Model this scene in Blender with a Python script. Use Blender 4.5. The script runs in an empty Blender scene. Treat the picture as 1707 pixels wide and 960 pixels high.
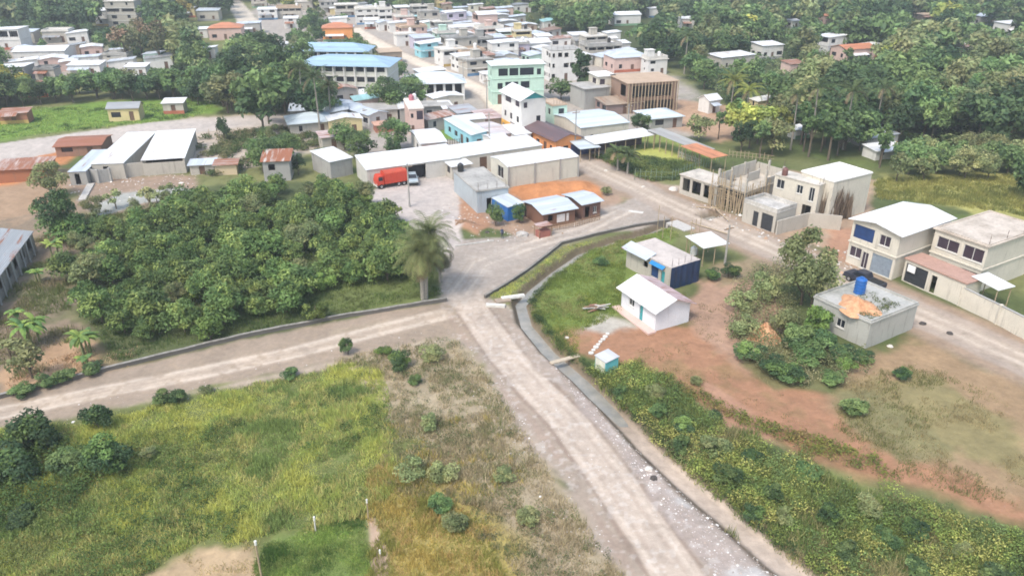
import bpy, math, random
import numpy as np
from mathutils import Vector, Matrix
random.seed(7); RNG = np.random.default_rng(11)
C = bpy.context.scene.collection
S = bpy.context.scene
# ------------------------------------------------------------------ camera, light, exposure
F, PITCH, CAMH = 1300.0, math.radians(26), 42.0
cam = bpy.data.cameras.new('camera'); cam.lens = F / 1707 * 36; cam.sensor_width = 36
cam.clip_start = 0.5; cam.clip_end = 6000
camo = bpy.data.objects.new('camera', cam); C.objects.link(camo)
camo.location = (0, 0, CAMH); camo.rotation_euler = (math.pi / 2 - PITCH, 0, 0); S.camera = camo
W = bpy.data.worlds.new('World'); S.world = W; W.use_nodes = True
SUN_EL, SUN_AZ = math.radians(56), math.radians(215)      # azimuth clockwise from +Y (behind the camera, to the left)
nt = W.node_tree; bg = nt.nodes['Background']; sky = nt.nodes.new('ShaderNodeTexSky'); sky.sky_type = 'NISHITA'
sky.sun_disc = False; sky.sun_elevation = SUN_EL; sky.sun_rotation = SUN_AZ; sky.air_density = 1.6; sky.dust_density = 3.5; sky.ozone_density = 1.0
nt.links.new(sky.outputs[0], bg.inputs[0]); bg.inputs[1].default_value = 0.15
sl = bpy.data.lights.new('sun', 'SUN'); sl.energy = 1.5; sl.angle = math.radians(12); sl.color = (1.0, .95, .88)
so = bpy.data.objects.new('sun', sl); C.objects.link(so)
sd = Vector((math.sin(SUN_AZ) * math.cos(SUN_EL), math.cos(SUN_AZ) * math.cos(SUN_EL), math.sin(SUN_EL)))
so.rotation_euler = sd.to_track_quat('Z', 'Y').to_euler(); so.location = (0, -30, 90)
vs = S.view_settings; vs.view_transform = 'Standard'; vs.look = 'None'; vs.exposure = 0.9; vs.gamma = 1.0; vs.use_curve_mapping = False
S.cycles.max_bounces = 5; S.cycles.diffuse_bounces = 3; S.cycles.transparent_max_bounces = 4; S.cycles.volume_bounces = 0
S.cycles.filter_width = 1.75

# ------------------------------------------------------------------ photo pixel (1707x960) -> point in the world at height h
def P(px, py, h=0.0):
    u = (px - 853.5) / F; v = (py - 480) / F
    dy = math.cos(PITCH) - v * math.sin(PITCH); dz = -math.sin(PITCH) - v * math.cos(PITCH)
    t = (h - CAMH) / dz
    return Vector((u * t, dy * t, h))
def Q(x, y, z):
    a = z - CAMH
    dep = y * math.cos(PITCH) - a * math.sin(PITCH); up = y * math.sin(PITCH) + a * math.cos(PITCH)
    return 853.5 + F * x / dep, 480 - F * up / dep
def ppu(py): return .8988 * (py + 154) / CAMH        # photo pixels per metre on the ground at that row

# ------------------------------------------------------------------ tags and objects
def T(o, label=None, cat=None, group=None, kind=None):
    if label: o['label'] = label
    if cat: o['category'] = cat
    if group: o['group'] = group
    if kind: o['kind'] = kind
    return o
def empty(name, loc, rz=0.0):
    o = bpy.data.objects.new(name, None); C.objects.link(o); o.location = loc; o.rotation_euler = (0, 0, rz)
    o.empty_display_size = .3; return o
class MB:
    def __init__(s): s.v = []; s.f = []; s.m = []
    def add(s, vs, fs, mi=0):
        b = len(s.v); s.v += [tuple(p) for p in vs]; s.f += [tuple(i + b for i in f) for f in fs]; s.m += [mi] * len(fs)
    def box(s, x0, y0, z0, x1, y1, z1, mi=0):
        s.add([(x0,y0,z0),(x1,y0,z0),(x1,y1,z0),(x0,y1,z0),(x0,y0,z1),(x1,y0,z1),(x1,y1,z1),(x0,y1,z1)],
              [(0,3,2,1),(4,5,6,7),(0,1,5,4),(1,2,6,5),(2,3,7,6),(3,0,4,7)], mi)
    def slab(s, top, th, mi=0):                       # top: ccw ring; extruded straight down
        n = len(top); b = [(p[0], p[1], p[2] - th) for p in top]
        s.add(list(top) + b, [tuple(range(n)), tuple(range(2*n-1, n-1, -1))] + [(i, i + n, (i+1) % n + n, (i+1) % n) for i in range(n)], mi)
    def tube(s, pts, rs, n=6, mi=0, cap=True):
        pts = [Vector(p) for p in pts]; rings = []
        for i, p in enumerate(pts):
            d = (pts[min(i+1, len(pts)-1)] - pts[max(i-1, 0)]); d = d.normalized() if d.length > 1e-6 else Vector((0,0,1))
            a = d.cross(Vector((0,0,1)) if abs(d.z) < .95 else Vector((1,0,0))).normalized(); b = d.cross(a)
            r = rs[i] if isinstance(rs, (list, tuple)) else rs
            rings.append([p + a * math.cos(2*math.pi*k/n) * r + b * math.sin(2*math.pi*k/n) * r for k in range(n)])
        vs = [q for r in rings for q in r]; fs = []
        for i in range(len(pts)-1):
            for k in range(n): fs.append((i*n+k, i*n+(k+1) % n, (i+1)*n+(k+1) % n, (i+1)*n+k))
        if cap: fs += [tuple(range(n-1, -1, -1)), tuple((len(pts)-1)*n + k for k in range(n))]
        s.add(vs, fs, mi)
    def lathe(s, prof, c=(0,0,0), n=14, mi=0):
        vs = []; fs = []
        for r, z in prof: vs += [(c[0]+r*math.cos(2*math.pi*k/n), c[1]+r*math.sin(2*math.pi*k/n), c[2]+z) for k in range(n)]
        for i in range(len(prof)-1):
            for k in range(n): fs.append((i*n+k, i*n+(k+1) % n, (i+1)*n+(k+1) % n, (i+1)*n+k))
        fs += [tuple(range(n-1, -1, -1)), tuple((len(prof)-1)*n + k for k in range(n))]
        s.add(vs, fs, mi)
    def build(s, name, mats, parent=None, loc=None, smooth=False, rz=None):
        me = bpy.data.meshes.new(name); me.from_pydata(s.v, [], s.f)
        for m in (mats if isinstance(mats, (list, tuple)) else [mats]): me.materials.append(m)
        me.polygons.foreach_set('material_index', s.m)
        if smooth: me.polygons.foreach_set('use_smooth', [True] * len(s.f))
        me.update(); o = bpy.data.objects.new(name, me); C.objects.link(o)
        if parent is not None: o.parent = parent
        if loc is not None: o.location = loc
        if rz is not None: o.rotation_euler = (0, 0, rz)
        return o
def npmesh(name, V, Fc, mats, col=None, mi=None):       # V (n,3), Fc (m,k) all same k, col (m,3) base colour of each face
    me = bpy.data.meshes.new(name); m, k = Fc.shape
    me.vertices.add(len(V)); me.vertices.foreach_set('co', np.ascontiguousarray(V, dtype=np.float32).ravel())
    me.loops.add(m*k); me.loops.foreach_set('vertex_index', np.ascontiguousarray(Fc, dtype=np.int32).ravel())
    me.polygons.add(m); me.polygons.foreach_set('loop_start', np.arange(0, m*k, k, dtype=np.int32))
    me.polygons.foreach_set('loop_total', np.full(m, k, dtype=np.int32))
    for x in (mats if isinstance(mats, (list, tuple)) else [mats]): me.materials.append(x)
    if mi is not None: me.polygons.foreach_set('material_index', np.asarray(mi, dtype=np.int32))
    me.update(calc_edges=True)
    if col is not None:
        a = me.attributes.new('col', 'FLOAT_COLOR', 'FACE')
        a.data.foreach_set('color', np.concatenate([col, np.ones((m, 1))], 1).astype(np.float32).ravel())
    return me
def link(name, me, parent=None, loc=(0,0,0), rz=0, sc=1):
    o = bpy.data.objects.new(name, me); C.objects.link(o); o.location = loc; o.rotation_euler = (0,0,rz)
    o.scale = (sc, sc, sc) if not hasattr(sc, '__len__') else sc
    if parent is not None: o.parent = parent
    return o

# ------------------------------------------------------------------ materials
_mc = {}
def nodes(name):
    m = bpy.data.materials.new(name); m.use_nodes = True; t = m.node_tree; return m, t, t.nodes['Principled BSDF']
def N(t, ty, **kw):
    n = t.nodes.new(ty)
    for k, v in kw.items():
        if isinstance(k, str) and hasattr(n, k): setattr(n, k, v)
    return n
def mixc(t, fac, a, b, bt='MIX'):
    n = t.nodes.new('ShaderNodeMix'); n.data_type = 'RGBA'; n.blend_type = bt
    for s, v in ((n.inputs[0], fac), (n.inputs[6], a), (n.inputs[7], b)):
        if hasattr(v, 'links') or isinstance(v, bpy.types.NodeSocket): t.links.new(v, s)
        elif isinstance(v, (int, float)): s.default_value = v
        else: s.default_value = (*v[:3], 1)
    return n.outputs[2]
def ramp(t, src, a, b):
    n = t.nodes.new('ShaderNodeMapRange'); n.inputs[1].default_value = a; n.inputs[2].default_value = b
    t.links.new(src, n.inputs[0]); return n.outputs[0]
def noise(t, vec, scale, detail=4, rough=.6):
    n = t.nodes.new('ShaderNodeTexNoise'); n.inputs['Scale'].default_value = scale; n.inputs['Detail'].default_value = detail
    n.inputs['Roughness'].default_value = rough; t.links.new(vec, n.inputs['Vector']); return n.outputs['Fac']
def coords(t, scale=None):
    tc = t.nodes.new('ShaderNodeTexCoord'); oi = t.nodes.new('ShaderNodeObjectInfo')
    ad = t.nodes.new('ShaderNodeVectorMath'); ad.operation = 'MULTIPLY_ADD'        # object coords + per-object offset
    t.links.new(tc.outputs['Object'], ad.inputs[0]); ad.inputs[1].default_value = scale or (1, 1, 1)
    mu = t.nodes.new('ShaderNodeMath'); mu.operation = 'MULTIPLY'; mu.inputs[1].default_value = 57.0
    t.links.new(oi.outputs['Random'], mu.inputs[0]); t.links.new(mu.outputs[0], ad.inputs[2]); return ad.outputs[0]
def bump(t, bs, h, st, dist=.05):
    b = t.nodes.new('ShaderNodeBump'); b.inputs['Strength'].default_value = st; b.inputs['Distance'].default_value = dist
    t.links.new(h, b.inputs['Height']); t.links.new(b.outputs[0], bs.inputs['Normal'])
def plain(c, rough=.8, metal=0.0, var=.25, sc=1.5, name='plain'):
    k = ('p', tuple(c), rough, metal, var, sc)
    if k in _mc: return _mc[k]
    m, t, b = nodes(name); v = coords(t)
    n1 = noise(t, v, sc); dark = [x * (1 - var) for x in c]
    t.links.new(mixc(t, ramp(t, n1, .3, .7), dark, c), b.inputs['Base Color'])
    b.inputs['Roughness'].default_value = rough; b.inputs['Metallic'].default_value = metal; _mc[k] = m; return m
def wallmat(c, dirt=.5, stain=(.13, .12, .10)):          # painted or raw block wall: blotches, rain streaks, splash of soil
    k = ('w', tuple(c), dirt, tuple(stain))
    if k in _mc: return _mc[k]
    m, t, b = nodes('wall_render'); v = coords(t); vs_ = coords(t, (1.6, 1.6, .18))
    a = mixc(t, ramp(t, noise(t, v, .55, 5), .3, .75), [x * .82 for x in c], c)
    st = mixc(t, ramp(t, noise(t, vs_, 1.3, 5, .65), .56 , .80), a, stain)
    a2 = mixc(t, min(1, dirt * 1.5), a, st)
    a3 = mixc(t, .18, a2, mixc(t, ramp(t, noise(t, v, 9, 3), .35, .65), [x*.55 for x in c], [min(1, x*1.2) for x in c]))
    t.links.new(a3, b.inputs['Base Color']); b.inputs['Roughness'].default_value = .9
    bump(t, b, noise(t, v, 6, 5), .25); _mc[k] = m; return m
def metal(c, axis='x', rust=.0, seam=True):              # corrugated sheet: ribs vary along `axis`, sheets lap every 0.9 m
    k = ('m', tuple(c), axis, rust)
    if k in _mc: return _mc[k]
    m, t, b = nodes('sheet_metal'); tc = t.nodes.new('ShaderNodeTexCoord'); v = coords(t)
    wv = t.nodes.new('ShaderNodeTexWave'); wv.bands_direction = axis.upper(); wv.inputs['Scale'].default_value = 1.4
    t.links.new(tc.outputs['Object'], wv.inputs['Vector'])
    sp = t.nodes.new('ShaderNodeSeparateXYZ'); t.links.new(tc.outputs['Object'], sp.inputs[0])
    dv = t.nodes.new('ShaderNodeMath'); dv.operation = 'DIVIDE'; dv.inputs[1].default_value = 1.05; t.links.new(sp.outputs[axis.upper()], dv.inputs[0])
    fl = t.nodes.new('ShaderNodeMath'); fl.operation = 'FLOOR'; t.links.new(dv.outputs[0], fl.inputs[0])
    wn = t.nodes.new('ShaderNodeTexWhiteNoise'); wn.noise_dimensions = '1D'; t.links.new(fl.outputs[0], wn.inputs['W'])
    a = mixc(t, ramp(t, wn.outputs['Value'], 0, 1), [x * .74 for x in c], c)
    ax = (.25, 2.2, 1) if axis == 'y' else (2.2, .25, 1)
    st = noise(t, coords(t, ax), .9, 5, .65)
    a = mixc(t, ramp(t, st, .35, .8), a, [x * .66 for x in c])
    if rust > 0: a = mixc(t, ramp(t, noise(t, coords(t, ax), .7, 6, .7), .62 - rust * .32, .72 - rust * .25), a, (.26, .095, .04))
    t.links.new(a, b.inputs['Base Color']); b.inputs['Roughness'].default_value = .5; b.inputs['Metallic'].default_value = .0 if rust > .3 else .12
    bump(t, b, wv.outputs['Fac'], .5, .04); _mc[k] = m; return m
def slabmat(c=(.40, .39, .37), dark=(.12, .12, .11), amt=.8):     # weathered flat concrete roof
    k = ('s', tuple(c), tuple(dark), amt)
    if k in _mc: return _mc[k]
    m, t, b = nodes('roof_concrete'); v = coords(t)
    a = mixc(t, ramp(t, noise(t, v, .35, 6, .7), .42, .66), c, dark)
    a = mixc(t, amt, c, a)
    a = mixc(t, .35, a, mixc(t, ramp(t, noise(t, v, 3.0, 5, .7), .3, .7), [x*.5 for x in c], [x*1.25 for x in c]))
    t.links.new(a, b.inputs['Base Color']); b.inputs['Roughness'].default_value = .92; bump(t, b, noise(t, v, 5, 5), .4); _mc[k] = m; return m
def colmat(name, rough=.85, var=.0, trans=.0, bumpy=0):   # reads the base colour each face or vertex was given
    m, t, b = nodes(name); at = t.nodes.new('ShaderNodeAttribute'); at.attribute_name = 'col'; c = at.outputs['Color']
    if var:
        oi = t.nodes.new('ShaderNodeObjectInfo'); hs = t.nodes.new('ShaderNodeHueSaturation')
        mr = t.nodes.new('ShaderNodeMapRange'); mr.inputs[3].default_value = .5 - .018; mr.inputs[4].default_value = .5 + .012; t.links.new(oi.outputs['Random'], mr.inputs[0])
        wn = t.nodes.new('ShaderNodeTexWhiteNoise'); wn.noise_dimensions = '1D'; t.links.new(oi.outputs['Random'], wn.inputs['W'])
        mr2 = t.nodes.new('ShaderNodeMapRange'); mr2.inputs[3].default_value = 1 - var; mr2.inputs[4].default_value = 1 + var; t.links.new(wn.outputs['Value'], mr2.inputs[0])
        t.links.new(mr.outputs[0], hs.inputs['Hue']); t.links.new(mr2.outputs[0], hs.inputs['Value']); t.links.new(c, hs.inputs['Color']); c = hs.outputs[0]
    t.links.new(c, b.inputs['Base Color']); b.inputs['Roughness'].default_value = rough; b.inputs['Specular IOR Level'].default_value = .25
    if trans:
        tr = t.nodes.new('ShaderNodeBsdfTranslucent'); t.links.new(c, tr.inputs[0]); mx = t.nodes.new('ShaderNodeMixShader'); mx.inputs[0].default_value = trans
        t.links.new(b.outputs[0], mx.inputs[1]); t.links.new(tr.outputs[0], mx.inputs[2]); t.links.new(mx.outputs[0], t.nodes['Material Output'].inputs[0])
    return m
LEAF = colmat('foliage', .6, .30, .3); TUFT = colmat('grass_blades', .8, 0, .3)
BARK = plain((.16, .125, .09), .95, 0, .4, 6, 'bark'); BARKP = plain((.33, .30, .26), .95, 0, .35, 6, 'pale_bark')
GLASS = plain((.02, .025, .035), .12, 0, .3, .7, 'dark_glass'); VOIDM = plain((.025, .024, .03), .7, 0, .4, .8, 'painted_interior_shade')  # VOIDM: shade of an unlit room painted as near-black colour
FRAME = plain((.6, .6, .58), .5, 0, .15, 3, 'painted_frame'); STEEL = plain((.16, .12, .10), .6, .4, .3, 8, 'rusty_steel')
WOOD = plain((.30, .19, .11), .85, 0, .4, 4, 'weathered_wood'); POLE = plain((.42, .33, .22), .8, 0, .35, 4, 'bamboo')
POSTW = plain((.62, .60, .56), .8, 0, .3, 3, 'pale_concrete')
WHITE, ZINC, CREAM, GREYW = (.78, .79, .80), (.58, .62, .66), (.60, .57, .50), (.40, .40, .39)

# ------------------------------------------------------------------ value noise used for patches
_lat = RNG.random((64, 64))
def vnoise(x, y, s, seed=0):
    x = np.asarray(x) / s + seed * 7.31; y = np.asarray(y) / s + seed * 3.77
    xi = np.floor(x).astype(int); yi = np.floor(y).astype(int); fx = x - xi; fy = y - yi
    fx = fx*fx*(3-2*fx); fy = fy*fy*(3-2*fy)
    g = lambda a, b: _lat[a % 64, b % 64]
    return (g(xi, yi)*(1-fx) + g(xi+1, yi)*fx)*(1-fy) + (g(xi, yi+1)*(1-fx) + g(xi+1, yi+1)*fx)*fy
def fbm(x, y, s, seed=0, o=4): return sum(vnoise(x, y, s / 2**i, seed + i) * .5**i for i in range(o)) / (2 - .5**(o-1))
def wpoly(px, h=0): return np.array([[P(a, b, h).x, P(a, b, h).y] for a, b in px])
def sdist(X, Y, poly):                                    # signed distance, positive inside
    ins = np.zeros(X.shape, bool); d = np.full(X.shape, 1e9); n = len(poly)
    for i in range(n):
        x0, y0 = poly[i]; x1, y1 = poly[(i+1) % n]
        c = (y0 > Y) != (y1 > Y); 
        with np.errstate(divide='ignore', invalid='ignore'): ins ^= c & (X < (x1-x0)*(Y-y0)/((y1-y0) if y1 != y0 else 1e-9) + x0)
        dx, dy = x1-x0, y1-y0; t = np.clip(((X-x0)*dx + (Y-y0)*dy) / (dx*dx+dy*dy+1e-12), 0, 1)
        d = np.minimum(d, (X-x0-t*dx)**2 + (Y-y0-t*dy)**2)
    d = np.sqrt(d); return np.where(ins, d, -d)
def ldist(X, Y, line):
    d = np.full(X.shape, 1e9)
    for (x0, y0), (x1, y1) in zip(line[:-1], line[1:]):
        dx, dy = x1-x0, y1-y0; t = np.clip(((X-x0)*dx + (Y-y0)*dy) / (dx*dx+dy*dy+1e-12), 0, 1)
        d = np.minimum(d, (X-x0-t*dx)**2 + (Y-y0-t*dy)**2)
    return np.sqrt(d)
# ------------------------------------------------------------------ terrain: one sheet of shared vertices, its faces shared out to ground, roads and ditch
ROAD_PALE, ROAD, GRAVEL = (.50, .43, .37), (.40, .345, .30), (.40, .385, .38)
RED, ORANGE, TAN, BROWN = (.30, .165, .10), (.42, .19, .085), (.40, .31, .21), (.20, .15, .105)
OLIVE, GREEN, BRIGHT, YGREEN, DARKG, DRY = (.16, .17, .07), (.115, .165, .045), (.14, .23, .045), (.25, .26, .06), (.06, .085, .03), (.27, .225, .13)
DITCH_PX = [(1122, 368), (1080, 385), (1020, 400), (968, 418), (925, 448), (888, 478), (868, 500), (878, 535), (916, 580), (971, 628), (1020, 676), (1078, 738), (1146, 800), (1207, 850), (1294, 926), (1400, 1005), (1620, 1140)]
DITCH = wpoly(DITCH_PX)
def road_px(c): return wpoly(c)
R_MAIN = road_px([(735, 505), (800, 492), (868, 515), (905, 590), (960, 640), (1010, 700), (1100, 800), (1200, 900), (1330, 1010), (1090, 1010), (1045, 960), (975, 865), (905, 770), (850, 680), (790, 590), (735, 545)])
R_LEFT = road_px([(-250, 728), (0, 660), (200, 615), (400, 568), (560, 535), (745, 503), (800, 520), (790, 570), (740, 560), (640, 580), (500, 615), (350, 645), (200, 680), (0, 720), (-250, 790)])
R_CROSS = road_px([(735, 505), (728, 440), (752, 402), (830, 395), (900, 388), (970, 368), (1035, 340), (1060, 330), (1125, 368), (1060, 385), (1000, 388), (940, 405), (880, 450), (812, 495), (770, 512)])
ST_LINE = np.array([[75, 31], [62, 53.5], [52.9, 69.1], [45.2, 82.1], [35.8, 98.3], [25.9, 114.9], [15.6, 133.5], [10.8, 142], [2.5, 157], [-1.5, 176]] + [[P(*q).x, P(*q).y] for q in ((818, 158), (776, 139), (740, 122), (700, 106), (668, 93), (642, 79), (612, 62), (590, 48))])
ST2 = np.array([[-150, 440], [-142.1, 418.3], [-118, 360], [-95.8, 302.8], [-86, 285]])
YARD = road_px([(610, 330), (640, 300), (745, 290), (760, 300), (770, 400), (735, 440), (690, 380)])
FARTRACK = road_px([(-300, 275), (0, 240), (120, 222), (250, 205), (330, 198), (470, 190), (470, 208), (400, 212), (330, 222), (120, 248), (0, 275), (-300, 320)])
LEFTROAD2 = road_px([(150, 345), (200, 322), (300, 312), (330, 318), (330, 330), (240, 338), (160, 365)])
rows = np.concatenate([np.arange(-140, 40, 2.4), np.arange(40, 1080, 2.1), np.arange(1080, 2600, 60)])
ycam = []
for r in rows: ycam.append(P(853.5, r).y)
ys = np.array(ycam)                                      # far to near
ys = np.concatenate([[5200, 3600], ys]); ys = ys[ys > 1.0]
ratio = np.concatenate([np.arange(-2.6, -.74, .06), np.arange(-.74, .74, 2.2 / F), np.arange(.74, 2.66, .06)])
# columns fan out from a point behind the camera, so that the sheet also covers the ground under it
YB = 18.0
gx = (ys[:, None] + YB) * ratio[None, :] ; gy = np.repeat(ys[:, None], len(ratio), 1)
gx = np.where(True, gx, gx)
nr, nc = gx.shape
X, Y = gx.ravel(), gy.ravel()
print('ground verts', X.size)
near = (Y < 460)
def sstep(a, b, x): t = np.clip((x - a) / (b - a), 0, 1); return t*t*(3-2*t)
N1 = fbm(X, Y, 6, 1); N2 = fbm(X, Y, 1.6, 5, 3); N3 = fbm(X, Y, 22, 9, 3)
col = np.empty((X.size, 3)); col[:] = OLIVE
def blend(w, c):
    global col; col += (np.asarray(c) - col) * w[:, None]
blend(sstep(.4, .6, N3) * .8, DARKG); blend(sstep(.55, .7, N1) * .5, GREEN)
def zone(px, c, soft=1.0, amp=2.0, k=1.0, hole=0.0, world=False):
    p = px if world else wpoly(px)
    d = sdist(X, Y, p) + (N1 - .5) * amp * 2 + (N2 - .5) * amp * .8
    w = sstep(-soft, soft, d) * k
    if hole: w = w * (1 - sstep(.5, .62, N1 * .6 + N2 * .4) * hole)
    blend(w, c)
# town floor and plots (photo pixel outlines)
zone([(430, 0), (1000, 60), (1130, 130), (1200, 200), (1000, 300), (740, 300), (560, 250), (480, 150), (400, 60)], (.33, .30, .27), 4, 5)
zone([(-50, 190), (170, 170), (360, 160), (360, 190), (100, 220), (-50, 245)], BRIGHT, 2, 3)
zone([(-50, 60), (120, 60), (260, 110), (240, 135), (-50, 150)], (.30, .27, .23), 3, 4)
zone([(-300, 285), (60, 262), (130, 300), (110, 380), (-100, 430), (-300, 450)], (.30, .21, .14), 2, 3)
zone([(-60, 250), (80, 235), (160, 240), (60, 300), (-60, 320)], ORANGE, 1, 2)
zone([(110, 300), (330, 290), (330, 330), (200, 350), (120, 350)], (.27, .20, .15), 1, 2)
zone([(310, 195), (480, 190), (560, 230), (480, 270), (350, 290), (310, 260)], (.42, .36, .30), 1.5, 2.5)
zone([(-100, 380), (100, 350), (260, 340), (200, 460), (160, 580), (60, 650), (-100, 690)], (.21, .165, .12), 1.5, 3, 1, .5)
zone([(0, 620), (60, 580), (110, 560), (280, 575), (300, 600), (0, 665)], (.36, .24, .15), .8, 1.5)
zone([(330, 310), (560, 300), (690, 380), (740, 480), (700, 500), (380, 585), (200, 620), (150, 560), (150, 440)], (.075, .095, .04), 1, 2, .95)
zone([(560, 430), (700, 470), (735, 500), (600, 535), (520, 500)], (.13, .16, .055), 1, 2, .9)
# right of the ditch
zone([(880, 480), (960, 415), (1120, 378), (1130, 400), (1050, 470), (1040, 520), (960, 560), (960, 600), (900, 560)], (.14, .19, .05), .6, 1.2)
zone([(1000, 520), (1060, 540), (1100, 560), (1050, 570), (960, 555)], (.36, .34, .30), .5, .8)
zone([(930, 550), (1040, 545), (1160, 540), (1240, 560), (1290, 630), (1420, 670), (1560, 740), (1707, 775), (1800, 900), (1600, 840), (1400, 780), (1250, 730), (1200, 690), (1100, 620), (1000, 620), (940, 585)], RED, .9, 1.8, 1, .25)
zone([(1160, 470), (1280, 440), (1330, 560), (1250, 620), (1160, 560), (1130, 520)], (.32, .21, .15), .9, 1.6)
zone([(1180, 440), (1260, 430), (1280, 470), (1200, 480)], (.24, .19, .12), .8, 1.2)
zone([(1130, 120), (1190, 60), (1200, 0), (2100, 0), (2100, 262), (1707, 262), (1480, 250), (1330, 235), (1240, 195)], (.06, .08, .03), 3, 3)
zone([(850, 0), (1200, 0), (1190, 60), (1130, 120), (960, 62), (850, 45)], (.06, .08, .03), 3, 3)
zone([(1400, 600), (1540, 555), (1707, 640), (2000, 760), (2000, 1000), (1707, 830), (1500, 760), (1380, 680)], (.27, .19, .115), 1.2, 2.6)
zone([(1380, 640), (1560, 620), (1707, 700), (1707, 790), (1560, 740), (1420, 700)], (.20, .19, .085), 1.2, 3, .7)
zone([(1390, 650), (1450, 645), (1540, 715), (1600, 770), (1500, 770), (1420, 720)], (.18, .17, .085), .7, 1.5, .8)
zone([(1230, 540), (1330, 560), (1400, 620), (1380, 650), (1290, 650), (1240, 610)], (.15, .15, .07), .5, 1.0, .9)
zone([(1180, 640), (1260, 690), (1330, 760), (1260, 740), (1190, 690)], (.34, .20, .14), .5, 1, .8)
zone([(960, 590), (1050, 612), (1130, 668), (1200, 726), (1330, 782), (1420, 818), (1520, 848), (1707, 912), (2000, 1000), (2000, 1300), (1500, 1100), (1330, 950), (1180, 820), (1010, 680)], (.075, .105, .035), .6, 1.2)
zone([(1280, 280), (1460, 300), (1460, 380), (1420, 420), (1300, 400), (1240, 400)], (.34, .25, .18), .8, 1.5)
zone([(1380, 380), (1430, 380), (1430, 450), (1380, 430)], (.36, .21, .14), .8, 1.2)
zone([(1470, 290), (1760, 285), (2000, 400), (1707, 380), (1590, 345), (1460, 320)], (.30, .29, .10), 1.2, 2.5)
zone([(1130, 165), (1240, 180), (1300, 215), (1200, 240), (1110, 205)], (.37, .25, .17), 1.5, 2.5)
zone([(990, 235), (1095, 215), (1200, 262), (1140, 300), (1060, 300), (1010, 262)], (.20, .24, .07), .8, 1.0)
zone([(1045, 250), (1110, 245), (1140, 262), (1110, 280), (1060, 285)], (.34, .36, .10), .8, 1.0)
zone([(1000, 270), (1060, 305), (1150, 310), (1130, 335), (1060, 320), (990, 285)], (.36, .30, .25), .6, 1.2)
zone([(730, 195), (760, 215), (775, 235), (735, 232)], BRIGHT, .5, .5)
# centre block
zone([(745, 300), (760, 350), (820, 380), (870, 400), (960, 380), (1040, 335), (1020, 300), (960, 260), (830, 280)], (.31, .22, .16), .6, 1.0)
zone([(860, 305), (1000, 300), (1005, 330), (870, 335), (850, 320)], ORANGE, .5, .8)
zone([(725, 345), (770, 335), (815, 370), (800, 395), (745, 380)], (.33, .19, .12), .5, 1.2)
# lower left field
zone([(-250, 760), (0, 690), (120, 690), (250, 665), (480, 625), (600, 590), (740, 560), (800, 640), (900, 780), (1000, 900), (1060, 1010), (-250, 1100)], (.135, .155, .055), .7, 1.2)
zone([(560, 600), (740, 550), (815, 600), (900, 730), (990, 850), (1080, 980), (860, 970), (800, 860), (700, 760), (640, 700)], (.31, .26, .18), .8, 2.2)
zone([(640, 760), (760, 800), (860, 900), (880, 1000), (640, 1000), (640, 840)], (.30, .25, .09), .8, 1.5)
zone([(430, 905), (520, 880), (610, 862), (615, 980), (420, 980)], (.15, .20, .06), .8, 2.0)
zone([(612, 860), (622, 858), (642, 905), (650, 980), (622, 980)], (.36, .27, .2), .2, .4)
zone([(250, 960), (330, 915), (430, 905), (432, 1000), (200, 1000)], (.36, .27, .17), .6, 1.4)
# ground cover that thins out along the left road's verge
zone([(-250, 760), (0, 700), (200, 672), (400, 635), (640, 580), (760, 560), (700, 590), (480, 632), (250, 672), (0, 712)], (.36, .30, .235), .6, 1.0)
# roads: compacted earth, paler where the wheels run
dM, dL, dC = sdist(X, Y, R_MAIN), sdist(X, Y, R_LEFT), sdist(X, Y, R_CROSS)
dS, dS2, dY = 3.4 - ldist(X, Y, ST_LINE), 4.0 - ldist(X, Y, ST2), sdist(X, Y, YARD)
dF, dL2 = sdist(X, Y, FARTRACK), sdist(X, Y, LEFTROAD2)
blend(sstep(6, 4, ldist(X, Y, ST_LINE) + (N1 - .5) * 2) * (Y < 175), (.28, .21, .155))
for d, c, a in ((dM, (.30, .25, .205), 1.1), (dL, (.285, .23, .18), .9), (dC, (.31, .27, .235), .8), (dS, (.33, .275, .23), .7), (dS2, (.50, .45, .38), .4), (dY, (.41, .37, .345), .8), (dF, (.42, .38, .35), .8), (dL2, (.32, .33, .31), .4)):
    blend(sstep(-.5, .5, d + (N1 - .5) * a * 2 + (N2 - .5) * a), c)
def track(line_px, hw, c, k=1.0, soft=.45, amp=.5):
    L = wpoly(line_px) if not isinstance(line_px, np.ndarray) else line_px
    blend(sstep(-soft, soft, hw - ldist(X, Y, L) + (N1 - .5) * amp * 2) * k, c)
MAIN_C = [(765, 470), (790, 520), (845, 595), (895, 650), (945, 700), (1020, 800), (1092, 905), (1150, 990), (1215, 1080)]
track(MAIN_C, 1.85, (.42, .355, .30), 1, .2, .25)
track([(735, 525), (640, 548), (480, 590), (330, 622), (160, 655), (0, 688), (-250, 750)], 1.35, (.42, .35, .285), .95)
track([(640, 540), (560, 552)], .5, (.33, .28, .2), .4)
track(ST_LINE, 1.9, (.41, .345, .285), .9)
track([(1030, 350), (970, 385), (880, 410), (800, 440), (765, 490)], 2.4, (.375, .33, .29), .8, 1.2)
track(ST_LINE[8:], 2.6, (.60, .53, .44), .9)
for o_ in (-1.25, -.75, .7, 1.2):
    L = wpoly(MAIN_C[1:]); dirv = np.gradient(L, axis=0); nrm = np.stack([-dirv[:, 1], dirv[:, 0]], 1); nrm /= np.linalg.norm(nrm, axis=1)[:, None]; track(L + nrm * o_, .12, (.50, .43, .365) if abs(o_) > 1 else (.35, .285, .235), .6, .12, .12)
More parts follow.
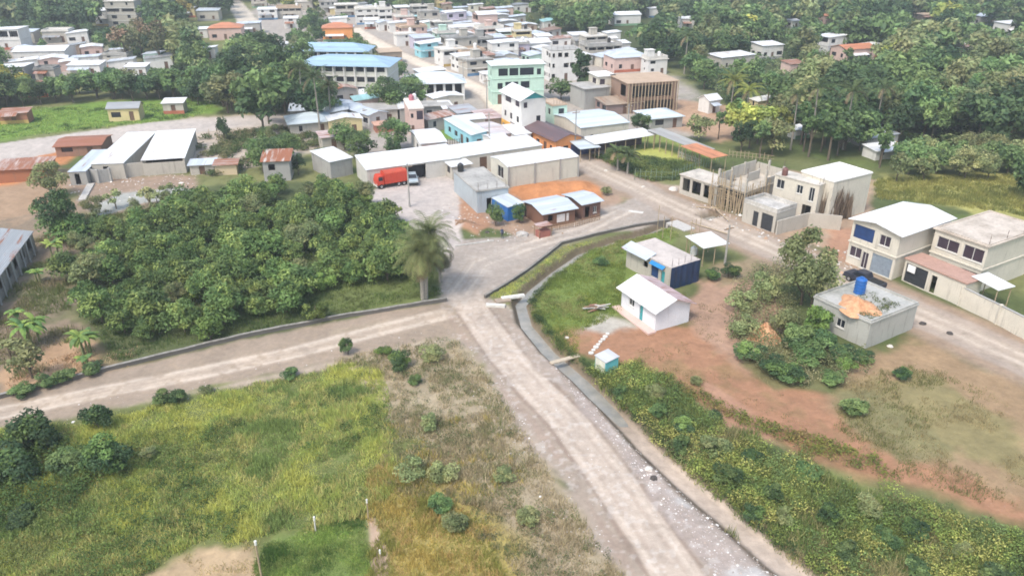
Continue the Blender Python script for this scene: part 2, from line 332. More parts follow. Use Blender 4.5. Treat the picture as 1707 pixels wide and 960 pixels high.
for off in (-1.0, 1.05):                                  # ruts beside the wheel paths on the near road
    L = wpoly(MAIN_C[1:]); dirv = np.gradient(L, axis=0); nrm = np.stack([-dirv[:, 1], dirv[:, 0]], 1); nrm /= np.linalg.norm(nrm, axis=1)[:, None]
    track(L + nrm * off * 1.95, .17, (.24, .185, .15), .9, .15, .25); track(L + nrm * off * 2.9, .22, (.29, .22, .18), .5, .3, .7)
# gravel strip between road and ditch
zone([(905, 600), (985, 700), (1065, 800), (1145, 905), (1215, 1010), (1350, 1010), (1265, 915), (1160, 830), (1080, 752), (1018, 698), (960, 645), (925, 600)], (.31, .265, .24), .3, .9, .95)
blend(sstep(.5, .62, fbm(X, Y, 2.6, 71, 3)) * sstep(-.3, .8, sdist(X, Y, wpoly([(1000, 700), (1090, 800), (1170, 905), (1240, 1010), (1330, 1010), (1240, 905), (1150, 830), (1060, 745)]))) * .8, (.40, .395, .39))
zone([(860, 520), (880, 560), (910, 590), (960, 650), (900, 620), (850, 560)], (.31, .26, .22), .3, .8, .7)
spk = sstep(.60, .72, fbm(X, Y, .5, 31, 2))
for LL in ([(735, 525), (640, 548), (480, 590), (330, 622), (160, 655), (0, 688), (-250, 750)], [(1040, 352), (970, 385), (880, 410), (800, 440), (765, 490)], ST_LINE[:9]):
    L = wpoly(LL) if isinstance(LL, list) else LL; dirv = np.gradient(L, axis=0); nrm = np.stack([-dirv[:, 1], dirv[:, 0]], 1); nrm /= np.linalg.norm(nrm, axis=1)[:, None]
    for o_ in (-.95, .95): track(L + nrm * o_, .22, (.50, .43, .36), .7, .15, .35)
    for o_ in (-1.7, 0, 1.75): track(L + nrm * o_, .2, (.27, .22, .17), .4, .2, .5)
pot = sstep(.68, .76, fbm(X, Y, 1.1, 91, 2)) * np.clip(sstep(.2, 1, np.maximum.reduce([dM, dL, dC, dS])), 0, 1); blend(pot * .28, (.22, .18, .145))
blend(spk * .6 * np.clip(sstep(-.5, .5, dM) + sstep(-.3, .5, dC) * .5, 0, 1) * .35, (.62, .60, .58))
blend(sstep(.6, .75, fbm(X, Y, .7, 41, 2)) * np.clip(sstep(-1, 1, dL) * .6, 0, 1), (.30, .24, .18))
# ditch
dd = ldist(X, Y, DITCH); wid = np.interp(Y, [30, 50, 60, 75, 90, 100], [1.15, 1.0, .78, .66, .55, .35])
band = sstep(-.35, .35, wid + .75 - dd + (N2 - .5) * .6); blend(band * .9, (.13, .10, .07)); blend(sstep(-.25, .35, wid * 1.15 - dd + (N2 - .5) * .3), (.26, .21, .16)); blend(sstep(-.2, .3, wid * 1.0 - dd + (N1 - .5) * .5) * sstep(62, 54, Y), (.40, .335, .28))
Z = (fbm(X, Y, 3, 77, 3) - .5) * .22
flat = np.clip(sstep(-1, .6, np.maximum.reduce([dM, dL, dC, dS, dS2, dY, dF])), 0, 1)
Z = Z * (1 - flat * .8)
town = np.clip(sstep(150, 200, Y), 0, 1); Z *= 1 - town * .5
ditchm = 1 - sstep(wid * .5, wid + .75, dd); deep = np.interp(Y, [44, 57, 64], [.62, .72, 1.05]); Z = Z * (1 - ditchm) - ditchm * deep
# raised verge of soil by the near road and the earth heaps
def heap(px, py, r, h, seed=0):
    global Z; p = P(px, py); d = np.hypot(X - p.x, (Y - p.y)); Z = Z + h * np.exp(-(d / r) ** 2 * 1.4) * (.75 + .5 * fbm(X, Y, 1.2, 51 + seed, 3))
for h_ in ((745, 372, 2.2, .7), (775, 380, 2.4, .9), (720, 365, 1.8, .5), (895, 318, 2.5, .9), (930, 316, 2.2, .8), (965, 312, 2.4, .9), (20, 285, 4, 1.2), (1015, 268, 2, .3), (1360, 395, 1.6, .5)): heap(*h_)
HEAPS = 9
pitc = P(1185, 357); dp = np.maximum(np.abs((X - pitc.x) * .86 + (Y - pitc.y) * .5) - 1.9, np.abs(-(X - pitc.x) * .5 + (Y - pitc.y) * .86) - 1.3)
pm = 1 - sstep(-.3, .25, dp); Z = Z * (1 - pm) - 1.3 * pm; blend(pm * .9, (.09, .08, .05))
Z = np.where(Y > 450, Z * .2, Z)
rdm = np.clip(sstep(-.5, .5, np.maximum.reduce([dM, dL, dC, dS])), 0, 1); col *= (1 + (fbm(X, Y, .8, 61, 3) - .5) * (.34 - .20 * rdm))[:, None]; col = np.clip(col, .01, .75)
def ground_z(x, y):
    i = np.argmin(np.abs(ys - y)); r = x / (ys[i] + YB); j = int(np.clip(np.searchsorted(ratio, r), 0, nc - 1)); return float(Z[i * nc + j])
mg, t, b = nodes('earth'); at = t.nodes.new('ShaderNodeAttribute'); at.attribute_name = 'col'
geo = t.nodes.new('ShaderNodeNewGeometry'); n1 = noise(t, geo.outputs['Position'], 1.7, 8, .7); n2 = noise(t, geo.outputs['Position'], .25, 4, .6)
n3 = t.nodes.new('ShaderNodeTexVoronoi'); n3.inputs['Scale'].default_value = 3.3; t.links.new(geo.outputs['Position'], n3.inputs['Vector'])
f1 = mixc(t, 1.0, at.outputs['Color'], mixc(t, ramp(t, n1, .25, .75), (.80, .80, .80), (1.17, 1.17, 1.17)), 'MULTIPLY')
f2 = mixc(t, 1.0, f1, mixc(t, ramp(t, n2, .3, .7), (.88, .88, .88), (1.1, 1.09, 1.08)), 'MULTIPLY')
f3 = mixc(t, ramp(t, n3.outputs['Distance'], .05, .16), (.42, .40, .37), f2); f4 = mixc(t, .25, f2, f3)
t.links.new(f4, b.inputs['Base Color']); b.inputs['Roughness'].default_value = .95; b.inputs['Specular IOR Level'].default_value = .15; bump(t, b, n1, .6, .12)
ii = np.arange(nr * nc).reshape(nr, nc)
quads = np.stack([ii[1:, :-1], ii[1:, 1:], ii[:-1, 1:], ii[:-1, :-1]], -1).reshape(-1, 4)
V3 = np.stack([X, Y, Z], 1); fc = V3[quads].mean(1)
own = np.zeros(len(quads), int)
def vf(a): return a[quads].mean(1)
for k, d in ((1, dS), (2, dS2), (3, dF), (4, dC), (5, dL), (6, dM)): own[vf(d) > 0] = k
own[vf(wid + .6 - dd) > 0] = 7
for k, (nm, lb) in enumerate((('ground', 'open ground of grass, scrub and bare red earth around the village'), ('street', 'straight pale dirt street running between the houses to the far town'),
        ('far_street', 'pale street climbing through the trees at the top left'), ('track', 'grey gravel track crossing the green plot at the left'), ('crossroads', 'wide grey gravel crossroads beside the low channel wall'),
        ('side_road', 'pale dirt road along the orchard wall'), ('dirt_road', 'broad pale dirt road leading to the bottom of the picture'), ('drainage_ditch', 'earth sided drainage ditch curving along the dirt road'))):
    q = quads[own == k]
    if not len(q): continue
    u, inv = np.unique(q, return_inverse=True); me = npmesh(nm, V3[u], inv.reshape(q.shape), mg)
    a = me.attributes.new('col', 'FLOAT_COLOR', 'POINT'); a.data.foreach_set('color', np.concatenate([col[u], np.ones((len(u), 1))], 1).astype(np.float32).ravel())
    me.polygons.foreach_set('use_smooth', np.ones(len(q), bool)); T(link(nm, me), lb, None, None, 'structure')
# water in the ditch
mw, t, b = nodes('muddy_water'); b.inputs['Base Color'].default_value = (.16, .14, .11, 1); b.inputs['Roughness'].default_value = .16
geo = t.nodes.new('ShaderNodeNewGeometry'); nn = noise(t, geo.outputs['Position'], 2.5, 3); bump(t, b, nn, .12, .05)
t.links.new(mixc(t, ramp(t, noise(t, geo.outputs['Position'], .5, 5, .7), .35, .7), (.20, .20, .185), (.33, .31, .27)), b.inputs['Base Color'])  # muddy tone, with sky reflection painted in as the paler grey
L = DITCH[:12]; dv = np.gradient(L, axis=0); dv /= np.linalg.norm(dv, axis=1)[:, None]; nv = np.stack([-dv[:, 1], dv[:, 0]], 1)
mb = MB(); w_ = 1.6
vsn = [(*(p + n * s * w_), -.80) for p, n in zip(L, nv) for s in (-1, 1)]
mb.add(vsn, [(2*i, 2*i+1, 2*i+3, 2*i+2) for i in range(len(L)-1)])
T(mb.build('ditch_water', mw), 'shallow grey brown water lying in the drainage ditch', None, None, 'structure')
mb = MB(); mb.add([(pitc.x + a * .86 * 2.2 - c * .5 * 1.6, pitc.y + a * .5 * 2.2 + c * .86 * 1.6, -1.0) for a, c in ((-1,-1),(1,-1),(1,1),(-1,1))], [(0,1,2,3)])
T(mb.build('pit_water', mw), 'dark water at the bottom of the excavated pit by the street', None, None, 'structure')

# ------------------------------------------------------------------ scattered ground cover (stuff)
def sample(px, dens, world=False, thr=None, seed=0, ns=4.0, edge=0.0, amp=1.2):
    p = px if world else wpoly(px); x0, y0 = p.min(0); x1, y1 = p.max(0); n = int((x1-x0)*(y1-y0)*dens)
    x = RNG.uniform(x0, x1, n); y = RNG.uniform(y0, y1, n)
    k = sdist(x, y, p) + (fbm(x, y, 2.5, 3) - .5) * amp > edge
    if thr is not None: k &= fbm(x, y, ns, seed) > thr
    x, y = x[k], y[k]
    k = (ldist(x, y, DITCH) > .95) & (sdist(x, y, R_MAIN) < -.2) & (sdist(x, y, R_LEFT) < .1) & (sdist(x, y, R_CROSS) < 0) & (ldist(x, y, ST_LINE) > 3.6)
    return x[k], y[k]
def zat(x, y):
    i = np.clip(np.searchsorted(-ys, -y), 0, nr-1); r = x / (ys[i] + YB); j = np.clip(np.searchsorted(ratio, r), 0, nc-1); return Z[i * nc + j]
def blades(x, y, k, h, w, spread, pal, lean=.45, ns=3.0, seed=0, cj=.22):
    n = len(x); z = zat(x, y); pal = np.array(pal)
    pn = np.clip((fbm(x, y, ns, seed + 20) - .3) / .4, 0, .999) * len(pal); pi = np.clip((pn + RNG.uniform(-1.0, 1.0, n)).astype(int), 0, len(pal)-1)
    hh = h[0] + (h[1]-h[0]) * np.clip((fbm(x, y, 2.0, seed + 33) - .25) / .5, 0, 1)
    X_ = np.repeat(x, k) + RNG.normal(0, spread, n*k); Y_ = np.repeat(y, k) + RNG.normal(0, spread, n*k); Z_ = np.repeat(z, k) - .03
    a = RNG.uniform(0, 2*np.pi, n*k); H = np.repeat(hh, k) * RNG.uniform(.55, 1.15, n*k); wd = w * RNG.uniform(.6, 1.4, n*k); ln = H * RNG.normal(0, lean, n*k)
    b2 = RNG.uniform(0, 2*np.pi, n*k)
    v = np.empty((n*k, 3, 3)); v[:, 0] = np.stack([X_ - np.cos(a)*wd, Y_ - np.sin(a)*wd, Z_], 1); v[:, 1] = np.stack([X_ + np.cos(a)*wd, Y_ + np.sin(a)*wd, Z_], 1)
    v[:, 2] = np.stack([X_ + np.cos(b2)*ln, Y_ + np.sin(b2)*ln, Z_ + H], 1)
    c = np.repeat(pal[pi] * RNG.uniform(1-cj, 1+cj, (n, 1)), k, 0) * RNG.uniform(1-cj, 1+cj, (n*k, 1))
    return v, c
def leaves(cx, cy, cz, rx, rz, k, s, pal, seed=0, flat=.5, cj=.25, ns=3.0, pick=None):   # clumps of k rhombic leaf faces; arrays of clump centres
    n = len(cx); pal = np.array(pal)
    if pick is None:
        pn = np.clip((fbm(cx, cy, ns, seed + 20) - .3) / .4, 0, .999) * len(pal); pick = np.clip((pn + RNG.uniform(-.7, .7, n)).astype(int), 0, len(pal)-1)
    d = RNG.normal(0, 1, (n*k, 3)); d[:, 2] = np.abs(d[:, 2]) * .9 - .25; d /= np.linalg.norm(d, axis=1)[:, None]
    rr = RNG.uniform(.6, 1.05, (n*k, 1)); R_ = np.repeat(np.stack([rx, rx, rz], 1), k, 0)
    ctr = np.repeat(np.stack([cx, cy, cz], 1), k, 0) + d * rr * R_
    nrm = d * (1-flat) + np.array([0, 0, flat]) + RNG.normal(0, .45, d.shape); nrm /= np.linalg.norm(nrm, axis=1)[:, None]
    u = np.cross(nrm, RNG.normal(0, 1, d.shape)); u /= np.linalg.norm(u, axis=1)[:, None]; w = np.cross(nrm, u)
    sz = s * RNG.uniform(.55, 1.35, (n*k, 1)); u = u * sz; w = w * sz * .5
    v = np.stack([ctr - u, ctr - w + u*.1, ctr + u, ctr + w + u*.1], 1)
    c = np.repeat(pal[pick] * RNG.uniform(1-cj, 1+cj, (n, 1)), k, 0) * RNG.uniform(1-cj, 1+cj, (n*k, 1))
    return v, c
def stuff(name, parts, label, kk, mat=TUFT):
    V = np.concatenate([p[0] for p in parts]); c = np.concatenate([p[1] for p in parts]); m = len(V)
    me = npmesh(name, V.reshape(-1, 3), np.arange(m*kk).reshape(m, kk), mat, col=np.clip(c, .01, .7)); o = link(name, me); T(o, label, None, None, 'stuff'); print(name, m); return o
# ------------------------------------------------------------------ buildings
BOXES = []                                               # where each building shows in the photo, so that trees are not planted over it
G30 = math.radians(30)
def facade(mb, o, u, nrm, Wd, H, ops, z0=0.0, t=.18, mi=0):
    """wall face from o along u, Wd x H, with real openings (u0,u1,z0,z1) and their reveals"""
    us = sorted({0, Wd, *[q for op in ops for q in op[:2]]}); zs = sorted({z0, H, *[q for op in ops for q in op[2:4]]})
    pt = lambda a, z, dpt=0: (o[0] + u[0]*a - nrm[0]*dpt, o[1] + u[1]*a - nrm[1]*dpt, z)
    for a0, a1 in zip(us[:-1], us[1:]):
        for c0, c1 in zip(zs[:-1], zs[1:]):
            if any(op[0] <= a0 + 1e-6 and a1 <= op[1] + 1e-6 and op[2] <= c0 + 1e-6 and c1 <= op[3] + 1e-6 for op in ops): continue
            mb.add([pt(a0, c0), pt(a1, c0), pt(a1, c1), pt(a0, c1)], [(0,1,2,3)], mi)
    for a0, a1, c0, c1, *_ in ops:
        r = [pt(a0,c0), pt(a1,c0), pt(a1,c1), pt(a0,c1)]; q = [pt(a0,c0,t), pt(a1,c0,t), pt(a1,c1,t), pt(a0,c1,t)]
        mb.add(r + q, [(i, (i+1) % 4, (i+1) % 4 + 4, i+4) for i in range(4)], mi)
def lbox(mb, o, u, nrm, a0, a1, c0, c1, d0, d1, mi=0):   # box on a facade: along u, in z, d0..d1 outwards
    vs = []
    for c in (c0, c1):
        for a, d in ((a0, d0), (a1, d0), (a1, d1), (a0, d1)): vs.append((o[0]+u[0]*a+nrm[0]*d, o[1]+u[1]*a+nrm[1]*d, c))
    mb.add(vs, [(3,2,1,0),(4,5,6,7),(0,1,5,4),(1,2,6,5),(2,3,7,6),(3,0,4,7)], mi)
SHUT = plain((.30, .36, .43), .55, .2, .25, 2, 'steel_shutter'); DOORB = plain((.16, .09, .06), .6, 0, .3, 3, 'brown_door'); TEAL = plain((.05, .33, .36), .6, 0, .2, 3, 'teal_paint')
PURP = plain((.055, .04, .06), .25, 0, .4, .6, 'dark_purple_glass'); BLUEC = plain((.015, .05, .17), .5, 0, .4, 1.2, 'blue_cloth')
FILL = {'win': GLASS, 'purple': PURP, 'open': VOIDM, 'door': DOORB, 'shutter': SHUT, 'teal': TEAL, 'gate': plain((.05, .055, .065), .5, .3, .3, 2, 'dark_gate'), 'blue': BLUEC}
def fit(root, o, u, nrm, ops, fine):
    for a0, a1, c0, c1, ty in ops:
        mt = FILL[ty]; mb = MB()
        if ty in ('win', 'purple'):
            if fine:
                fr = .07
                for q in ((a0, a1, c0, c0+fr), (a0, a1, c1-fr, c1), (a0, a0+fr, c0+fr, c1-fr), (a1-fr, a1, c0+fr, c1-fr), ((a0+a1)/2-.03, (a0+a1)/2+.03, c0+fr, c1-fr)): lbox(mb, o, u, nrm, *q, -.13, -.07)
                lbox(mb, o, u, nrm, a0-.05, a1+.05, c0-.08, c0-.005, -.02, .07)
                w = mb.build('window', FRAME, root); pb = MB(); lbox(pb, o, u, nrm, a0+.01, a1-.01, c0+.01, c1-.01, -.17, -.14); pb.build('pane', mt, w); continue
            lbox(mb, o, u, nrm, a0+.01, a1-.01, c0+.01, c1-.01, -.16, -.10); mb.build('window', mt, root)
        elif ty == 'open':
            lbox(mb, o, u, nrm, a0-.02, a1+.02, c0-.02, c1+.02, -1.4, -1.3); mb.build('shade_backing', mt, root)  # near-black sheet set back in the opening; the room's darkness is its colour
        elif ty == 'shutter':
            k = max(3, int((c1-c0) / .25)); hh = (c1-c0) / k
            for i in range(k): lbox(mb, o, u, nrm, a0+.01, a1-.01, c0+i*hh, c0+(i+.86)*hh, -.15, -.08)
            lbox(mb, o, u, nrm, a0+.01, a1-.01, c0, c1, -.17, -.151); mb.build('shutter', mt, root)
        else:
            lbox(mb, o, u, nrm, a0+.02, a1-.02, c0, c1-.02, -.16, -.10)
            if fine and ty != 'blue':
                for kk in range(1, 4): lbox(mb, o, u, nrm, a0+.08, a1-.08, c0+(c1-c0)*kk/4-.03, c0+(c1-c0)*kk/4+.03, -.1, -.07)
            d = mb.build({'door': 'door', 'teal': 'door', 'gate': 'gate', 'blue': 'curtain'}[ty], mt, root)
            if fine and ty in ('door', 'teal'): hb = MB(); lbox(hb, o, u, nrm, a1-.2, a1-.14, (c0+c1)/2-.06, (c0+c1)/2+.06, -.1, -.04); hb.build('handle', STEEL, d)
def auto(Wd, h, st, seed, door=True, ty='win', dens=1.0):
    r = random.Random(seed); ops = []; sh = h / st; bal = r.choice((0, 0, 1, 1, 2)); skip = r.choice((.15, .3, .5)); last = 0
    for s in range(st):
        n = max(1, int(Wd / (3.0 / dens))); 
        for i in range(n):
            c = Wd * (i + .5) / n
            if s == 0 and door and i == n // 2 and Wd > 2: ops.append((c-.48, c+.48, .02, min(2.05, sh-.3), 'door')); continue
            if bal and s == bal and Wd > 5: ops.append((c-Wd/n*.42, c+Wd/n*.42, s*sh+.95, (s+1)*sh-.3, 'open')); continue
            if r.random() < skip: continue
            w = min(Wd/n*.4, r.choice((.35, .5, .6, .8, 1.0))); z = s*sh + r.choice((.85, .95, 1.1)); ops.append((max(.15, c-w), min(Wd-.15, c+w), z, min(z+1.15, (s+1)*sh-.3), ty))
    return ops
def sheet(root, pts, m, th=.07, name='roof'):             # pts ccw seen from above
    mb = MB(); mb.slab(pts, th); return mb.build(name, m, root)
def house(name, label, cat, o, ang, w, d, h, wall, roof, st=1, front=None, left=None, ov=.35, rise=.9, group=None, fine=False, rebar=0, parapet=0, seed=0, sides='fl', floorline=False, base=True, gablemat=None, dens=1.0, ty='win'):
    root = T(empty(name, (o[0], o[1], 0), ang), label, cat, group); kind, rm = roof[:2]
    fo, fu, fn = (0, 0), (1, 0), (0, -1); lo, lu, ln = (0, 0), (0, 1), (-1, 0)
    fr = auto(w, h, st, seed + 1, True, ty, dens) if front is None else [(a*w, b*w, c, min(e, h-.1), q) for a, b, c, e, q in front]
    lf = auto(d, h, st, seed + 2, False, ty, dens) if left is None else [(a*d, b*d, c, min(e, h-.1), q) for a, b, c, e, q in left]
    mb = MB(); facade(mb, fo, fu, fn, w, h, fr, -.5); facade(mb, lo, lu, ln, d, h, lf, -.5)
    facade(mb, (w, 0), (0, 1), (1, 0), d, h, [], -.5); facade(mb, (0, d), (1, 0), (0, 1), w, h, [], -.5)
    mb.add([(0.2,0.2,h-.05),(w-.2,.2,h-.05),(w-.2,d-.2,h-.05),(.2,d-.2,h-.05)], [(0,1,2,3)])
    W3 = wall
    if kind == 'gx':                                      # ridge along x: gable triangles on the x ends
        for x in (0, w): mb.add([(x,0,h),(x,d,h),(x,d/2,h+rise)], [(0,1,2)], 1 if gablemat else 0)
    elif kind == 'gy':
        for y in (0, d): mb.add([(0,y,h),(w,y,h),(w/2,y,h+rise)], [(0,1,2)], 1 if gablemat else 0)
    elif kind == 'sy':                                    # lean-to rising towards +y
        for x in (0, w): mb.add([(x,0,h),(x,d,h),(x,d,h+rise)], [(0,1,2)])
        mb.add([(0,d,h),(w,d,h),(w,d,h+rise),(0,d,h+rise)], [(0,1,2,3)])
    elif kind == 'sx':                                    # lean-to rising towards +x
        for y in (0, d): mb.add([(0,y,h),(w,y,h),(w,y,h+rise)], [(0,1,2)])
        mb.add([(w,0,h),(w,d,h),(w,d,h+rise),(w,0,h+rise)], [(0,1,2,3)])
    wl = mb.build('wall', [wall, gablemat] if gablemat else wall, root)
    fit(root, fo, fu, fn, fr, fine); fit(root, lo, lu, ln, lf, fine)
    e = .012
    if kind == 'flat':
        mb = MB(); mb.box(-ov, -ov, h+e, w+ov, d+ov, h+.17)
        if parapet:
            p = parapet; q = h+.17
            for b in ((0,0,w,.14), (0,d-.14,w,d), (0,.14,.14,d-.14), (w-.14,.14,w,d-.14)): mb.box(b[0], b[1], q, b[2], b[3], q+p)
        mb.build('roof', rm, root)
    elif kind in ('gx', 'gy'):
        k = rise / ((d if kind == 'gx' else w) / 2); ze = h - ov * k + .03; zr = h + rise + .03
        if kind == 'gx':
            a = [(-ov,-ov,ze),(w+ov,-ov,ze),(w+ov,d/2,zr),(-ov,d/2,zr)]; b = [(-ov,d/2,zr),(w+ov,d/2,zr),(w+ov,d+ov,ze),(-ov,d+ov,ze)]
        else:
            a = [(-ov,-ov,ze),(w/2,-ov,zr),(w/2,d+ov,zr),(-ov,d+ov,ze)]; b = [(w/2,-ov,zr),(w+ov,-ov,ze),(w+ov,d+ov,ze),(w/2,d+ov,zr)]
        sheet(root, a, rm); sheet(root, b, roof[2] if len(roof) > 2 else rm)
    elif kind == 'sy': sheet(root, [(-ov,-ov,h-ov*rise/d+.03),(w+ov,-ov,h-ov*rise/d+.03),(w+ov,d+ov,h+rise*(1+ov/d)+.03),(-ov,d+ov,h+rise*(1+ov/d)+.03)], rm)
    elif kind == 'sx': sheet(root, [(-ov,-ov,h-ov*rise/w+.03),(w+ov,-ov,h+rise*(1+ov/w)+.03),(w+ov,d+ov,h+rise*(1+ov/w)+.03),(-ov,d+ov,h-ov*rise/w+.03)], rm)
    elif kind == 'hip':
        s = min(w, d) / 2; z = h + .03; a, b, c, dd_ = (-ov,-ov,z-.05), (w+ov,-ov,z-.05), (w+ov,d+ov,z-.05), (-ov,d+ov,z-.05)
        r0, r1 = ((s, d/2, z+rise), (w-s, d/2, z+rise)) if w >= d else ((w/2, s, z+rise), (w/2, d-s, z+rise))
        mb = MB()
        if abs(w - d) < .05: r1 = r0; fs = [(0,1,4),(1,2,4),(2,3,4),(3,0,4)]; mb.add([a,b,c,dd_,r0], fs)
        elif w > d: mb.add([a,b,c,dd_,r0,r1], [(0,1,5,4),(1,2,5),(2,3,4,5),(3,0,4)])
        else: mb.add([a,b,c,dd_,r0,r1], [(0,1,4),(1,2,5,4),(2,3,5),(3,0,4,5)])
        mb.add([(p[0],p[1],p[2]-.1) for p in (a,b,c,dd_)] + [a,b,c,dd_], [(i,(i+1)%4,(i+1)%4+4,i+4) for i in range(4)] + [(3,2,1,0)]); mb.build('roof', rm, root)
    if floorline:
        for s in range(1, st):
            mb = MB(); z = h * s / st; mb.box(-.12, -.12, z-.1, w+.12, d+.12, z+.08); mb.build('floor_slab', FRAME if floorline is True else floorline, root)
    if rebar:
        top = h + (.17 if kind == 'flat' else 0) + parapet; rr = random.Random(seed)
        for i in range(rebar):
            x = .3 + (w-.6) * (i / max(1, rebar-1)); mb = MB()
            for dx in (-.07, .07): mb.tube([(x+dx, .2+dx, top-.1), (x+dx+rr.uniform(-.05,.05), .2, top + rr.uniform(.7, 1.3))], .018, 4)
            mb.build('rebar', STEEL, root)
    xs, ys_ = [], []
    ca, sa = math.cos(ang), math.sin(ang)
    for lx, ly in ((0,0),(w,0),(w,d),(0,d)):
        gx_, gy_ = o[0] + lx*ca - ly*sa, o[1] + lx*sa + ly*ca
        for z in (.5, h): q = Q(gx_, gy_, z); xs.append(q[0]); ys_.append(q[1])
    BOXES.append((min(xs), min(ys_), max(xs), max(ys_), math.hypot(o[0], o[1]))); FOOT.append((o[0], o[1], ang, w, d))
    root['w'] = w; root['d'] = d; LASTH[0] = root
    return root
FOOT = []; LASTH = [None]
def bq(name, label, cat, Lp, Np, Rp, h, wall, roof, ang=None, **k):      # from three roof corners in the photo: left, nearest, right
    n, l, r = P(*Np, h), P(*Lp, h), P(*Rp, h); ux, uy = r.x-n.x, r.y-n.y; vx, vy = l.x-n.x, l.y-n.y
    if ang is None:
        a1 = math.atan2(uy, ux); a2 = math.atan2(-vx, vy) if True else 0; w1, w2 = math.hypot(ux, uy), math.hypot(vx, vy)
        ang = (a1*w1 + a2*w2) / (w1 + w2)
    else: ang = math.radians(ang)
    w = ux*math.cos(ang) + uy*math.sin(ang); d = -vx*math.sin(ang) + vy*math.cos(ang)
    ov = k.get('ov', .35); n2 = (n.x + ov*math.cos(ang) - ov*math.sin(ang), n.y + ov*math.sin(ang) + ov*math.cos(ang))
    print('%-34s ang %5.1f w %5.1f d %5.1f' % (label[:34], math.degrees(ang), w, d))
    return house(name, label, cat, n2, ang, max(1.2, w-2*ov), max(1.2, d-2*ov), h, wall, roof, **k)
def bc(name, label, cat, px, py, w, d, h, wall, roof, ang=30, **k):      # from the ground point under the middle of its visible front
    p = P(px, py); a = math.radians(ang); 
    hw, hd = w/2, d/2; c = (p.x, p.y + (abs(math.sin(a))*w + abs(math.cos(a))*d)/2)
    o = (c[0] - hw*math.cos(a) + hd*math.sin(a), c[1] - hw*math.sin(a) - hd*math.cos(a))
    return house(name, label, cat, o, a, w, d, h, wall, roof, **k)
wl_white, wl_cream, wl_grey, wl_block = wallmat((.70,.69,.67), .35), wallmat((.62,.58,.50), .5), wallmat((.36,.355,.34), .7), wallmat((.46,.43,.38), .6)
wl_pink, wl_yel, wl_org, wl_green, wl_cyan, wl_mud = wallmat((.62,.45,.40), .35), wallmat((.62,.52,.28), .35), wallmat((.70,.30,.10), .3), wallmat((.50,.68,.58), .3), wallmat((.30,.60,.68), .3), wallmat((.34,.27,.21), .7)
wl_lil, wl_clean = wallmat((.50,.46,.56), .35), wallmat((.72,.73,.78), .18)
mx, my = metal((.84,.85,.86), 'x', .04), metal((.84,.85,.86), 'y', .04); zx, zy = metal((.60,.66,.73), 'x', .08), metal((.60,.66,.73), 'y', .08)
bx_, by_ = metal((.38,.55,.70), 'x', .02), metal((.38,.55,.70), 'y', .02); rx_, ry_ = metal((.52,.42,.38), 'x', .75), metal((.52,.42,.38), 'y', .75)
gx_m, gy_m = metal((.34,.36,.38), 'x', .15), metal((.34,.36,.38), 'y', .15); ox_, oy_ = metal((.60,.24,.12), 'x', .1), metal((.60,.24,.12), 'y', .1)
brx, bry = metal((.15,.10,.11), 'x', .1), metal((.15,.10,.11), 'y', .1); px_m = metal((.60,.50,.50), 'y', .45)
sl_l, sl_g, sl_d, sl_t = slabmat((.60,.58,.54), (.30,.29,.27), .5), slabmat(), slabmat((.28,.28,.27), (.08,.08,.08), .85), slabmat((.46,.36,.27), (.28,.2,.14), .5)
def tank(label, p, z, m, r=.55, h=1.2, group=None, rz=0):
    o = T(empty('water_tank', (p[0], p[1], z)), label, 'water tank', group); mb = MB()
    pr = [(r*.93, 0), (r, .06)]
    for i in range(4): zz = .1 + i*(h-.2)/4; pr += [(r, zz), (r*.95, zz + (h-.2)/8), (r, zz + (h-.2)/4 - .02)]
    pr += [(r*.96, h-.06), (r*.55, h+.12), (r*.34, h+.14)]; mb.lathe(pr, n=18); mb.build('tank_body', m, o, smooth=False)
    mb = MB(); mb.lathe([(r*.36, h+.13), (r*.36, h+.22), (r*.2, h+.25)], n=14); mb.build('lid', m, o); return o
BLACKP, BLUEP, WHITEP = plain((.02,.02,.022), .4, 0, .2, 3, 'black_plastic'), plain((.015,.12,.42), .4, 0, .25, 3, 'blue_plastic'), plain((.7,.7,.7), .45, 0, .1, 3, 'white_plastic')
def loc(root, x, y, z=0):
    a = root.rotation_euler[2]; return (root.location[0] + x*math.cos(a) - y*math.sin(a), root.location[1] + x*math.sin(a) + y*math.cos(a))


def shelter(name, label, cat, Lp, Np, Rp, h, rm, rise=.4, ang=None, posts=3, group=None, back=None, th=.07):
    n, l, r = P(*Np, h), P(*Lp, h), P(*Rp, h)
    if ang is None:
        w1, w2 = (r-n).length, (l-n).length; ang = (math.atan2(r.y-n.y, r.x-n.x)*w1 + math.atan2(-(l.x-n.x), l.y-n.y)*w2) / (w1+w2)
    else: ang = math.radians(ang)
    w = (r.x-n.x)*math.cos(ang) + (r.y-n.y)*math.sin(ang); d = -(l.x-n.x)*math.sin(ang) + (l.y-n.y)*math.cos(ang)
    print('%-34s ang %5.1f w %5.1f d %5.1f' % (label[:34], math.degrees(ang), w, d))
    root = T(empty(name, (n.x, n.y, 0), ang), label, cat, group)
    sheet(root, [(0,0,h),(w,0,h),(w,d,h+rise),(0,d,h+rise)], rm, th)
    for i in range(posts):
        x = .25 + (w-.5)*i/(posts-1)
        for y, z in ((.25, h), (d-.25, h+rise)):
            mb = MB(); mb.tube([(x, y, -.3), (x, y, z-.08)], .07, 6); mb.build('post', POLE, root)
    if back:
        mb = MB(); mb.box(.3, d-.45, -.2, w-.3, d-.38, h-.4); mb.build('back_wall', back, root)
    BOXES.append((min(Lp[0],Np[0]), min(Lp[1],Rp[1]), Rp[0], Np[1]+h*ppu(Np[1])*.8, n.y)); FOOT.append((n.x, n.y, ang, w, d)); root['w'] = w; root['d'] = d
    return root
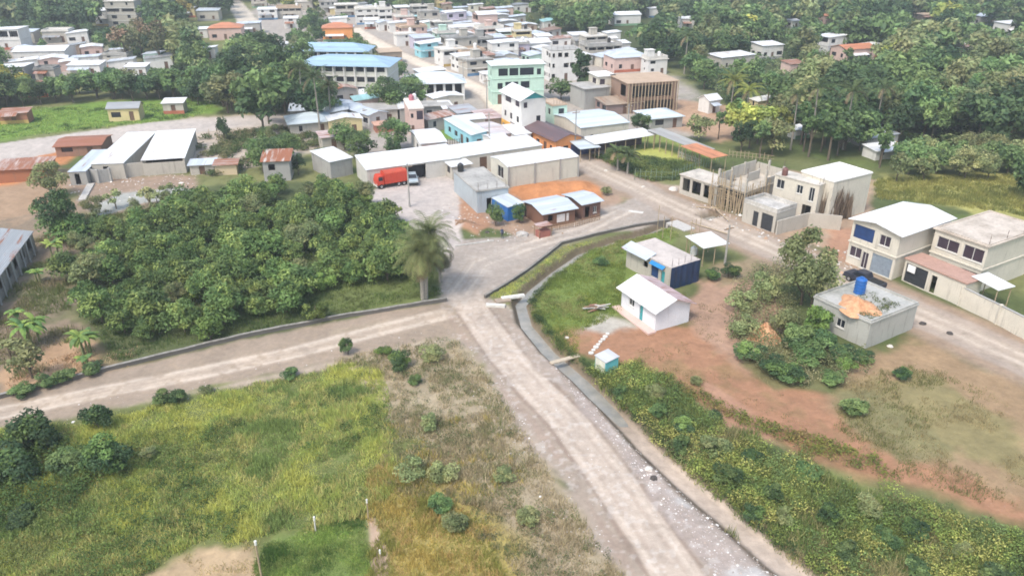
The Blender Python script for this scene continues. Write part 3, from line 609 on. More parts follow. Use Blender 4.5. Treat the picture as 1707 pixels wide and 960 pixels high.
def wall_run(name, label, cat, pts, h, th, m, capm=None, mi_pat=None, group=None, piers=0, z0=-.3, px=True, rough=0):
    """a wall following ground points, one mesh, piers and coping as parts"""
    q0 = [P(*p) for p in pts]; q = []; rr_ = random.Random(len(pts))
    for a, b in zip(q0[:-1], q0[1:]):
        n_ = max(1, int((b-a).length/1.4)) if rough else 1; pr_ = Vector((-(b-a).y, (b-a).x, 0)).normalized()
        q += [a + (b-a)*i/n_ + (pr_*rr_.uniform(-rough, rough) if i else pr_*0) for i in range(n_)]
    q.append(q0[-1])
    q = q if px else [Vector((*p, 0)) for p in pts]; o = q[0]; root = T(empty(name, (o.x, o.y, 0)), label, cat, group); mb = MB(); cp = MB()
    for a, b in zip(q[:-1], q[1:]):
        d = (b-a).normalized(); n = Vector((-d.y, d.x, 0)) * th/2; r = [a-n-o, b-n-o, b+n-o, a+n-o]
        mb.add([(p.x,p.y,z0) for p in r] + [(p.x,p.y,h) for p in r], [(0,1,5,4),(1,2,6,5),(2,3,7,6),(3,0,4,7),(4,5,6,7)])
        n2 = n * 1.5; r = [a-n2-o, b-n2-o, b+n2-o, a+n2-o]
        cp.add([(p.x,p.y,h+.004) for p in r] + [(p.x,p.y,h+.07) for p in r], [(0,1,5,4),(1,2,6,5),(2,3,7,6),(3,0,4,7),(4,5,6,7)])
        if piers:
            L_ = (b-a).length; k = max(1, int(L_/piers))
            for i in range(0 if a is q[0] else 1, k+1):
                c = a + d*(L_*i/k) - o; pb = MB(); s_ = th*.9; pb.box(c.x-s_, c.y-s_, z0, c.x+s_, c.y+s_, h+.14); pb.build('pier', m, root)
    mb.build('wall_body', m, root)
    if capm: cp.build('coping', capm, root)
    return root
# --- right side of the street, near
h1 = bq('two_storey_house', 'cream two-storey house under one large white metal roof, with a grey-blue roller shutter', 'house', (1419,362), (1505,395), (1589,361), 6.1, wl_cream, ('gx', metal((.86,.86,.86), 'y')), rise=.55, ov=.5, fine=True, floorline=wl_cream, seed=3, st=2,
   left=[(.05,.47,.1,2.6,'shutter'),(.54,.68,.05,2.3,'purple'),(.70,.96,1.1,2.5,'purple'),(.17,.40,3.9,5.3,'purple'),(.52,.95,3.7,5.5,'blue')], front=[(.7,.8,1.2,2.1,'win')])
h2 = bq('two_storey_house', 'two-storey house with flat stained concrete roof and two big dark purple upper windows', 'house', (1556,381), (1650,414), (1742,381), 6.0, wl_cream, ('flat', slabmat((.52,.46,.40), (.2,.16,.12), .8)), ov=.25, fine=True, st=2, floorline=wl_cream, parapet=.12,
   left=[(.04,.42,3.7,5.4,'purple'),(.50,.92,3.8,5.3,'purple'),(.06,.36,.9,2.4,'purple'),(.44,.58,.05,2.3,'gate'),(.64,.97,.9,2.4,'win')], front=[], rebar=4)
bq('gate_house', 'single-storey street front with brown edged slab and dark metal gate, before the flat roofed house', 'gatehouse', (1512,430), (1612,475), (1636,463), 2.9, wl_cream, ('flat', slabmat((.40,.25,.20), (.25,.15,.11), .5)), ov=.15, fine=True, left=[(.60,.97,.05,2.5,'gate'),(.44,.53,.05,2.3,'open')], front=[])
sg = MB(); 
shelter('awning', 'small white metal awning behind the cream boundary wall', 'awning', (1624,462), (1665,484), (1686,474), 3.0, mx, .25, None, 2)
wall_run('boundary_wall', 'long cream rendered boundary wall beside the street at the right edge', 'wall', [(1597,508), (1660,540), (1760,592), (1900,665)], 2.3, .2, wl_cream, wl_grey, piers=5)
h3 = bq('two_storey_house', 'cream two-storey house with flat bright white roof, right of the bamboo scaffolding', 'house', (1333,287), (1391,305), (1458,290), 6.2, wl_clean if False else wl_cream, ('flat', slabmat((.78,.77,.75), (.5,.48,.46), .3)), ov=.1, st=2, fine=True, left=[], front=[], parapet=.1)
bq('house_wing', 'street wing of the white roofed house with two upper windows and a narrow upper door', 'house', (1290,292), (1367,311), (1385,304), 5.6, wl_cream, ('flat', slabmat((.6,.56,.5))), ov=.1, st=2, fine=True, left=[(.08,.2,3.0,5.1,'win'),(.34,.48,3.7,5.0,'win'),(.76,.94,3.7,5.1,'win'),(.1,.3,.3,2.3,'open'),(.5,.8,.3,2.2,'open')], front=[], rebar=3)
h3b = bq('garage_block', 'low unroofed concrete block with a dark doorway and wide gate on the street', 'outbuilding', (1238,338), (1295,357), (1331,347), 3.0, wl_block, ('flat', slabmat((.55,.53,.5))), ov=.05, fine=True, left=[(.08,.42,.05,2.5,'gate'),(.52,.68,.05,2.3,'gate')], front=[], parapet=.5)
wall_run('yard_wall', 'cream yard wall right of the low concrete block', 'wall', [(1293,392), (1345,378), (1400,384)], 2.2, .2, wl_block)
tank('small dark water tank on the corner of the white roofed house wing', (P(1308,292,5.8).x, P(1308,292,5.8).y), 5.78, plain((.16,.07,.06), .5, 0, .2, 3), .45, 1.0)
tank('black water tank on the roof behind the bamboo scaffolding', (P(1303,262,5.8).x, P(1303,262,5.8).y), 5.9, BLACKP, .5, 1.1) if False else None
# dry palm bundles leaning on the house
for i, (a, b, hh, lb) in enumerate(((1382,366,5.2,'tall bundle of dry brown palm leaves leaning on the white roofed house'), (1398,362,4.4,'shorter bundle of dry palm leaves beside the tall one'), (1412,352,3.6,'small dry palm bundle nearest the back corner of the white roofed house'))):
    p = P(a, b); v, c = blades(np.full(190, p.x) + RNG.normal(0,.6,190), np.full(190, p.y) + RNG.normal(0,.3,190), 4, (hh*.7, hh), .2, .15, [(.19,.14,.10),(.12,.09,.07),(.26,.2,.15)], .1)
    V = v.reshape(-1,3) - np.array([p.x, p.y, 0]); me = npmesh('palm_leaf_bundle', V, np.arange(len(V)).reshape(-1,3), TUFT, col=c); T(link('palm_leaf_bundle', me, loc=(p.x,p.y,0)), lb, 'palm bundle')
# scaffolded shell
r4 = bq('unfinished_building', 'unfinished building with roofless upper walls and bare columns over a floor propped on bamboo poles', 'building', (1196, 307), (1243, 323), (1304, 300), 3.1, wl_block, ('flat', slabmat((.5,.45,.38))), ov=.1, left=[(.04,.96,.0,2.9,'open')], front=[(.05,.45,.0,2.7,'open')])
r = random.Random(5); w, d = r4['w'], r4['d']
for x, y in ((0, 0), (0, d*.5), (0, d-.3), (w*.33, d-.3), (w*.66, d-.3), (w-.3, d-.3), (w-.3, d*.5), (w-.3, 0), (w*.5, 0), (w*.4, d*.5), (w*.7, d*.5)):
    mb = MB(); hh = r.uniform(4.5, 5.8); mb.box(x, y, 3.27, x+.3, y+.3, hh); mb.build('column', wl_block, r4); mb = MB()
    for q in (.07, .23): mb.tube([(x+q, y+q, hh-.1), (x+q+r.uniform(-.1,.1), y+q, hh+r.uniform(.6,1.1))], .022, 4)
    mb.build('rebar', STEEL, r4)
for x0, y0, x1, y1, hh in ((.3, d-.2, w*.33, d-.05, 4.9), (w*.33+.3, d-.2, w*.66, d-.05, 5.3), (w*.66+.3, d-.2, w-.3, d-.05, 5.3), (w-.2, d*.5+.3, w-.05, d-.3, 5.0), (w-.2, .3, w-.05, d*.5, 4.9), (w*.5+.3, .05, w-.3, .2, 4.4), (.05, d*.5+.3, .2, d-.3, 4.3), (w*.4+.3, d*.5, w*.7, d*.5+.15, 4.7)):
    mb = MB(); mb.box(x0, y0, 3.27, x1, y1, hh); mb.build('upper_wall', wl_block, r4)
for i in range(46):
    y = -.3 + (d+.9) * i/45 + r.uniform(-.15,.15); x0 = -r.uniform(.1, 1.5); mb = MB(); hh = r.uniform(2.7, 3.6) if i % 4 else r.uniform(4.5, 6.2)
    mb.tube([(x0, y, -.3), (x0 + r.uniform(-.2,.3), y + r.uniform(-.3,.3), hh)], [.09, .06], 6); mb.build('scaffold_pole', POLE, r4)
for i in range(14):
    x = .3 + (w*.55) * i/13; mb = MB(); mb.tube([(x, -.3, -.3), (x + r.uniform(-.2,.2), -.25, r.uniform(2.9, 5))], [.08, .06], 6); mb.build('scaffold_pole', POLE, r4)
for i in range(10):
    mb = MB(); y = r.uniform(0, max(1, d-3)); z = r.uniform(1.4, 4.6); mb.tube([(-.8, y, z), (-.8, y+r.uniform(2.5,4), z+r.uniform(-.3,.3))], .05, 5); mb.build('scaffold_pole', POLE, r4)
r4b = bq('unfinished_room', 'half built concrete room with open columns and a sloping slab edge beside the pit', 'building', (1138,290), (1196,312), (1222,300), 3.1, wl_block, ('flat', slabmat((.55,.5,.44))), ov=.15, left=[(.06,.34,.7,2.8,'open'),(.42,.66,.7,2.8,'open'),(.72,.92,.7,2.8,'open')], front=[], rebar=4)
# pit frame, planks
for i, (a, b, lb) in enumerate((((1150,372),(1212,392),'long yellow plank lying across the near side of the pit'), ((1188,345),(1215,372),'plank leaning over the right end of the pit'), ((1160,346),(1196,352),'short plank on the far side of the pit'))):
    p, q = P(*a), P(*b); mb = MB(); d = (q-p); mb.tube([(0,0,.12),(d.x,d.y,.22 + .1*i)], .09, 4); T(mb.build('plank', POLE, loc=(p.x,p.y,0)), lb, 'plank', 'planks around the pit')
for i, (a, b) in enumerate(((1150,398),(1157,396),(1165,392))):
    p = P(a, b); mb = MB(); mb.tube([(0,0,-.3),(.1,.05,2.8)], .05, 6); T(mb.build('bamboo_pole', POLE, loc=(p.x,p.y,0)), 'thin upright bamboo pole by the pit, %s of three from the left' % ('first', 'second', 'third')[i], 'pole', 'poles by the pit')
# roof with the blue tank
r5 = bq('flat_roof_house', 'low house with weedy grey concrete roof carrying the blue water tank', 'house', (1352,497), (1452,541), (1537,511), 3.0, wallmat((.42,.42,.39), .9), ('flat', slabmat((.40,.40,.38), (.15,.16,.13), .85)), ov=.1, fine=True, front=[], left=[(.4,.55,1,2,'win')], parapet=.22)
pt_ = P(1432, 488, 3.2); tank('bright blue water tank standing on the weedy concrete roof', (pt_.x, pt_.y), 3.18, BLUEP, .62, 1.75)
w, d = r5['w'], r5['d']; n_ = 46; rx5, ry5 = RNG.uniform(.4, w*.75, n_), RNG.uniform(.3, d*.6, n_); v, cc = leaves(rx5, ry5, np.full(n_, 3.25), np.full(n_, .45), np.full(n_, .3), 24, .1, [(.13,.16,.07),(.19,.2,.1),(.1,.13,.05)])
me = npmesh('roof_weeds', v.reshape(-1,3), np.arange(len(v)*4).reshape(-1,4), LEAF, col=cc); link('roof_weeds', me, r5)
# tarpaulin house and its neighbours
r6 = bq('block_house', 'grey block house with rough concrete roof and navy tarpaulin side wall', 'house', (1041,412), (1119,449), (1171,436), 2.8, wl_block, ('flat', slabmat((.50,.45,.42), (.24,.21,.2), .6)), ov=.05, fine=True, left=[(.12,.20,.1,2.0,'teal'),(.26,.42,.6,2.2,'blue'),(.5,.6,1.3,2.1,'open')], front=[], rebar=5)
w, d = r6['w'], r6['d']; mb = MB()
for i in range(10):
    x0, x1 = -.05 + (w+.1)*i/10, -.05 + (w+.1)*(i+1)/10; y0, y1 = (-.1 - .08*(i % 2)), (-.1 - .08*((i+1) % 2)); mb.add([(x0,y0,0),(x1,y1,0),(x1,y1,2.98),(x0,y0,2.98)], [(0,1,2,3)])
mb.build('tarpaulin', plain((.012,.035,.10), .5, 0, .4, 1.2), r6)
sheet(r6, [(-.75, d*.45, 2.75), (.9, d*.45, 3.3), (.9, d+.3, 3.3), (-.75, d+.3, 2.75)], zx, name='awning')
sheet(r6, [(-.5, d*.12, 2.45), (-.02, d*.12, 2.72), (-.02, d*.42, 2.72), (-.5, d*.42, 2.45)], plain((.02,.22,.55), .5, 0, .3, 2), name='blue_awning')
s6 = shelter('open_shelter', 'small open shelter with a bright white metal roof between street and tarpaulin house', 'shelter', (1148,394), (1173,414), (1212,403), 2.7, my, .15, None, 3)
p = P(1156, 424, 0); tank('white drum beside the open shelter', (p.x, p.y), 0, WHITEP, .45, 1.0)
r7 = bq('white_house', 'small white gabled house with one white and one pinkish striped roof slope', 'house', (1031,476), (1093,522), (1159,502), 2.6, wl_clean, ('gy', metal((.80,.80,.80), 'y'), metal((.62,.47,.48), 'y', .35)), rise=.95, ov=.5, fine=True, left=[(.36,.46,.05,2.05,'teal'),(.62,.78,1.0,1.9,'win')], front=[], gablemat=None)
w, d = r7['w'], r7['d']; mb = MB(); mb.box(-1.1, -.3, -.3, -.005, d+.4, .12); mb.build('step', wl_pink, r7)
r8 = bq('privy', 'tiny turquoise privy with a slanting pale roof above the ditch', 'outhouse', (993,591), (1010,605), (1031,595), 1.55, wallmat((.12,.42,.46), .2), ('sx', metal((.62,.63,.66), 'x')), rise=.15, ov=.08, fine=True, left=[(.15,.85,.05,1.4,'teal')], front=[])
bb = MB(); w, d = r8['w'], r8['d']; bb.box(-.03, .1, .02, -.005, d-.1, 1.45); bb.build('door_panel', plain((.66,.66,.58), .6), r8)

# --- centre block
c1 = bq('block_house', 'grey-blue walled house with rough flat concrete roof and a black tank at its back corner', 'house', (753,286), (794,321), (850,314), 3.4, wallmat((.40,.45,.49), .7), ('flat', sl_g), ov=.15, fine=True, left=[], front=[(.30,.46,.05,2.2,'open')], parapet=.08, rebar=4)
p = P(760, 292, 3.5); tank('small black water tank on the back corner of the grey-blue house', loc(c1, .9, c1['d']-.9), 3.57, BLACKP, .5, 1.2)
bq('lean_to', 'lean-to with bright blue tarpaulin side and pale metal roof', 'shed', (832,327), (846,346), (866,336), 2.3, plain((.02,.16,.50), .5, 0, .3, 1), ('sx', zx), rise=.2, ov=.1, left=[], front=[])
c2 = bq('plank_house', 'brown plank house with wide pale corrugated roof and white sheets on its wall', 'house', (874,334), (904,358), (962,345), 2.3, wallmat((.20,.10,.065), .6, (.08,.05,.04)), ('gx', zy), rise=.5, ov=.4, fine=True, left=[], front=[(.15,.3,.9,1.8,'open')])
for f in (.42, .60, .72):
    mb = MB(); x = c2['w']*f; mb.box(x, -.09, .5, x+(.95 if f < .5 else .4), -.03, 1.7); mb.build('hung_sheet', plain((.72,.66,.64), .8), c2)
c2b = bq('plank_house', 'smaller plank house with raised pale roof joined at the right of the wide roofed one', 'house', (945,322), (970,342), (1001,331), 2.6, wallmat((.17,.09,.07), .6), ('gx', zy), rise=.35, ov=.4, fine=True, left=[], front=[(.15,.4,.1,2.0,'open'),(.6,.8,.8,1.8,'win')])
c3 = bq('walled_warehouse', 'cream walled warehouse with broad white roof and buttress columns', 'warehouse', (820,261), (846,279), (964,260), 3.6, wallmat((.58,.57,.50), .35), ('gx', my), rise=.5, ov=.1, fine=True, left=[(.25,.6,1.0,3.0,'win')], front=[], parapet=0)
for f in (0, .36, .72, .985):
    mb = MB(); x = c3['w']*f; mb.box(x, -.16, -.4, x+.3, -.003, 3.65); mb.build('column', wl_grey, c3)
w1 = bq('long_warehouse', 'long white roofed warehouse with an open bay behind the red truck', 'warehouse', (598,265), (610,284), (766,261), 3.0, wallmat((.56,.54,.50), .4), ('sy', my), rise=.7, ov=.15, fine=True, left=[], front=[(.40,.62,.05,2.7,'open')])
w2 = bq('row_house', 'long low cream house with red-brown door continuing the warehouse row', 'house', (757,246), (768,262), (899,239), 3.0, wallmat((.60,.57,.50), .4), ('sy', my), rise=.5, ov=.15, fine=True, left=[], front=[(.03,.08,.9,2,'win'),(.22,.31,.05,2.4,'door'),(.44,.52,1.2,2.1,'win'),(.55,.58,1.2,2.1,'win'),(.72,.80,1.3,2.0,'win'),(.92,.95,.05,2.1,'door')])
bc('store_room', 'small white roofed store with brown door beside the grey-blue house', 'shed', 762, 300, 3.5, 3, 2.4, wl_org if False else wl_block, ('sy', mx), 30, rise=.2, seed=4)
# --- left compound
bq('walled_shed', 'white roofed shed with cream block wall, right half of the left compound', 'shed', (246,224), (234,268), (313,252), 2.8, wl_block, ('sy', mx), rise=.5, ov=.15, left=[], front=[(.02,.96,2.2,2.75,'open')], ang=14)
bq('walled_shed', 'bright white roofed shed in the middle of the left compound', 'shed', (180,226), (150,274), (206,272), 2.8, wl_block, ('sy', mx), rise=.5, ov=.1, left=[], front=[(.35,.52,.1,2.3,'open')], ang=6)
bq('lean_to', 'small pale lean-to at the left end of the left compound', 'shed', (122,254), (112,287), (145,284), 2.4, wl_grey, ('sy', zx), rise=.3, ov=.1, left=[], front=[(.3,.6,.1,2,'open')], ang=8)
wall_run('compound_wall', 'cream block wall between the white sheds of the left compound', 'wall', [(205,297), (246,292)], 2.4, .2, wl_block, piers=2.5)
wall_run('compound_wall', 'broken grey wall in front of the middle white shed', 'wall', [(146,302), (166,306), (186,303)], 2.3, .2, wl_grey, piers=2.5)
bc('rusty_shed', 'rust-red metal shed standing on orange earth at the left edge', 'shed', 30, 306, 8, 5, 2.3, wallmat((.36,.14,.07), .5), ('sy', rx_), 12, rise=.4, seed=8)
bc('rusty_shed', 'long rust-red roof just behind the left compound', 'shed', 125, 262, 8, 7, 2.0, wallmat((.30,.17,.12), .6), ('gx', metal((.36,.15,.10), 'y', .8)), 10, rise=.5, seed=9)
bc('cream_hut', 'tiny hut with cream front beside the orchard top corner', 'hut', 375, 293, 3.6, 2.4, 1.9, wallmat((.62,.50,.34), .4), ('sy', ry_), 10, rise=.2, seed=10, front=[], left=[])
bc('tin_shed', 'low shed with grey roof left of the tiny cream hut', 'shed', 335, 292, 4, 2.6, 1.8, wl_block, ('sy', zx), 10, rise=.2, seed=11, left=[])
# lower left building
p0, p1 = P(0, 452, 3), P(52, 384, 3); a3 = math.atan2(p1.y-p0.y, p1.x-p0.x); n0 = p1 - (p1-p0).normalized() * 26
r3_ = house('long_shed', 'long stained grey shed with leaning posts at the left edge', 'shed', (n0.x, n0.y), a3, 26, 7, 2.8, wallmat((.30,.28,.25), .8), ('gx', metal((.40,.42,.44), 'y', .2)), rise=.8, ov=.2, left=[], front=[(.08+.115*i, .14+.115*i, 1.0, 2.4, 'open') for i in range(8)])
for i in range(12):
    mb = MB(); x = 1 + i*2.1; mb.tube([(x, -.25, -.4), (x, -.2, 2.9)], .12, 4); mb.build('post', wl_grey, r3_)
# --- houses around the back of the orchard
bc('rusty_hut', 'narrow two-storey hut with striped rusty roof behind the orchard', 'hut', 460, 303, 4.4, 4.2, 3.6, wl_grey, ('sy', metal((.62,.60,.58), 'x', .85)), 8, rise=.7, front=[(.2,.45,1.9,3.0,'open')], left=[], seed=3)
bq('white_shed', 'bright white roofed shed behind the orchard, left of the long warehouse', 'shed', (531,253), (549,271), (581,259), 3.0, wl_grey, ('sy', my), rise=.4, ov=.2, left=[], front=[])
bc('rusty_shed', 'pinkish rusty roof just behind the bright white shed', 'shed', 550, 252, 4.5, 3.5, 2.6, wl_block, ('sy', px_m), 25, rise=.3, seed=5)
bc('hip_roof_house', 'pale blue-white hip roofed house among palms behind the orchard', 'house', 508, 228, 8.5, 7, 2.6, wl_block, ('hip', metal((.62,.70,.74), 'y')), 20, rise=1.3, ov=.5, seed=6)
bc('small_house', 'low house with pale roof behind the hip roofed house', 'house', 508, 205, 7, 5, 2.6, wl_grey, ('sy', zx), 10, rise=.4, seed=7)
bc('long_house', 'narrow long house with pale roof running away from the palms', 'house', 590, 214, 4.5, 15, 2.8, wl_white, ('gy', zy), 42, rise=.5, seed=12)
bc('small_house', 'grey concrete roofed house left of the pink house', 'house', 632, 208, 7.0, 6, 3.0, wl_block, ('flat', sl_g), 10, seed=13, ov=.4)
bc('brick_stand', 'open reddish brick room below the grey roofed house', 'outbuilding', 642, 222, 5, 3, 1.5, wallmat((.42,.18,.12), .4), ('flat', slabmat((.5,.3,.22))), 20, seed=14, left=[], front=[])
c8 = bq('pink_house', 'two-storey pink house with white rooftop edge and brown garage door', 'house', (651,168), (681,183), (707,181), 5.4, wl_pink, ('flat', slabmat((.74,.68,.64), (.5,.45,.42), .4)), ang=14, st=2, ov=.15, parapet=.25, front=[(.5,.95,3.2,5.0,'purple'),(.1,.28,3.6,4.5,'win'),(.1,.3,.1,2.1,'door')], left=[(.2,.35,3.2,4.5,'win'),(.6,.7,3.4,4.5,'win')], seed=3)
p = P(670,166,5.7); tank('pink roof tank on the two-storey pink house', loc(c8, 1.4, c8['d']-1.4), 5.6, plain((.45,.16,.20),.6), .55, 1.0)
p = P(694,172,5.7); tank('white roof tank on the back corner of the two-storey pink house', loc(c8, c8['w']-.8, c8['d']-1.0), 5.6, WHITEP, .45, 1.1)
c9 = bq('white_house', 'low house under a broad white roof with an orange rusty lean-to', 'house', (672,218), (700,240), (744,234), 3.0, wl_white, ('gx', my), ang=18, rise=.5, ov=.3, front=[(.1,.2,1,2,'win'),(.5,.6,.1,2,'door')], left=[(.3,.5,1,2,'win')])
shelter('rusty_lean_to', 'orange rusty lean-to roof in front of the broad white roof', 'shelter', (700,237), (706,248), (735,244), 2.4, metal((.50,.24,.13),'x',.8), .3, 18, 2)
bc('grey_house', 'low grey roofed house beside a bright white awning, right of the pink house', 'house', 722, 200, 6, 5, 2.8, wl_grey, ('flat', sl_g), 15, seed=17)
shelter('awning', 'bright white awning beside the low grey roofed house', 'awning', (722,170), (738,182), (757,178), 2.8, my, .2, 15, 2)
# row of houses on the left of the street
row = [((748,197),(785,226),(813,222),3.0,wl_cyan,('sx',metal((.66,.72,.74),'x')),'long pale turquoise walled house with white roof facing the small lawn'),
       ((745,180),(762,190),(800,186),3.0,wl_grey,('sy',metal((.45,.47,.5),'y',.25)),'grey tin roofed house behind the turquoise walled one'),
       ((798,205),(822,226),(850,219),2.9,wl_pink,('gx',metal((.66,.62,.64),'y',.25)),'pinkish grey roofed house next along from the turquoise walled one'),
       ((838,208),(858,226),(885,221),2.9,wl_white,('gx',my),'white roofed house at the street end of the row'),
       ((786,188),(806,200),(838,194),2.8,wl_mud,('sy',px_m),'dull reddish roof between the row and the street'),
       ((808,224),(822,236),(850,231),3.2,wl_white,('gx',metal((.76,.76,.77),'y')),'small white gabled roof just behind the long warehouse row')]
for i, (a, b, c, h_, wm, rf, lb) in enumerate(row): bq('row_house', lb, 'house', a, b, c, h_, wm, rf, ang=26, rise=.4, ov=.2, seed=20+i, left=[(.1,.2,.9,2,'win'),(.3,.4,.1,2,'door'),(.5,.62,.9,2,'win'),(.75,.85,.9,2,'win')])
# --- big houses along the street
g3 = bq('three_storey_building', 'pale green three-storey building with long window bands', 'building', (808,103), (818,111), (906,104), 9.0, wl_green, ('flat', slabmat((.66,.72,.70), (.5,.55,.52), .4)), ang=12, st=3, ov=.4, floorline=wl_green,
    front=[(.12,.3,6.6,8.3,'win'),(.33,.5,6.6,8.3,'win'),(.53,.8,6.6,8.3,'win'),(.86,.94,6.6,8.0,'win'),(.25,.5,3.6,5.2,'win'),(.55,.72,3.6,5.2,'win'),(.1,.2,3.6,5.0,'win'),(.1,.22,.1,2.4,'door'),(.4,.6,.9,2.3,'win')], left=[(.2,.4,6.5,8,'win'),(.6,.8,3.5,5,'win')], seed=2)
g4 = bq('three_storey_building', 'white three-storey building with teal gable and yellow-orange ground floor', 'building', (833,150), (867,168), (904,158), 8.6, wl_white, ('gy', metal((.80,.80,.80),'y')), ang=24, rise=1.3, ov=.5, st=3,
    left=[(.1,.3,6.9,8.1,'purple'),(.5,.8,6.9,8.1,'purple'),(.12,.24,3.8,5.0,'win'),(.45,.57,3.8,5.0,'win'),(.75,.86,3.8,5.0,'win'),(.1,.25,.1,2.2,'open'),(.4,.5,.1,2.2,'open'),(.65,.75,.8,2.2,'open'),(.86,.95,.1,2.2,'open')], front=[(.62,.8,4.0,5.2,'win'),(.1,.25,6.9,8.0,'purple')], gablemat=TEAL, seed=3)
w, d = g4['w'], g4['d']; mb = MB()
for (u0, u1, z0, z1) in ((0,.1,0,2.9),(.25,.4,0,2.9),(.5,.65,0,2.9),(.75,.86,0,2.9),(.95,1,0,2.9),(.1,.25,2.2,2.9),(.4,.5,2.2,2.9),(.65,.75,2.2,2.9),(.86,.95,2.2,2.9),(.65,.75,0,.8)): mb.box(-.05, u0*d, z0, -.004, u1*d, z1)
mb.build('ground_floor_cladding', wallmat((.78,.42,.08), .2), g4)
o5 = bq('street_house', 'long single-storey house with dark brown roof and orange street wall', 'house', (868,200), (925,236), (958,221), 3.3, wallmat((.78,.33,.13), .25), ('gy', brx, brx), rise=.9, ov=.5, ang=29,
    left=[(.08,.13,.9,2,'win'),(.2,.27,.1,2.2,'door'),(.36,.44,.9,2.1,'win'),(.52,.6,.1,2.2,'door'),(.7,.78,.9,2.1,'win'),(.88,.95,.9,2.1,'win')], front=[(.3,.5,.9,2,'win')])
w, d = o5['w'], o5['d']
bc('kiosk', 'small yellow kiosk with pale roof at the near end of the orange house', 'kiosk', 917, 252, 3.6, 3.6, 2.6, wl_yel, ('sx', metal((.62,.66,.64),'x')), 29, rise=.25, seed=2, left=[(.3,.7,.8,2,'open')])
bc('kiosk', 'blue-grey kiosk beside the yellow one on the street', 'kiosk', 942, 256, 3.6, 3, 2.5, wallmat((.16,.20,.38), .3), ('sx', zx), 29, rise=.25, seed=2, left=[(.3,.7,.8,2,'open')])
shelter('awning', 'pale metal awning over the street corner right of the kiosks', 'awning', (957,236), (967,249), (998,243), 2.5, metal((.58,.64,.68),'y'), .3, 20, 3, back=plain((.03,.05,.16),.6))
bq('walled_yard_building', 'large building with wide pale blue-white roofs behind the orange house', 'building', (940,188), (968,214), (1046,202), 3.6, wl_cream, ('gx', metal((.66,.73,.78),'y')), ang=24, rise=.7, ov=.2, left=[(.1,.9,.1,.2,'win')], front=[(.2,.26,1,2,'win'),(.6,.66,1,2,'win')])
g6 = bq('two_storey_house', 'pale green two-storey house with flat beige roof behind the orange house', 'house', (900,168), (921,178), (942,173), 5.4, wl_green, ('flat', sl_t), ang=22, st=2, ov=.15, parapet=.15, rebar=5, front=[(.4,.8,3.2,4.8,'win')], left=[(.2,.4,3.4,4.6,'win'),(.6,.75,3.4,4.6,'win')])
w7 = bq('two_storey_house', 'cream two-storey house with white roof and dark balcony, left of the brown shed', 'house', (981,121), (996,129), (1024,125), 6.6, wl_cream, ('flat', slabmat((.76,.76,.74),(.6,.6,.58),.3)), ang=18, st=2, ov=.3, front=[(.12,.42,4.2,6.0,'purple')], left=[(.2,.6,4.2,6,'purple')])
bc('grey_house', 'tall grey block house below the cream two-storey house', 'house', 985, 183, 6.5, 7, 4.6, wl_grey, ('flat', sl_g), 24, st=1, seed=33, front=[], left=[])
g8 = bq('unfinished_hall', 'large unfinished hall with brown thatch-coloured roof on tall poles', 'building', (1010,126), (1046,141), (1124,132), 6.6, wallmat((.30,.20,.15), .6), ('flat', slabmat((.44,.33,.24),(.28,.2,.14),.6)), ang=16, st=2, ov=.3, front=[(.05,.28,.2,2.6,'open'),(.32,.6,.2,2.6,'open'),(.64,.95,.2,2.6,'open'),(.1,.9,3.4,6.0,'open')], left=[(.1,.4,3.4,6,'open')])
for i in range(16):
    mb = MB(); x = g8['w']*i/15; mb.tube([(x, -.5, -.3), (x+.05, -.45, 6.6)], .11, 6); mb.build('pole', POLE, g8)
bc('brown_annex', 'low brown roofed annex at the foot of the unfinished hall', 'outbuilding', 1035, 193, 9, 6, 2.4, wallmat((.28,.2,.18), .6), ('sy', metal((.44,.35,.27),'x',.2)), 20, rise=.4, seed=8)
bc('hip_roof_hut', 'white hip roofed hut between the two cattle sheds and the hall', 'hut', 1103, 217, 7.4, 7.4, 2.4, wl_grey, ('hip', metal((.66,.74,.78),'y')), 20, rise=1.1, ov=.4, seed=9)
shelter('cattle_shed', 'long open shed with bright white roof behind the grass yard', 'shed', (984,229), (992,241), (1094,224), 2.8, metal((.80,.80,.80),'x'), .3, 29, 7, back=wallmat((.10,.07,.09), .3))
s9 = shelter('cattle_shed', 'long open shed with weathered grey roof along the right of the grass yard', 'shed', (1096,218), (1168,253), (1185,246), 2.8, metal((.42,.41,.39),'x',.12), .5, 30, 2)
for i in range(9):
    mb = MB(); y = .4 + (s9['d']-.8)*i/8; mb.tube([(.15, y, -.3), (.15, y, 2.8)], .09, 6); mb.build('post', POLE, s9)
shelter('rusty_lean_to', 'orange rusty roof end at the near end of the grey cattle shed', 'shelter', (1163,240), (1187,264), (1206,256), 2.9, metal((.66,.27,.13),'x',.3), .2, 30, 2)
bc('unfinished_building', 'white scaffolded block with rows of open window holes in mid town', 'building', 937, 137, 9, 7, 8, wl_white, ('flat', sl_g), 18, st=3, seed=41, ov=.05, rebar=6, ty='open', dens=1.8)
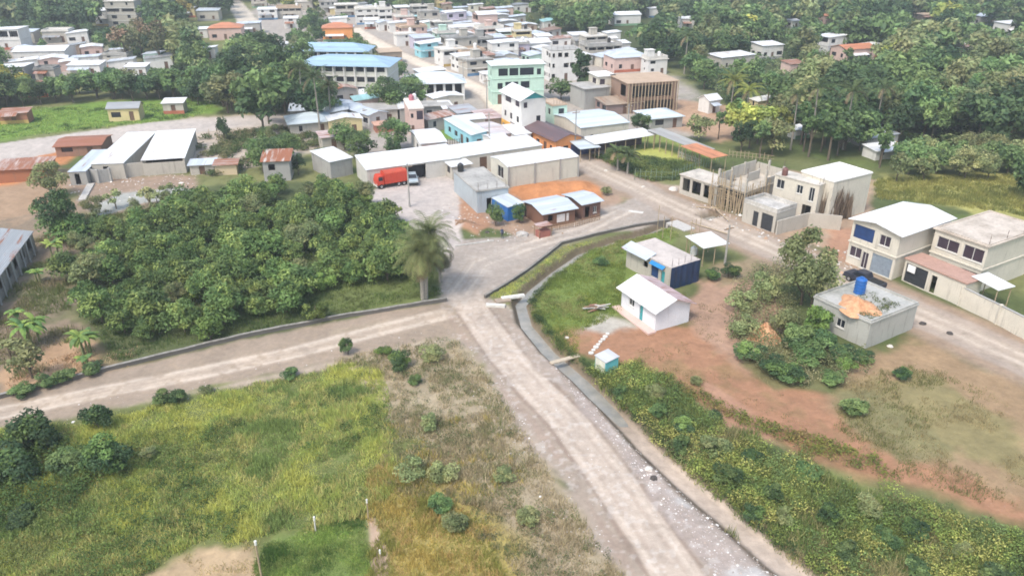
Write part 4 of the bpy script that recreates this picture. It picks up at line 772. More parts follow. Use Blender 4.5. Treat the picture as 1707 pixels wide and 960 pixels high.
# --- blue roofed school
def school(label, px, py, w, d, h, ang, st, seed):
    r_ = bc('school_block', label, 'school', px, py, w, d, h, wallmat((.62,.62,.55),.3), ('hip', by_), ang, st=st, rise=1.7, ov=1.0, floorline=wl_white, seed=seed,
        front=[(.04+.12*i, .13+.12*i, (h/st)*s+1.0, (h/st)*s+2.2, 'win') for i in range(8) for s in range(st)], left=[(.3,.7,(h/st)*s+1,(h/st)*s+2.1,'win') for s in range(st)])
    for i in range(9): mb = MB(); x = .1+(w-.3)*i/8; mb.box(x, -.75, -.3, x+.2, -.55, h-.1); mb.build('column', wl_white, r_)
    return r_
school('long two-storey school block with light blue roof, the farther of the two', 549, 117, 22, 9, 5.2, -3, 2, 1)
school('three-storey school block with light blue roof, the nearer of the two', 580, 162, 21.5, 11, 7.4, -6, 3, 2)
bc('pavilion', 'open pavilion with pale hip roof beside the main street', 'pavilion', 722, 170, 14, 9, 4.2, wl_white, ('hip', metal((.68,.74,.78),'y')), 8, rise=1.9, ov=.5, front=[(.03+.16*i, .15+.16*i, 1.6, 3.9, 'open') for i in range(6)], left=[(.1,.45,1.6,3.9,'open'),(.55,.9,1.6,3.9,'open')])
# --- far houses, one line each
WM = dict(w=wl_white, c=wl_cream, g=wl_grey, k=wl_block, p=wl_pink, y=wl_yel, o=wl_org, n=wl_green, b=wl_cyan, m=wl_mud, l=wl_lil)
RM = dict(w=(mx,my), z=(zx,zy), r=(rx_,ry_), o=(ox_,oy_), n=(gx_m,gy_m), d=(brx,bry), b=(bx_,by_), f=(sl_g,sl_g), l=(sl_l,sl_l), t=(sl_t,sl_t))
FAR = """204 46 13 10 11.5 4 k fl 5|tallest building at the top left, cream with stacked balconies
176 44 9 8 7 2 w sw 5|white roofed house at the left foot of the tall balconied building
10 84 11 9 7.5 2 w sw 5|two-storey white house with white roof at the left edge
62 108 17 11 4.5 1 w gw 8|largest white roof of the top left cluster
92 72 10 7 4.5 1 k fl 8|beige walled house above the largest white roof
40 72 8 6 4 1 k sz 5|grey tin roofed house between the left edge and the beige walled house
18 137 9 7 4 1 g sw 5|white roofed house at the left edge below the largest white roof
75 134 6 5 3 1 k fg 5|small concrete house below the largest white roof
55 163 8 6 3.2 1 m sr 5|pinkish rusty roof beside the yellow tree at the left
140 128 10 6 3.4 1 w sw 5|long white roof among trees right of the left cluster
193 114 8 6 4.5 2 k ff 5|concrete two-level house between two white roofs
226 130 6.5 5 3.2 1 w sw 5|bright small white roof right of the concrete two-level house
255 112 6 5 4 1 n sz 5|pale greenish hut under the brown trees
20 208 6.5 4 2.6 1 r sr 12|red-brown hut with pale tin roof at the left of the green plot
205 203 7.5 4.5 3.2 1 y gn 8|yellow walled hut with thick grey roof in the green plot
288 191 5.2 4 2.8 1 k sw 8|small white roofed shed right of the yellow walled hut
372 68 13 10 5 1 p ho 10|orange roofed hall beside the far street
336 64 5 4 3.4 1 w sw 5|tiny white house left of the orange roofed hall
349 98 4.5 4 3.4 1 w sw 5|small white block alone among trees below the orange roofed hall
345 36 10 8 5 1 k sz 8|pale tin roofed house up beside the far street
312 30 7 6 4 1 y sz 8|yellowish house among trees left of the far street
444 34 9 7 5 2 w sw 12|white two-storey house just right of the far street
430 14 8 7 5 2 k fl 12|cream house above the far street's right side
480 32 12 6 5 2 k ft 12|long beige house in the top row
455 58 10 7 4 1 g sz 10|grey-blue roofed house left of the orange roofed building
484 48 6 5 4.5 2 w sw 10|narrow white house beside the grey-blue roof
468 92 6 5 3.4 1 w sw 10|little white roof behind the tall dark trees
560 70 12 9 5.5 2 o ho 10|orange tiled two-storey building behind the blue roofed school
505 18 9 7 4 1 k fl 10|pale house at the very top left of town
545 22 9 8 5.5 2 g ff 14|grey two-storey house, first of the top town row
575 30 11 8 6 2 k fl 14|broad pale grey house, second of the top town row
612 42 12 9 7 3 w fl 14|wide white three-storey block of the top town row
641 46 6 7 8 3 w fl 14|slender white tower-like house in the top town row
668 30 7 6 5 2 k sw 20|white roofed house above the slender one
697 27 8 6 4.5 2 g fl 20|pale flat house near the wood edge
733 14 5 5 8 3 y ft 20|slim yellowish tower in the trees at the top of town
713 44 9 7 6.5 2 k ff 20|grey two-storey house with open columns in the second row
672 50 8 7 5.5 2 p fl 20|pinkish house beside the upper street
590 48 8 6 4 1 w sw 10|small white roof by the green trees above the school
614 49 6 5 3.6 1 w sw 10|little white roof right of the green trees above the school
755 46 10 8 6.5 2 l sw 22|lilac two-storey house with white top in the second row
781 44 7 6 4.5 1 w hz 22|pale hipped roof right of the lilac house
808 54 9 8 7.5 2 p gw 22|pink gabled house with red front
836 36 6 5 4 1 k sz 22|small tin roofed house at the wood edge above the pink gabled house
600 66 9 6 4 1 y sz 10|yellowish long house just above the school
634 78 8 6 4.5 2 w fl 20|white house at the street side above the school
684 70 11 8 5.5 2 p ft 24|wide pinkish building right of the upper street
702 84 8 7 4.5 1 l sz 24|grey-lilac roof below the wide pinkish building
735 62 8 7 6 2 g fl 22|grey house left of the lilac two-storey house
775 64 14 7 4 1 w sw 22|long white roof in the middle of town
814 70 11 7 5 2 p fl 22|faded pink walled house right of the long white roof
850 72 11 7 4.5 2 n sw 15|white roofed house with open green columns at the wood edge
869 74 7 6 5 2 y fl 15|pale yellow-green house beside the open columned one
740 78 8 6 5 2 n fl 22|turquoise-green fronted house below the lilac two-storey house
688 97 7 6 5 2 b sw 28|bright blue fronted house near the street
716 96 8 6 4 1 g sz 28|grey roofed house right of the bright blue fronted one
731 90 7 6 4 1 w sw 28|white roofed house beside the round green tree in town
764 98 11 9 7 2 k fg 24|bare concrete shell with open columns in mid town
795 92 10 8 5.5 2 g ff 24|grey concrete house right of the bare shell
818 84 10 7 4.5 1 l sz 20|blue-grey roofed house behind the pale green building
838 98 10 7 5.5 2 w sw 16|white flat house directly behind the pale green building
862 94 8 6 4.2 1 l ff 16|purplish fronted house behind the pale green building
885 92 13 8 4.2 1 w gw 18|long white gabled roof right of the purplish house
905 80 6 5 4 1 w sw 18|small white roof at the wood edge above the long gabled roof
918 106 8 6 4 1 g sz 18|grey roof between the long gabled roof and the scaffolded block
745 122 9 7 5 2 w sw 28|white two-storey house on the right side of the main street
772 128 9 7 5 2 k ff 28|concrete house next down the main street from the white two-storey house
782 112 9 7 5 2 p ft 26|tan and pink house behind the concrete street house
800 118 8 7 4.5 1 m sr 24|brown rusty roof left of the pale green building
718 112 9 8 5.5 2 w fl 28|white house with arched front near the upper main street
795 148 8 6 3.2 1 w sw 28|white awning roofed house on the main street left of the pale green building
660 108 8 6 4.2 1 m st 20|brown roofed house between school and street
990 84 9 7 5 2 k fl 18|beige two-storey house at the wood edge right of town
965 78 7 6 4 1 w sw 18|white roof left of the beige two-storey house
1003 102 13 8 5 2 k ff 18|wide beige concrete house behind the cream house
1032 96 7 5 5 1 w sw 18|bright white roof at the end of the wide beige house
1048 122 13 9 5 1 p hz 18|pinkish hipped roof behind the unfinished hall
1092 126 7 5 5 2 w fl 18|white panelled house at the right end behind the hall
1020 74 6 5 4 1 w sw 18|small pale roof in the trees right of town
1043 44 13 8 5 1 w gw 14|lone bright white house high in the wood
1092 30 7 5 4 1 w sw 10|tiny white roof near the top of the wood
1145 48 6 5 4 1 w sw 10|tiny pale roof in the wood, right of the lone white house
1224 119 13 9 4.5 1 k sw 20|wide house with white roof and stone-coloured front in the wood
1283 100 9 7 5 1 w sw 20|white roofed house in the wood right of the wide one
1390 92 9 7 6.5 2 w sw 24|cream two-storey house with white roof at the clearing in the wood
1430 104 13 8 4.5 1 p ro 20|long house with reddish roof at the clearing in the wood
1452 97 7 5 4 1 w sw 20|white roof just behind the long reddish one
1326 125 6 5 3.2 1 p sr 20|small reddish hut in the wood below the clearing
1384 44 7 6 4.5 1 p so 20|small red house high in the wood
1325 49 5 4 3.2 1 w sw 20|speck of white roof left of the small red house
1555 37 13 6 3 1 p st 10|long tan roof far off in the wood
1650 44 12 8 4 1 g sz 12|grey-blue roof near the right edge of the wood
1692 60 10 8 5 1 w sw 12|bright white house at the right edge of the wood
1612 88 6 4 3 1 k sl 12|half hidden pale roof in the wood at the right
1466 248 9 6 2.2 1 g sz 20|pale sheeted nursery roof under the palms
1482 268 8 4 2 1 w sw 20|white roof in front of the sheeted nursery
1335 233 4 3 2.2 1 w sw 20|small white hut among the trunks behind the scaffolding
1185 190 4 4 3.4 1 w gw 30|white tent-like roof on the red clearing
1275 185 6 4 2.4 1 y sl 20|pale roof behind the yellow-green tree"""
WM['r'] = wallmat((.34,.15,.09), .5)
def clear(px, py, w, d):                                # keep the street open
    p = P(px, py); x, y = p.x, p.y + (w+d)*.33; m_ = 3.3 + max(w, d)*.55
    for q in range(12):
        if min(ldist(np.array([x]), np.array([y]), ST_LINE)[0], ldist(np.array([x]), np.array([y]), ST2)[0]) > m_: break
        x += .8 if x > np.interp(y, ST_LINE[:, 1], ST_LINE[:, 0]) else -.8
    y -= (w+d)*.33; return Q(x, y, 0)
for i, ln in enumerate(FAR.split('\n')):
    sp_, lb = ln.split('|'); a = sp_.split(); px, py, w, d, h_, st = (float(q) for q in a[:6]); wm = WM[a[6]]; k, c = a[7][0], a[7][1]
    w *= .85; d *= .85; h_ *= .82 if h_ > 4 else .9; px, py = clear(px, py, w, d)
    kk = {'f': 'flat', 's': 'sy' if i % 2 else 'sx', 'g': 'gx', 'h': 'hip', 'r': 'gx'}[k]
    rm = RM.get(c, RM['f'])[0 if kk in ('sx', 'gy') else 1] if c not in 'gf' or k != 'f' else (sl_g if c == 'f' else sl_d)
    bc('two_storey_house' if 2 <= st < 3 else 'tall_house' if st >= 3 else 'house', lb, 'house' if st < 3 else 'building', px, py, w, d, h_, wm, (kk, rm), float(a[8]), st=int(st), rise={'sy': .35, 'sx': .35, 'hip': 1.4}.get(kk, .9), seed=100+i, ov=.3, rebar=4 if (a[7] in ('ff', 'fg')) else 0, parapet=(.2, .5, .8)[i % 3] if k == 'f' else 0, dens=(.8, 1.0, 1.25)[i % 3], floorline=(st >= 2 and i % 2 == 0))
    rt_ = LASTH[0]; r_ = random.Random(900+i)
    if k == 'f' and h_ >= 4 and r_.random() < .75:         # stair hut on the flat roof
        u, v_ = r_.uniform(.1, .6)*w, r_.uniform(.4, .65)*d; mb = MB(); mb.box(u, v_, h_+.171, u+2.2, v_+2.0, h_+2.2); mb.box(u-.2, v_-.2, h_+2.203, u+2.4, v_+2.2, h_+2.33); mb.build('stair_hut', wm, rt_)
    if k in 'f' and r_.random() < .7:
        q = loc(rt_, w*.82, d*.75); tank('%s water tank on the %s' % (('black', 'white')[i % 2], ' '.join(lb.split()[:11])), q, h_+.171, (BLACKP, WHITEP)[i % 2], .55, 1.3)
    if r_.random() < .55 and st >= 1.5:
        mb = MB(); u = w*r_.uniform(.05, .3); mb.box(u, -1.0, h_/st-.12, u+w*.5, -.004, h_/st); mb.build('balcony' if r_.random() < .5 else 'canopy', wm, rt_)
    elif r_.random() < .5:
        sheet(rt_, [(.2, -1.6, 2.0), (w*.7, -1.6, 2.0), (w*.7, -.01, 2.45), (.2, -.01, 2.45)], r_.choice((mx, zx, rx_, gx_m)), name='awning')
    if r_.random() < .6:
        mb = MB(); mb.box(-.03, -.035, -.3, w+.03, -.004, .75); mb.build('painted_base', wallmat(r_.choice(((.45,.14,.08),(.12,.25,.42),(.20,.36,.22),(.5,.36,.12),(.3,.3,.3))), .4), rt_)
# the small low houses packed between them
ORDN = 'first second third fourth fifth sixth seventh eighth ninth tenth eleventh twelfth thirteenth fourteenth fifteenth sixteenth seventeenth eighteenth'.split()
RC = [('white', mx, 8), ('blue-grey', zx, 6), ('rusty', metal((.55,.46,.42), 'x', .6), 3), ('dull grey', gx_m, 3), ('brown', metal((.30,.20,.15), 'x', .3), 1), ('turquoise', metal((.35,.60,.60), 'x', .1), 1)]
WC = [('cream', wl_cream, 5), ('grey', wl_grey, 4), ('white', wl_white, 5), ('pink', wl_pink, 2), ('brown', wl_mud, 2), ('turquoise', wl_cyan, 1), ('green', wl_green, 1), ('yellow', wl_yel, 1)]
r = random.Random(77); AREAS = [('upper town', [(24, 500, 850), (38, 560, 860), (54, 570, 900), (68, 600, 900), (82, 610, 930), (96, 640, 1000), (110, 640, 1020), (124, 670, 960), (140, 690, 810)], 19), ('left cluster', [(74, -10, 130), (96, 0, 190), (116, 0, 240)], 26), ('lower town', [(176, 540, 830), (192, 560, 830), (208, 480, 830), (224, 540, 870)], 24)]
def clash(x, y, s_):
    for ox, oy, an, w, d in FOOT:
        dx, dy = x-ox, y-oy
        if abs(dx) + abs(dy) > 70: continue
        lx = dx*math.cos(an)+dy*math.sin(an); ly = -dx*math.sin(an)+dy*math.cos(an)
        if -s_ < lx < w+s_ and -s_ < ly < d+s_: return True
    return False
for area, rws, stp in AREAS:
    for ri, (py, x0, x1) in enumerate(rws):
        k = 0; px = x0
        while px < x1:
            px += stp * r.uniform(.8, 1.5); q = P(px, py + r.uniform(-4, 4)); w, d = r.uniform(4, 8), r.uniform(3.5, 6)
            if clash(q.x, q.y + 3, 1.9) or min(ldist(np.array([q.x]), np.array([q.y+3]), ST_LINE)[0], ldist(np.array([q.x]), np.array([q.y+3]), ST2)[0]) < 7.5 or k > 17: continue
            a_, b_ = r.choices(RC, [t_[2] for t_ in RC])[0], r.choices(WC, [t_[2] for t_ in WC])[0]; pp = Q(q.x, q.y, 0); h_ = r.uniform(2.4, 3.4)
            bc('small_house', 'small %s walled house with %s roof, %s in row %s of the %s' % (b_[0], a_[0], ORDN[k], ('one','two','three','four','five','six','seven','eight','nine')[ri], area), 'house', pp[0], pp[1], w, d, h_, b_[1], (r.choice(('sx', 'gy', 'sx')), a_[1]), r.choice((20, 28, 24, 12)), rise=r.uniform(.2, .7), seed=r.randrange(9999), ov=.3, dens=1.1); k += 1
# ------------------------------------------------------------------ trees
PAL_ = dict(bush=[(.04,.07,.025),(.06,.10,.03),(.10,.15,.035)], dark=[(.030,.055,.020),(.045,.075,.025),(.06,.095,.03)], mid=[(.05,.085,.028),(.08,.125,.035),(.11,.155,.045)], pale=[(.11,.13,.045),(.15,.17,.06),(.18,.18,.065)],
    yel=[(.22,.23,.045),(.30,.28,.05),(.17,.20,.04)], orch=[(.055,.09,.024),(.075,.115,.03),(.095,.14,.034),(.14,.175,.04)], lime=[(.09,.135,.03),(.125,.17,.035)], brn=[(.16,.12,.06),(.12,.12,.05),(.2,.13,.07)],
    orange=[(.62,.33,.18),(.52,.25,.13),(.68,.42,.26)], gold=[(.45,.36,.06),(.35,.30,.06)])
PAL = {k: [tuple(min(.7, x * (1.0 if k in ('orange', 'gold') else 1.7) * (.95, 1.0, 1.25)[i_]) for i_, x in enumerate(q)) for q in v] for k, v in PAL_.items()}
def qtube(pts, rs, n=5):                                   # open tapered tube, quads only, as arrays
    V = []; Fq = []; pts = [np.array(p, float) for p in pts]
    for i, p in enumerate(pts):
        d = pts[min(i+1, len(pts)-1)] - pts[max(i-1, 0)]; d /= np.linalg.norm(d) + 1e-9
        a = np.cross(d, (0,0,1.) if abs(d[2]) < .95 else (1.,0,0)); a /= np.linalg.norm(a); b = np.cross(d, a)
        for k in range(n): t_ = 2*math.pi*k/n; V.append(p + (a*math.cos(t_) + b*math.sin(t_)) * rs[i])
    for i in range(len(pts)-1):
        for k in range(n): Fq.append((i*n+k, i*n+(k+1) % n, (i+1)*n+(k+1) % n, (i+1)*n+k))
    return np.array(V), np.array(Fq)
def joinq(parts):
    V, Fq, b = [], [], 0
    for v, f in parts: V.append(v); Fq.append(f + b); b += len(v)
    return np.concatenate(V), np.concatenate(Fq)
def trunk_q(H, R, seed, r0=.18, clear=.35, limbs=4):
    r = np.random.default_rng(seed); top = H * .72; lean = r.uniform(-.3, .3, 2)
    ps = [qtube([(0,0,-.4), (lean[0]*.3, lean[1]*.3, H*clear), (lean[0], lean[1], top)], [r0*1.25, r0, r0*.35])]
    for i in range(limbs):
        a = r.uniform(0, 6.28); z0 = H * r.uniform(clear*.8, clear*1.25); q = R * r.uniform(.45, .7)
        ps.append(qtube([(0,0,z0), (math.cos(a)*q*.5, math.sin(a)*q*.5, z0+H*.14), (math.cos(a)*q, math.sin(a)*q, z0+H*.3)], [r0*.6, r0*.4, r0*.15]))
    return joinq(ps)
def crown_q(H, R, seed, pal, lobes=12, k=110, s=.3, z0=.35, up=.5, lr=(.30,.48), spreadz=1.0):
    r = np.random.default_rng(seed); d = r.normal(0, 1, (lobes, 3)); d /= np.linalg.norm(d, axis=1)[:, None]; q = r.uniform(.25, .78, (lobes, 1)) ** .7
    cz0 = H * (z0 + (1-z0)*.48); rz = H*(1-z0)*.5; c = d * q * np.array([R, R, rz*spreadz]) + np.array([0, 0, cz0])
    rad = R * r.uniform(*lr, lobes); pick = r.integers(0, len(PAL[pal]), lobes)
    global RNG; old = RNG; RNG = r
    v, cc = leaves(c[:,0], c[:,1], c[:,2], rad, rad*.8*min(1.3, rz/R+.35), k, s, PAL[pal], flat=up, cj=.22, pick=pick)
    RNG = old
    top = np.clip((v[:, :, 2].mean(1) - cz0) / max(rz, .1), 0, 1)
    return v, cc
def frond_q(base, az, el, L, droop, nl=14, ll=.5, lw=.07, col=(.10,.15,.05)):
    b = np.array(base, float); n = 7; pts = []; p = b.copy(); e = el
    for i in range(n): pts.append(p.copy()); p = p + np.array([math.cos(az)*math.cos(e), math.sin(az)*math.cos(e), math.sin(e)]) * L/(n-1); e -= droop/(n-1)
    pts = np.array(pts); V = []; side = np.array([-math.sin(az), math.cos(az), 0])
    for i in range(nl):
        t_ = .12 + .88*i/(nl-1); f = t_*(n-1); j = min(int(f), n-2); q = pts[j] + (pts[j+1]-pts[j])*(f-j); d = pts[j+1]-pts[j]; d /= np.linalg.norm(d)
        l = ll * math.sin(math.pi*(.12+.8*t_))**.6
        for sg in (-1, 1):
            e_ = q + (side*sg*.8 + d*.5 + np.array([0,0,-.35])) * l; V.append([q - d*lw, q + d*lw, e_ + d*lw*.4, e_ - d*lw*.4])
    for i in range(n-1): V.append([pts[i]-side*.03, pts[i]+side*.03, pts[i+1]+side*.02, pts[i+1]-side*.02])
    return np.array(V)
_tm = {}
def tree_mesh(kind, var):
    """templates: (trunk mesh, crown mesh, joined mesh) for a tree of unit kind"""
    key = (kind, var)
    if key in _tm: return _tm[key]
    H, R, pal, lobes, k, s, z0 = SPEC[kind]; sd_ = hash_(kind) + var*17
    tv, tf = trunk_q(H, R, sd_, .05 + H*.014, max(.15, z0*.9), 4 if lobes > 3 else 2)
    v, c = crown_q(H, R, sd_+1, pal, lobes, k, s, z0, .45)
    tm = npmesh('trunk', tv, tf, BARK); cm = npmesh('crown', v.reshape(-1,3), np.arange(len(v)*4).reshape(-1,4), LEAF, col=c)
    V = np.concatenate([tv, v.reshape(-1,3)]); Fq = np.concatenate([tf, np.arange(len(v)*4).reshape(-1,4)+len(tv)])
    jm = npmesh(kind, V, Fq, [BARK, LEAF], col=np.concatenate([np.full((len(tf),3), .1), c]), mi=np.r_[np.zeros(len(tf)), np.ones(len(v))])
    _tm[key] = (tm, cm, jm, v, c); return _tm[key]
def hash_(s): return sum(ord(ch)*(i+3) for i, ch in enumerate(s)) % 9999
#            H    R    palette lobes leaves size crown-start
SPEC = dict(orchard=(4.2, 2.5, 'orch', 22, 105, .21, .1), orchard_lime=(3.6, 2.1, 'lime', 12, 140, .2, .12), wood_dark=(11, 4.4, 'dark', 18, 85, .52, .22), wood_mid=(10, 4.2, 'mid', 18, 85, .5, .2), wood_pale=(9, 3.9, 'pale', 15, 80, .46, .2),
    wood_yellow=(8, 3.6, 'yel', 14, 80, .45, .25), slender=(11, 2.3, 'mid', 12, 70, .38, .4), cypress=(12, 2.3, 'dark', 26, 75, .4, .04), shrub=(2.2, 1.4, 'mid', 14, 190, .12, .02), shrub_dark=(2.4, 1.5, 'bush', 16, 200, .12, .02), shrub_lime=(2.0, 1.3, 'lime', 14, 190, .12, .02),
    shrub_pale=(2.4, 1.7, 'pale', 14, 150, .13, .05), orange_shrub=(2.6, 1.9, 'orange', 22, 300, .09, .12), brown_tree=(10, 3.6, 'brn', 14, 60, .42, .25), gold_tree=(7, 3.2, 'gold', 14, 80, .4, .2), dusk=(6.5, 3.0, 'pale', 18, 190, .2, .2), cassava=(3.4, 1.6, 'pale', 9, 60, .22, .3), big_mid=(6.8, 3.1, 'mid', 20, 180, .23, .12))
def put(kind, x, y, label, cat='tree', group=None, h=None, sp=None, name='broadleaf_tree', parts=True, var=None, rz=None, R=None):
    var = random.randrange(4) if var is None else var; H, R0 = SPEC[kind][0], SPEC[kind][1]; tm, cm, jm, *_ = tree_mesh(kind, var)
    s = (h or H) / H; sx = s if R is None else R / R0; rz = random.uniform(0, 6.28) if rz is None else rz; z = zat(np.array([x]), np.array([y]))[0]
    if parts:
        o = T(empty(name, (x, y, z), rz), label, cat, group); o.scale = (sx, sx, s); link('trunk', tm, o); link('crown', cm, o)
    else: o = T(link(name, jm, loc=(x, y, z), rz=rz, sc=(sx, sx, s)), label, cat, group)
    return o
def inside_foot(x, y, m):
    for ox, oy, a, w, d in FOOT:
        dx, dy = x-ox, y-oy
        if abs(dx) + abs(dy) > 60: continue
        lx = dx*math.cos(a)+dy*math.sin(a); ly = -dx*math.sin(a)+dy*math.cos(a)
        if -m < lx < w+m and -m < ly < d+m: return True
    return False
STP = [Q(x, y, .1) + (y,) for x, y in [(ST_LINE[i] + (ST_LINE[i+1]-ST_LINE[i])*t_) for i in range(len(ST_LINE)-2) for t_ in (0,.25,.5,.75)]] + [Q(x, y, .1) + (y,) for x, y in [(ST2[i] + (ST2[i+1]-ST2[i])*t_) for i in range(1, 3) for t_ in (0,.2,.4,.6,.8)]]
def hides(x, y, H, R, tol=.16):
    a = Q(x, y, H); b = Q(x, y, H*.25); dep = math.hypot(x, y); r = R * F / math.hypot(dep, CAMH)
    x0, x1, y0, y1 = a[0]-r*.85, a[0]+r*.85, a[1], b[1]
    for bx0, by0, bx1, by1, bd in BOXES:
        if bd < dep - 1: continue
        ix = min(x1, bx1) - max(x0, bx0); iy = min(y1, by1) - max(y0, by0)
        if ix > 0 and iy > 0 and ix*iy > tol * (bx1-bx0)*(by1-by0): return True
    for sx, sy, sy_ in STP:
        if sy_ > y and x0 < sx < x1 and y0 < sy < y1: return True
    return False
def field(px, sp, seed, world=False):
    p = px if world else wpoly(px); r = np.random.default_rng(seed); x0, y0 = p.min(0); x1, y1 = p.max(0)
    gx, gy = np.meshgrid(np.arange(x0, x1, sp), np.arange(y0, y1, sp*.87)); gx = gx + (np.arange(gx.shape[0]) % 2)[:, None]*sp/2
    gx = (gx + r.uniform(-.38, .38, gx.shape)*sp).ravel(); gy = (gy + r.uniform(-.38, .38, gy.shape)*sp).ravel()
    k = sdist(gx, gy, p) > 0; return list(zip(gx[k], gy[k]))
# orchard, in rows parallel to its road wall
OP = wpoly([(345, 345), (450, 322), (600, 335), (650, 365), (700, 415), (705, 455), (620, 480), (575, 500), (560, 530), (420, 562), (235, 598), (165, 575), (110, 470), (190, 395)])
ORD = 'first second third fourth fifth sixth seventh eighth ninth tenth eleventh twelfth thirteenth fourteenth fifteenth sixteenth seventeenth eighteenth nineteenth twentieth twenty-first'.split()
a0, a1 = P(0, 665), P(745, 503); ra = math.atan2(a1.y-a0.y, a1.x-a0.x); ru, rv = (math.cos(ra), math.sin(ra)), (-math.sin(ra), math.cos(ra)); r = random.Random(21)
for j in range(18):
    line = []
    for i in range(-4, 26):
        s_, t_ = i*3.75 + (j % 2)*1.9 + r.uniform(-.8, .8), 2.4 + j*3.5 + r.uniform(-.7, .7); x, y = a0.x + ru[0]*s_ + rv[0]*t_, a0.y + ru[1]*s_ + rv[1]*t_
        if sdist(np.array([x]), np.array([y]), OP)[0] > .3 and not inside_foot(x, y, 2) and not hides(x, y, 4.2, 2.4, .35) and r.random() > .13: line.append((x, y))
    for i, (x, y) in enumerate(sorted(line)):
        lime = j == 0 and i >= len(line)-3 or r.random() < .07; hh = r.triangular(2.3, 5.6, 3.6) if not lime else r.uniform(2.2, 3.0)
        gr = not lime and r.random() < .1; put('orchard_lime' if lime else 'dusk' if gr else 'orchard', x, y, '%s orchard tree, %s row back from the road wall, %s from the left' % ('bright lime' if lime else 'grey-green' if gr else 'dense round green', ORD[j], ORD[i]), 'orchard tree', 'orchard trees behind the road wall', hh, name='orchard_tree', R=hh*r.uniform(.5, .62))
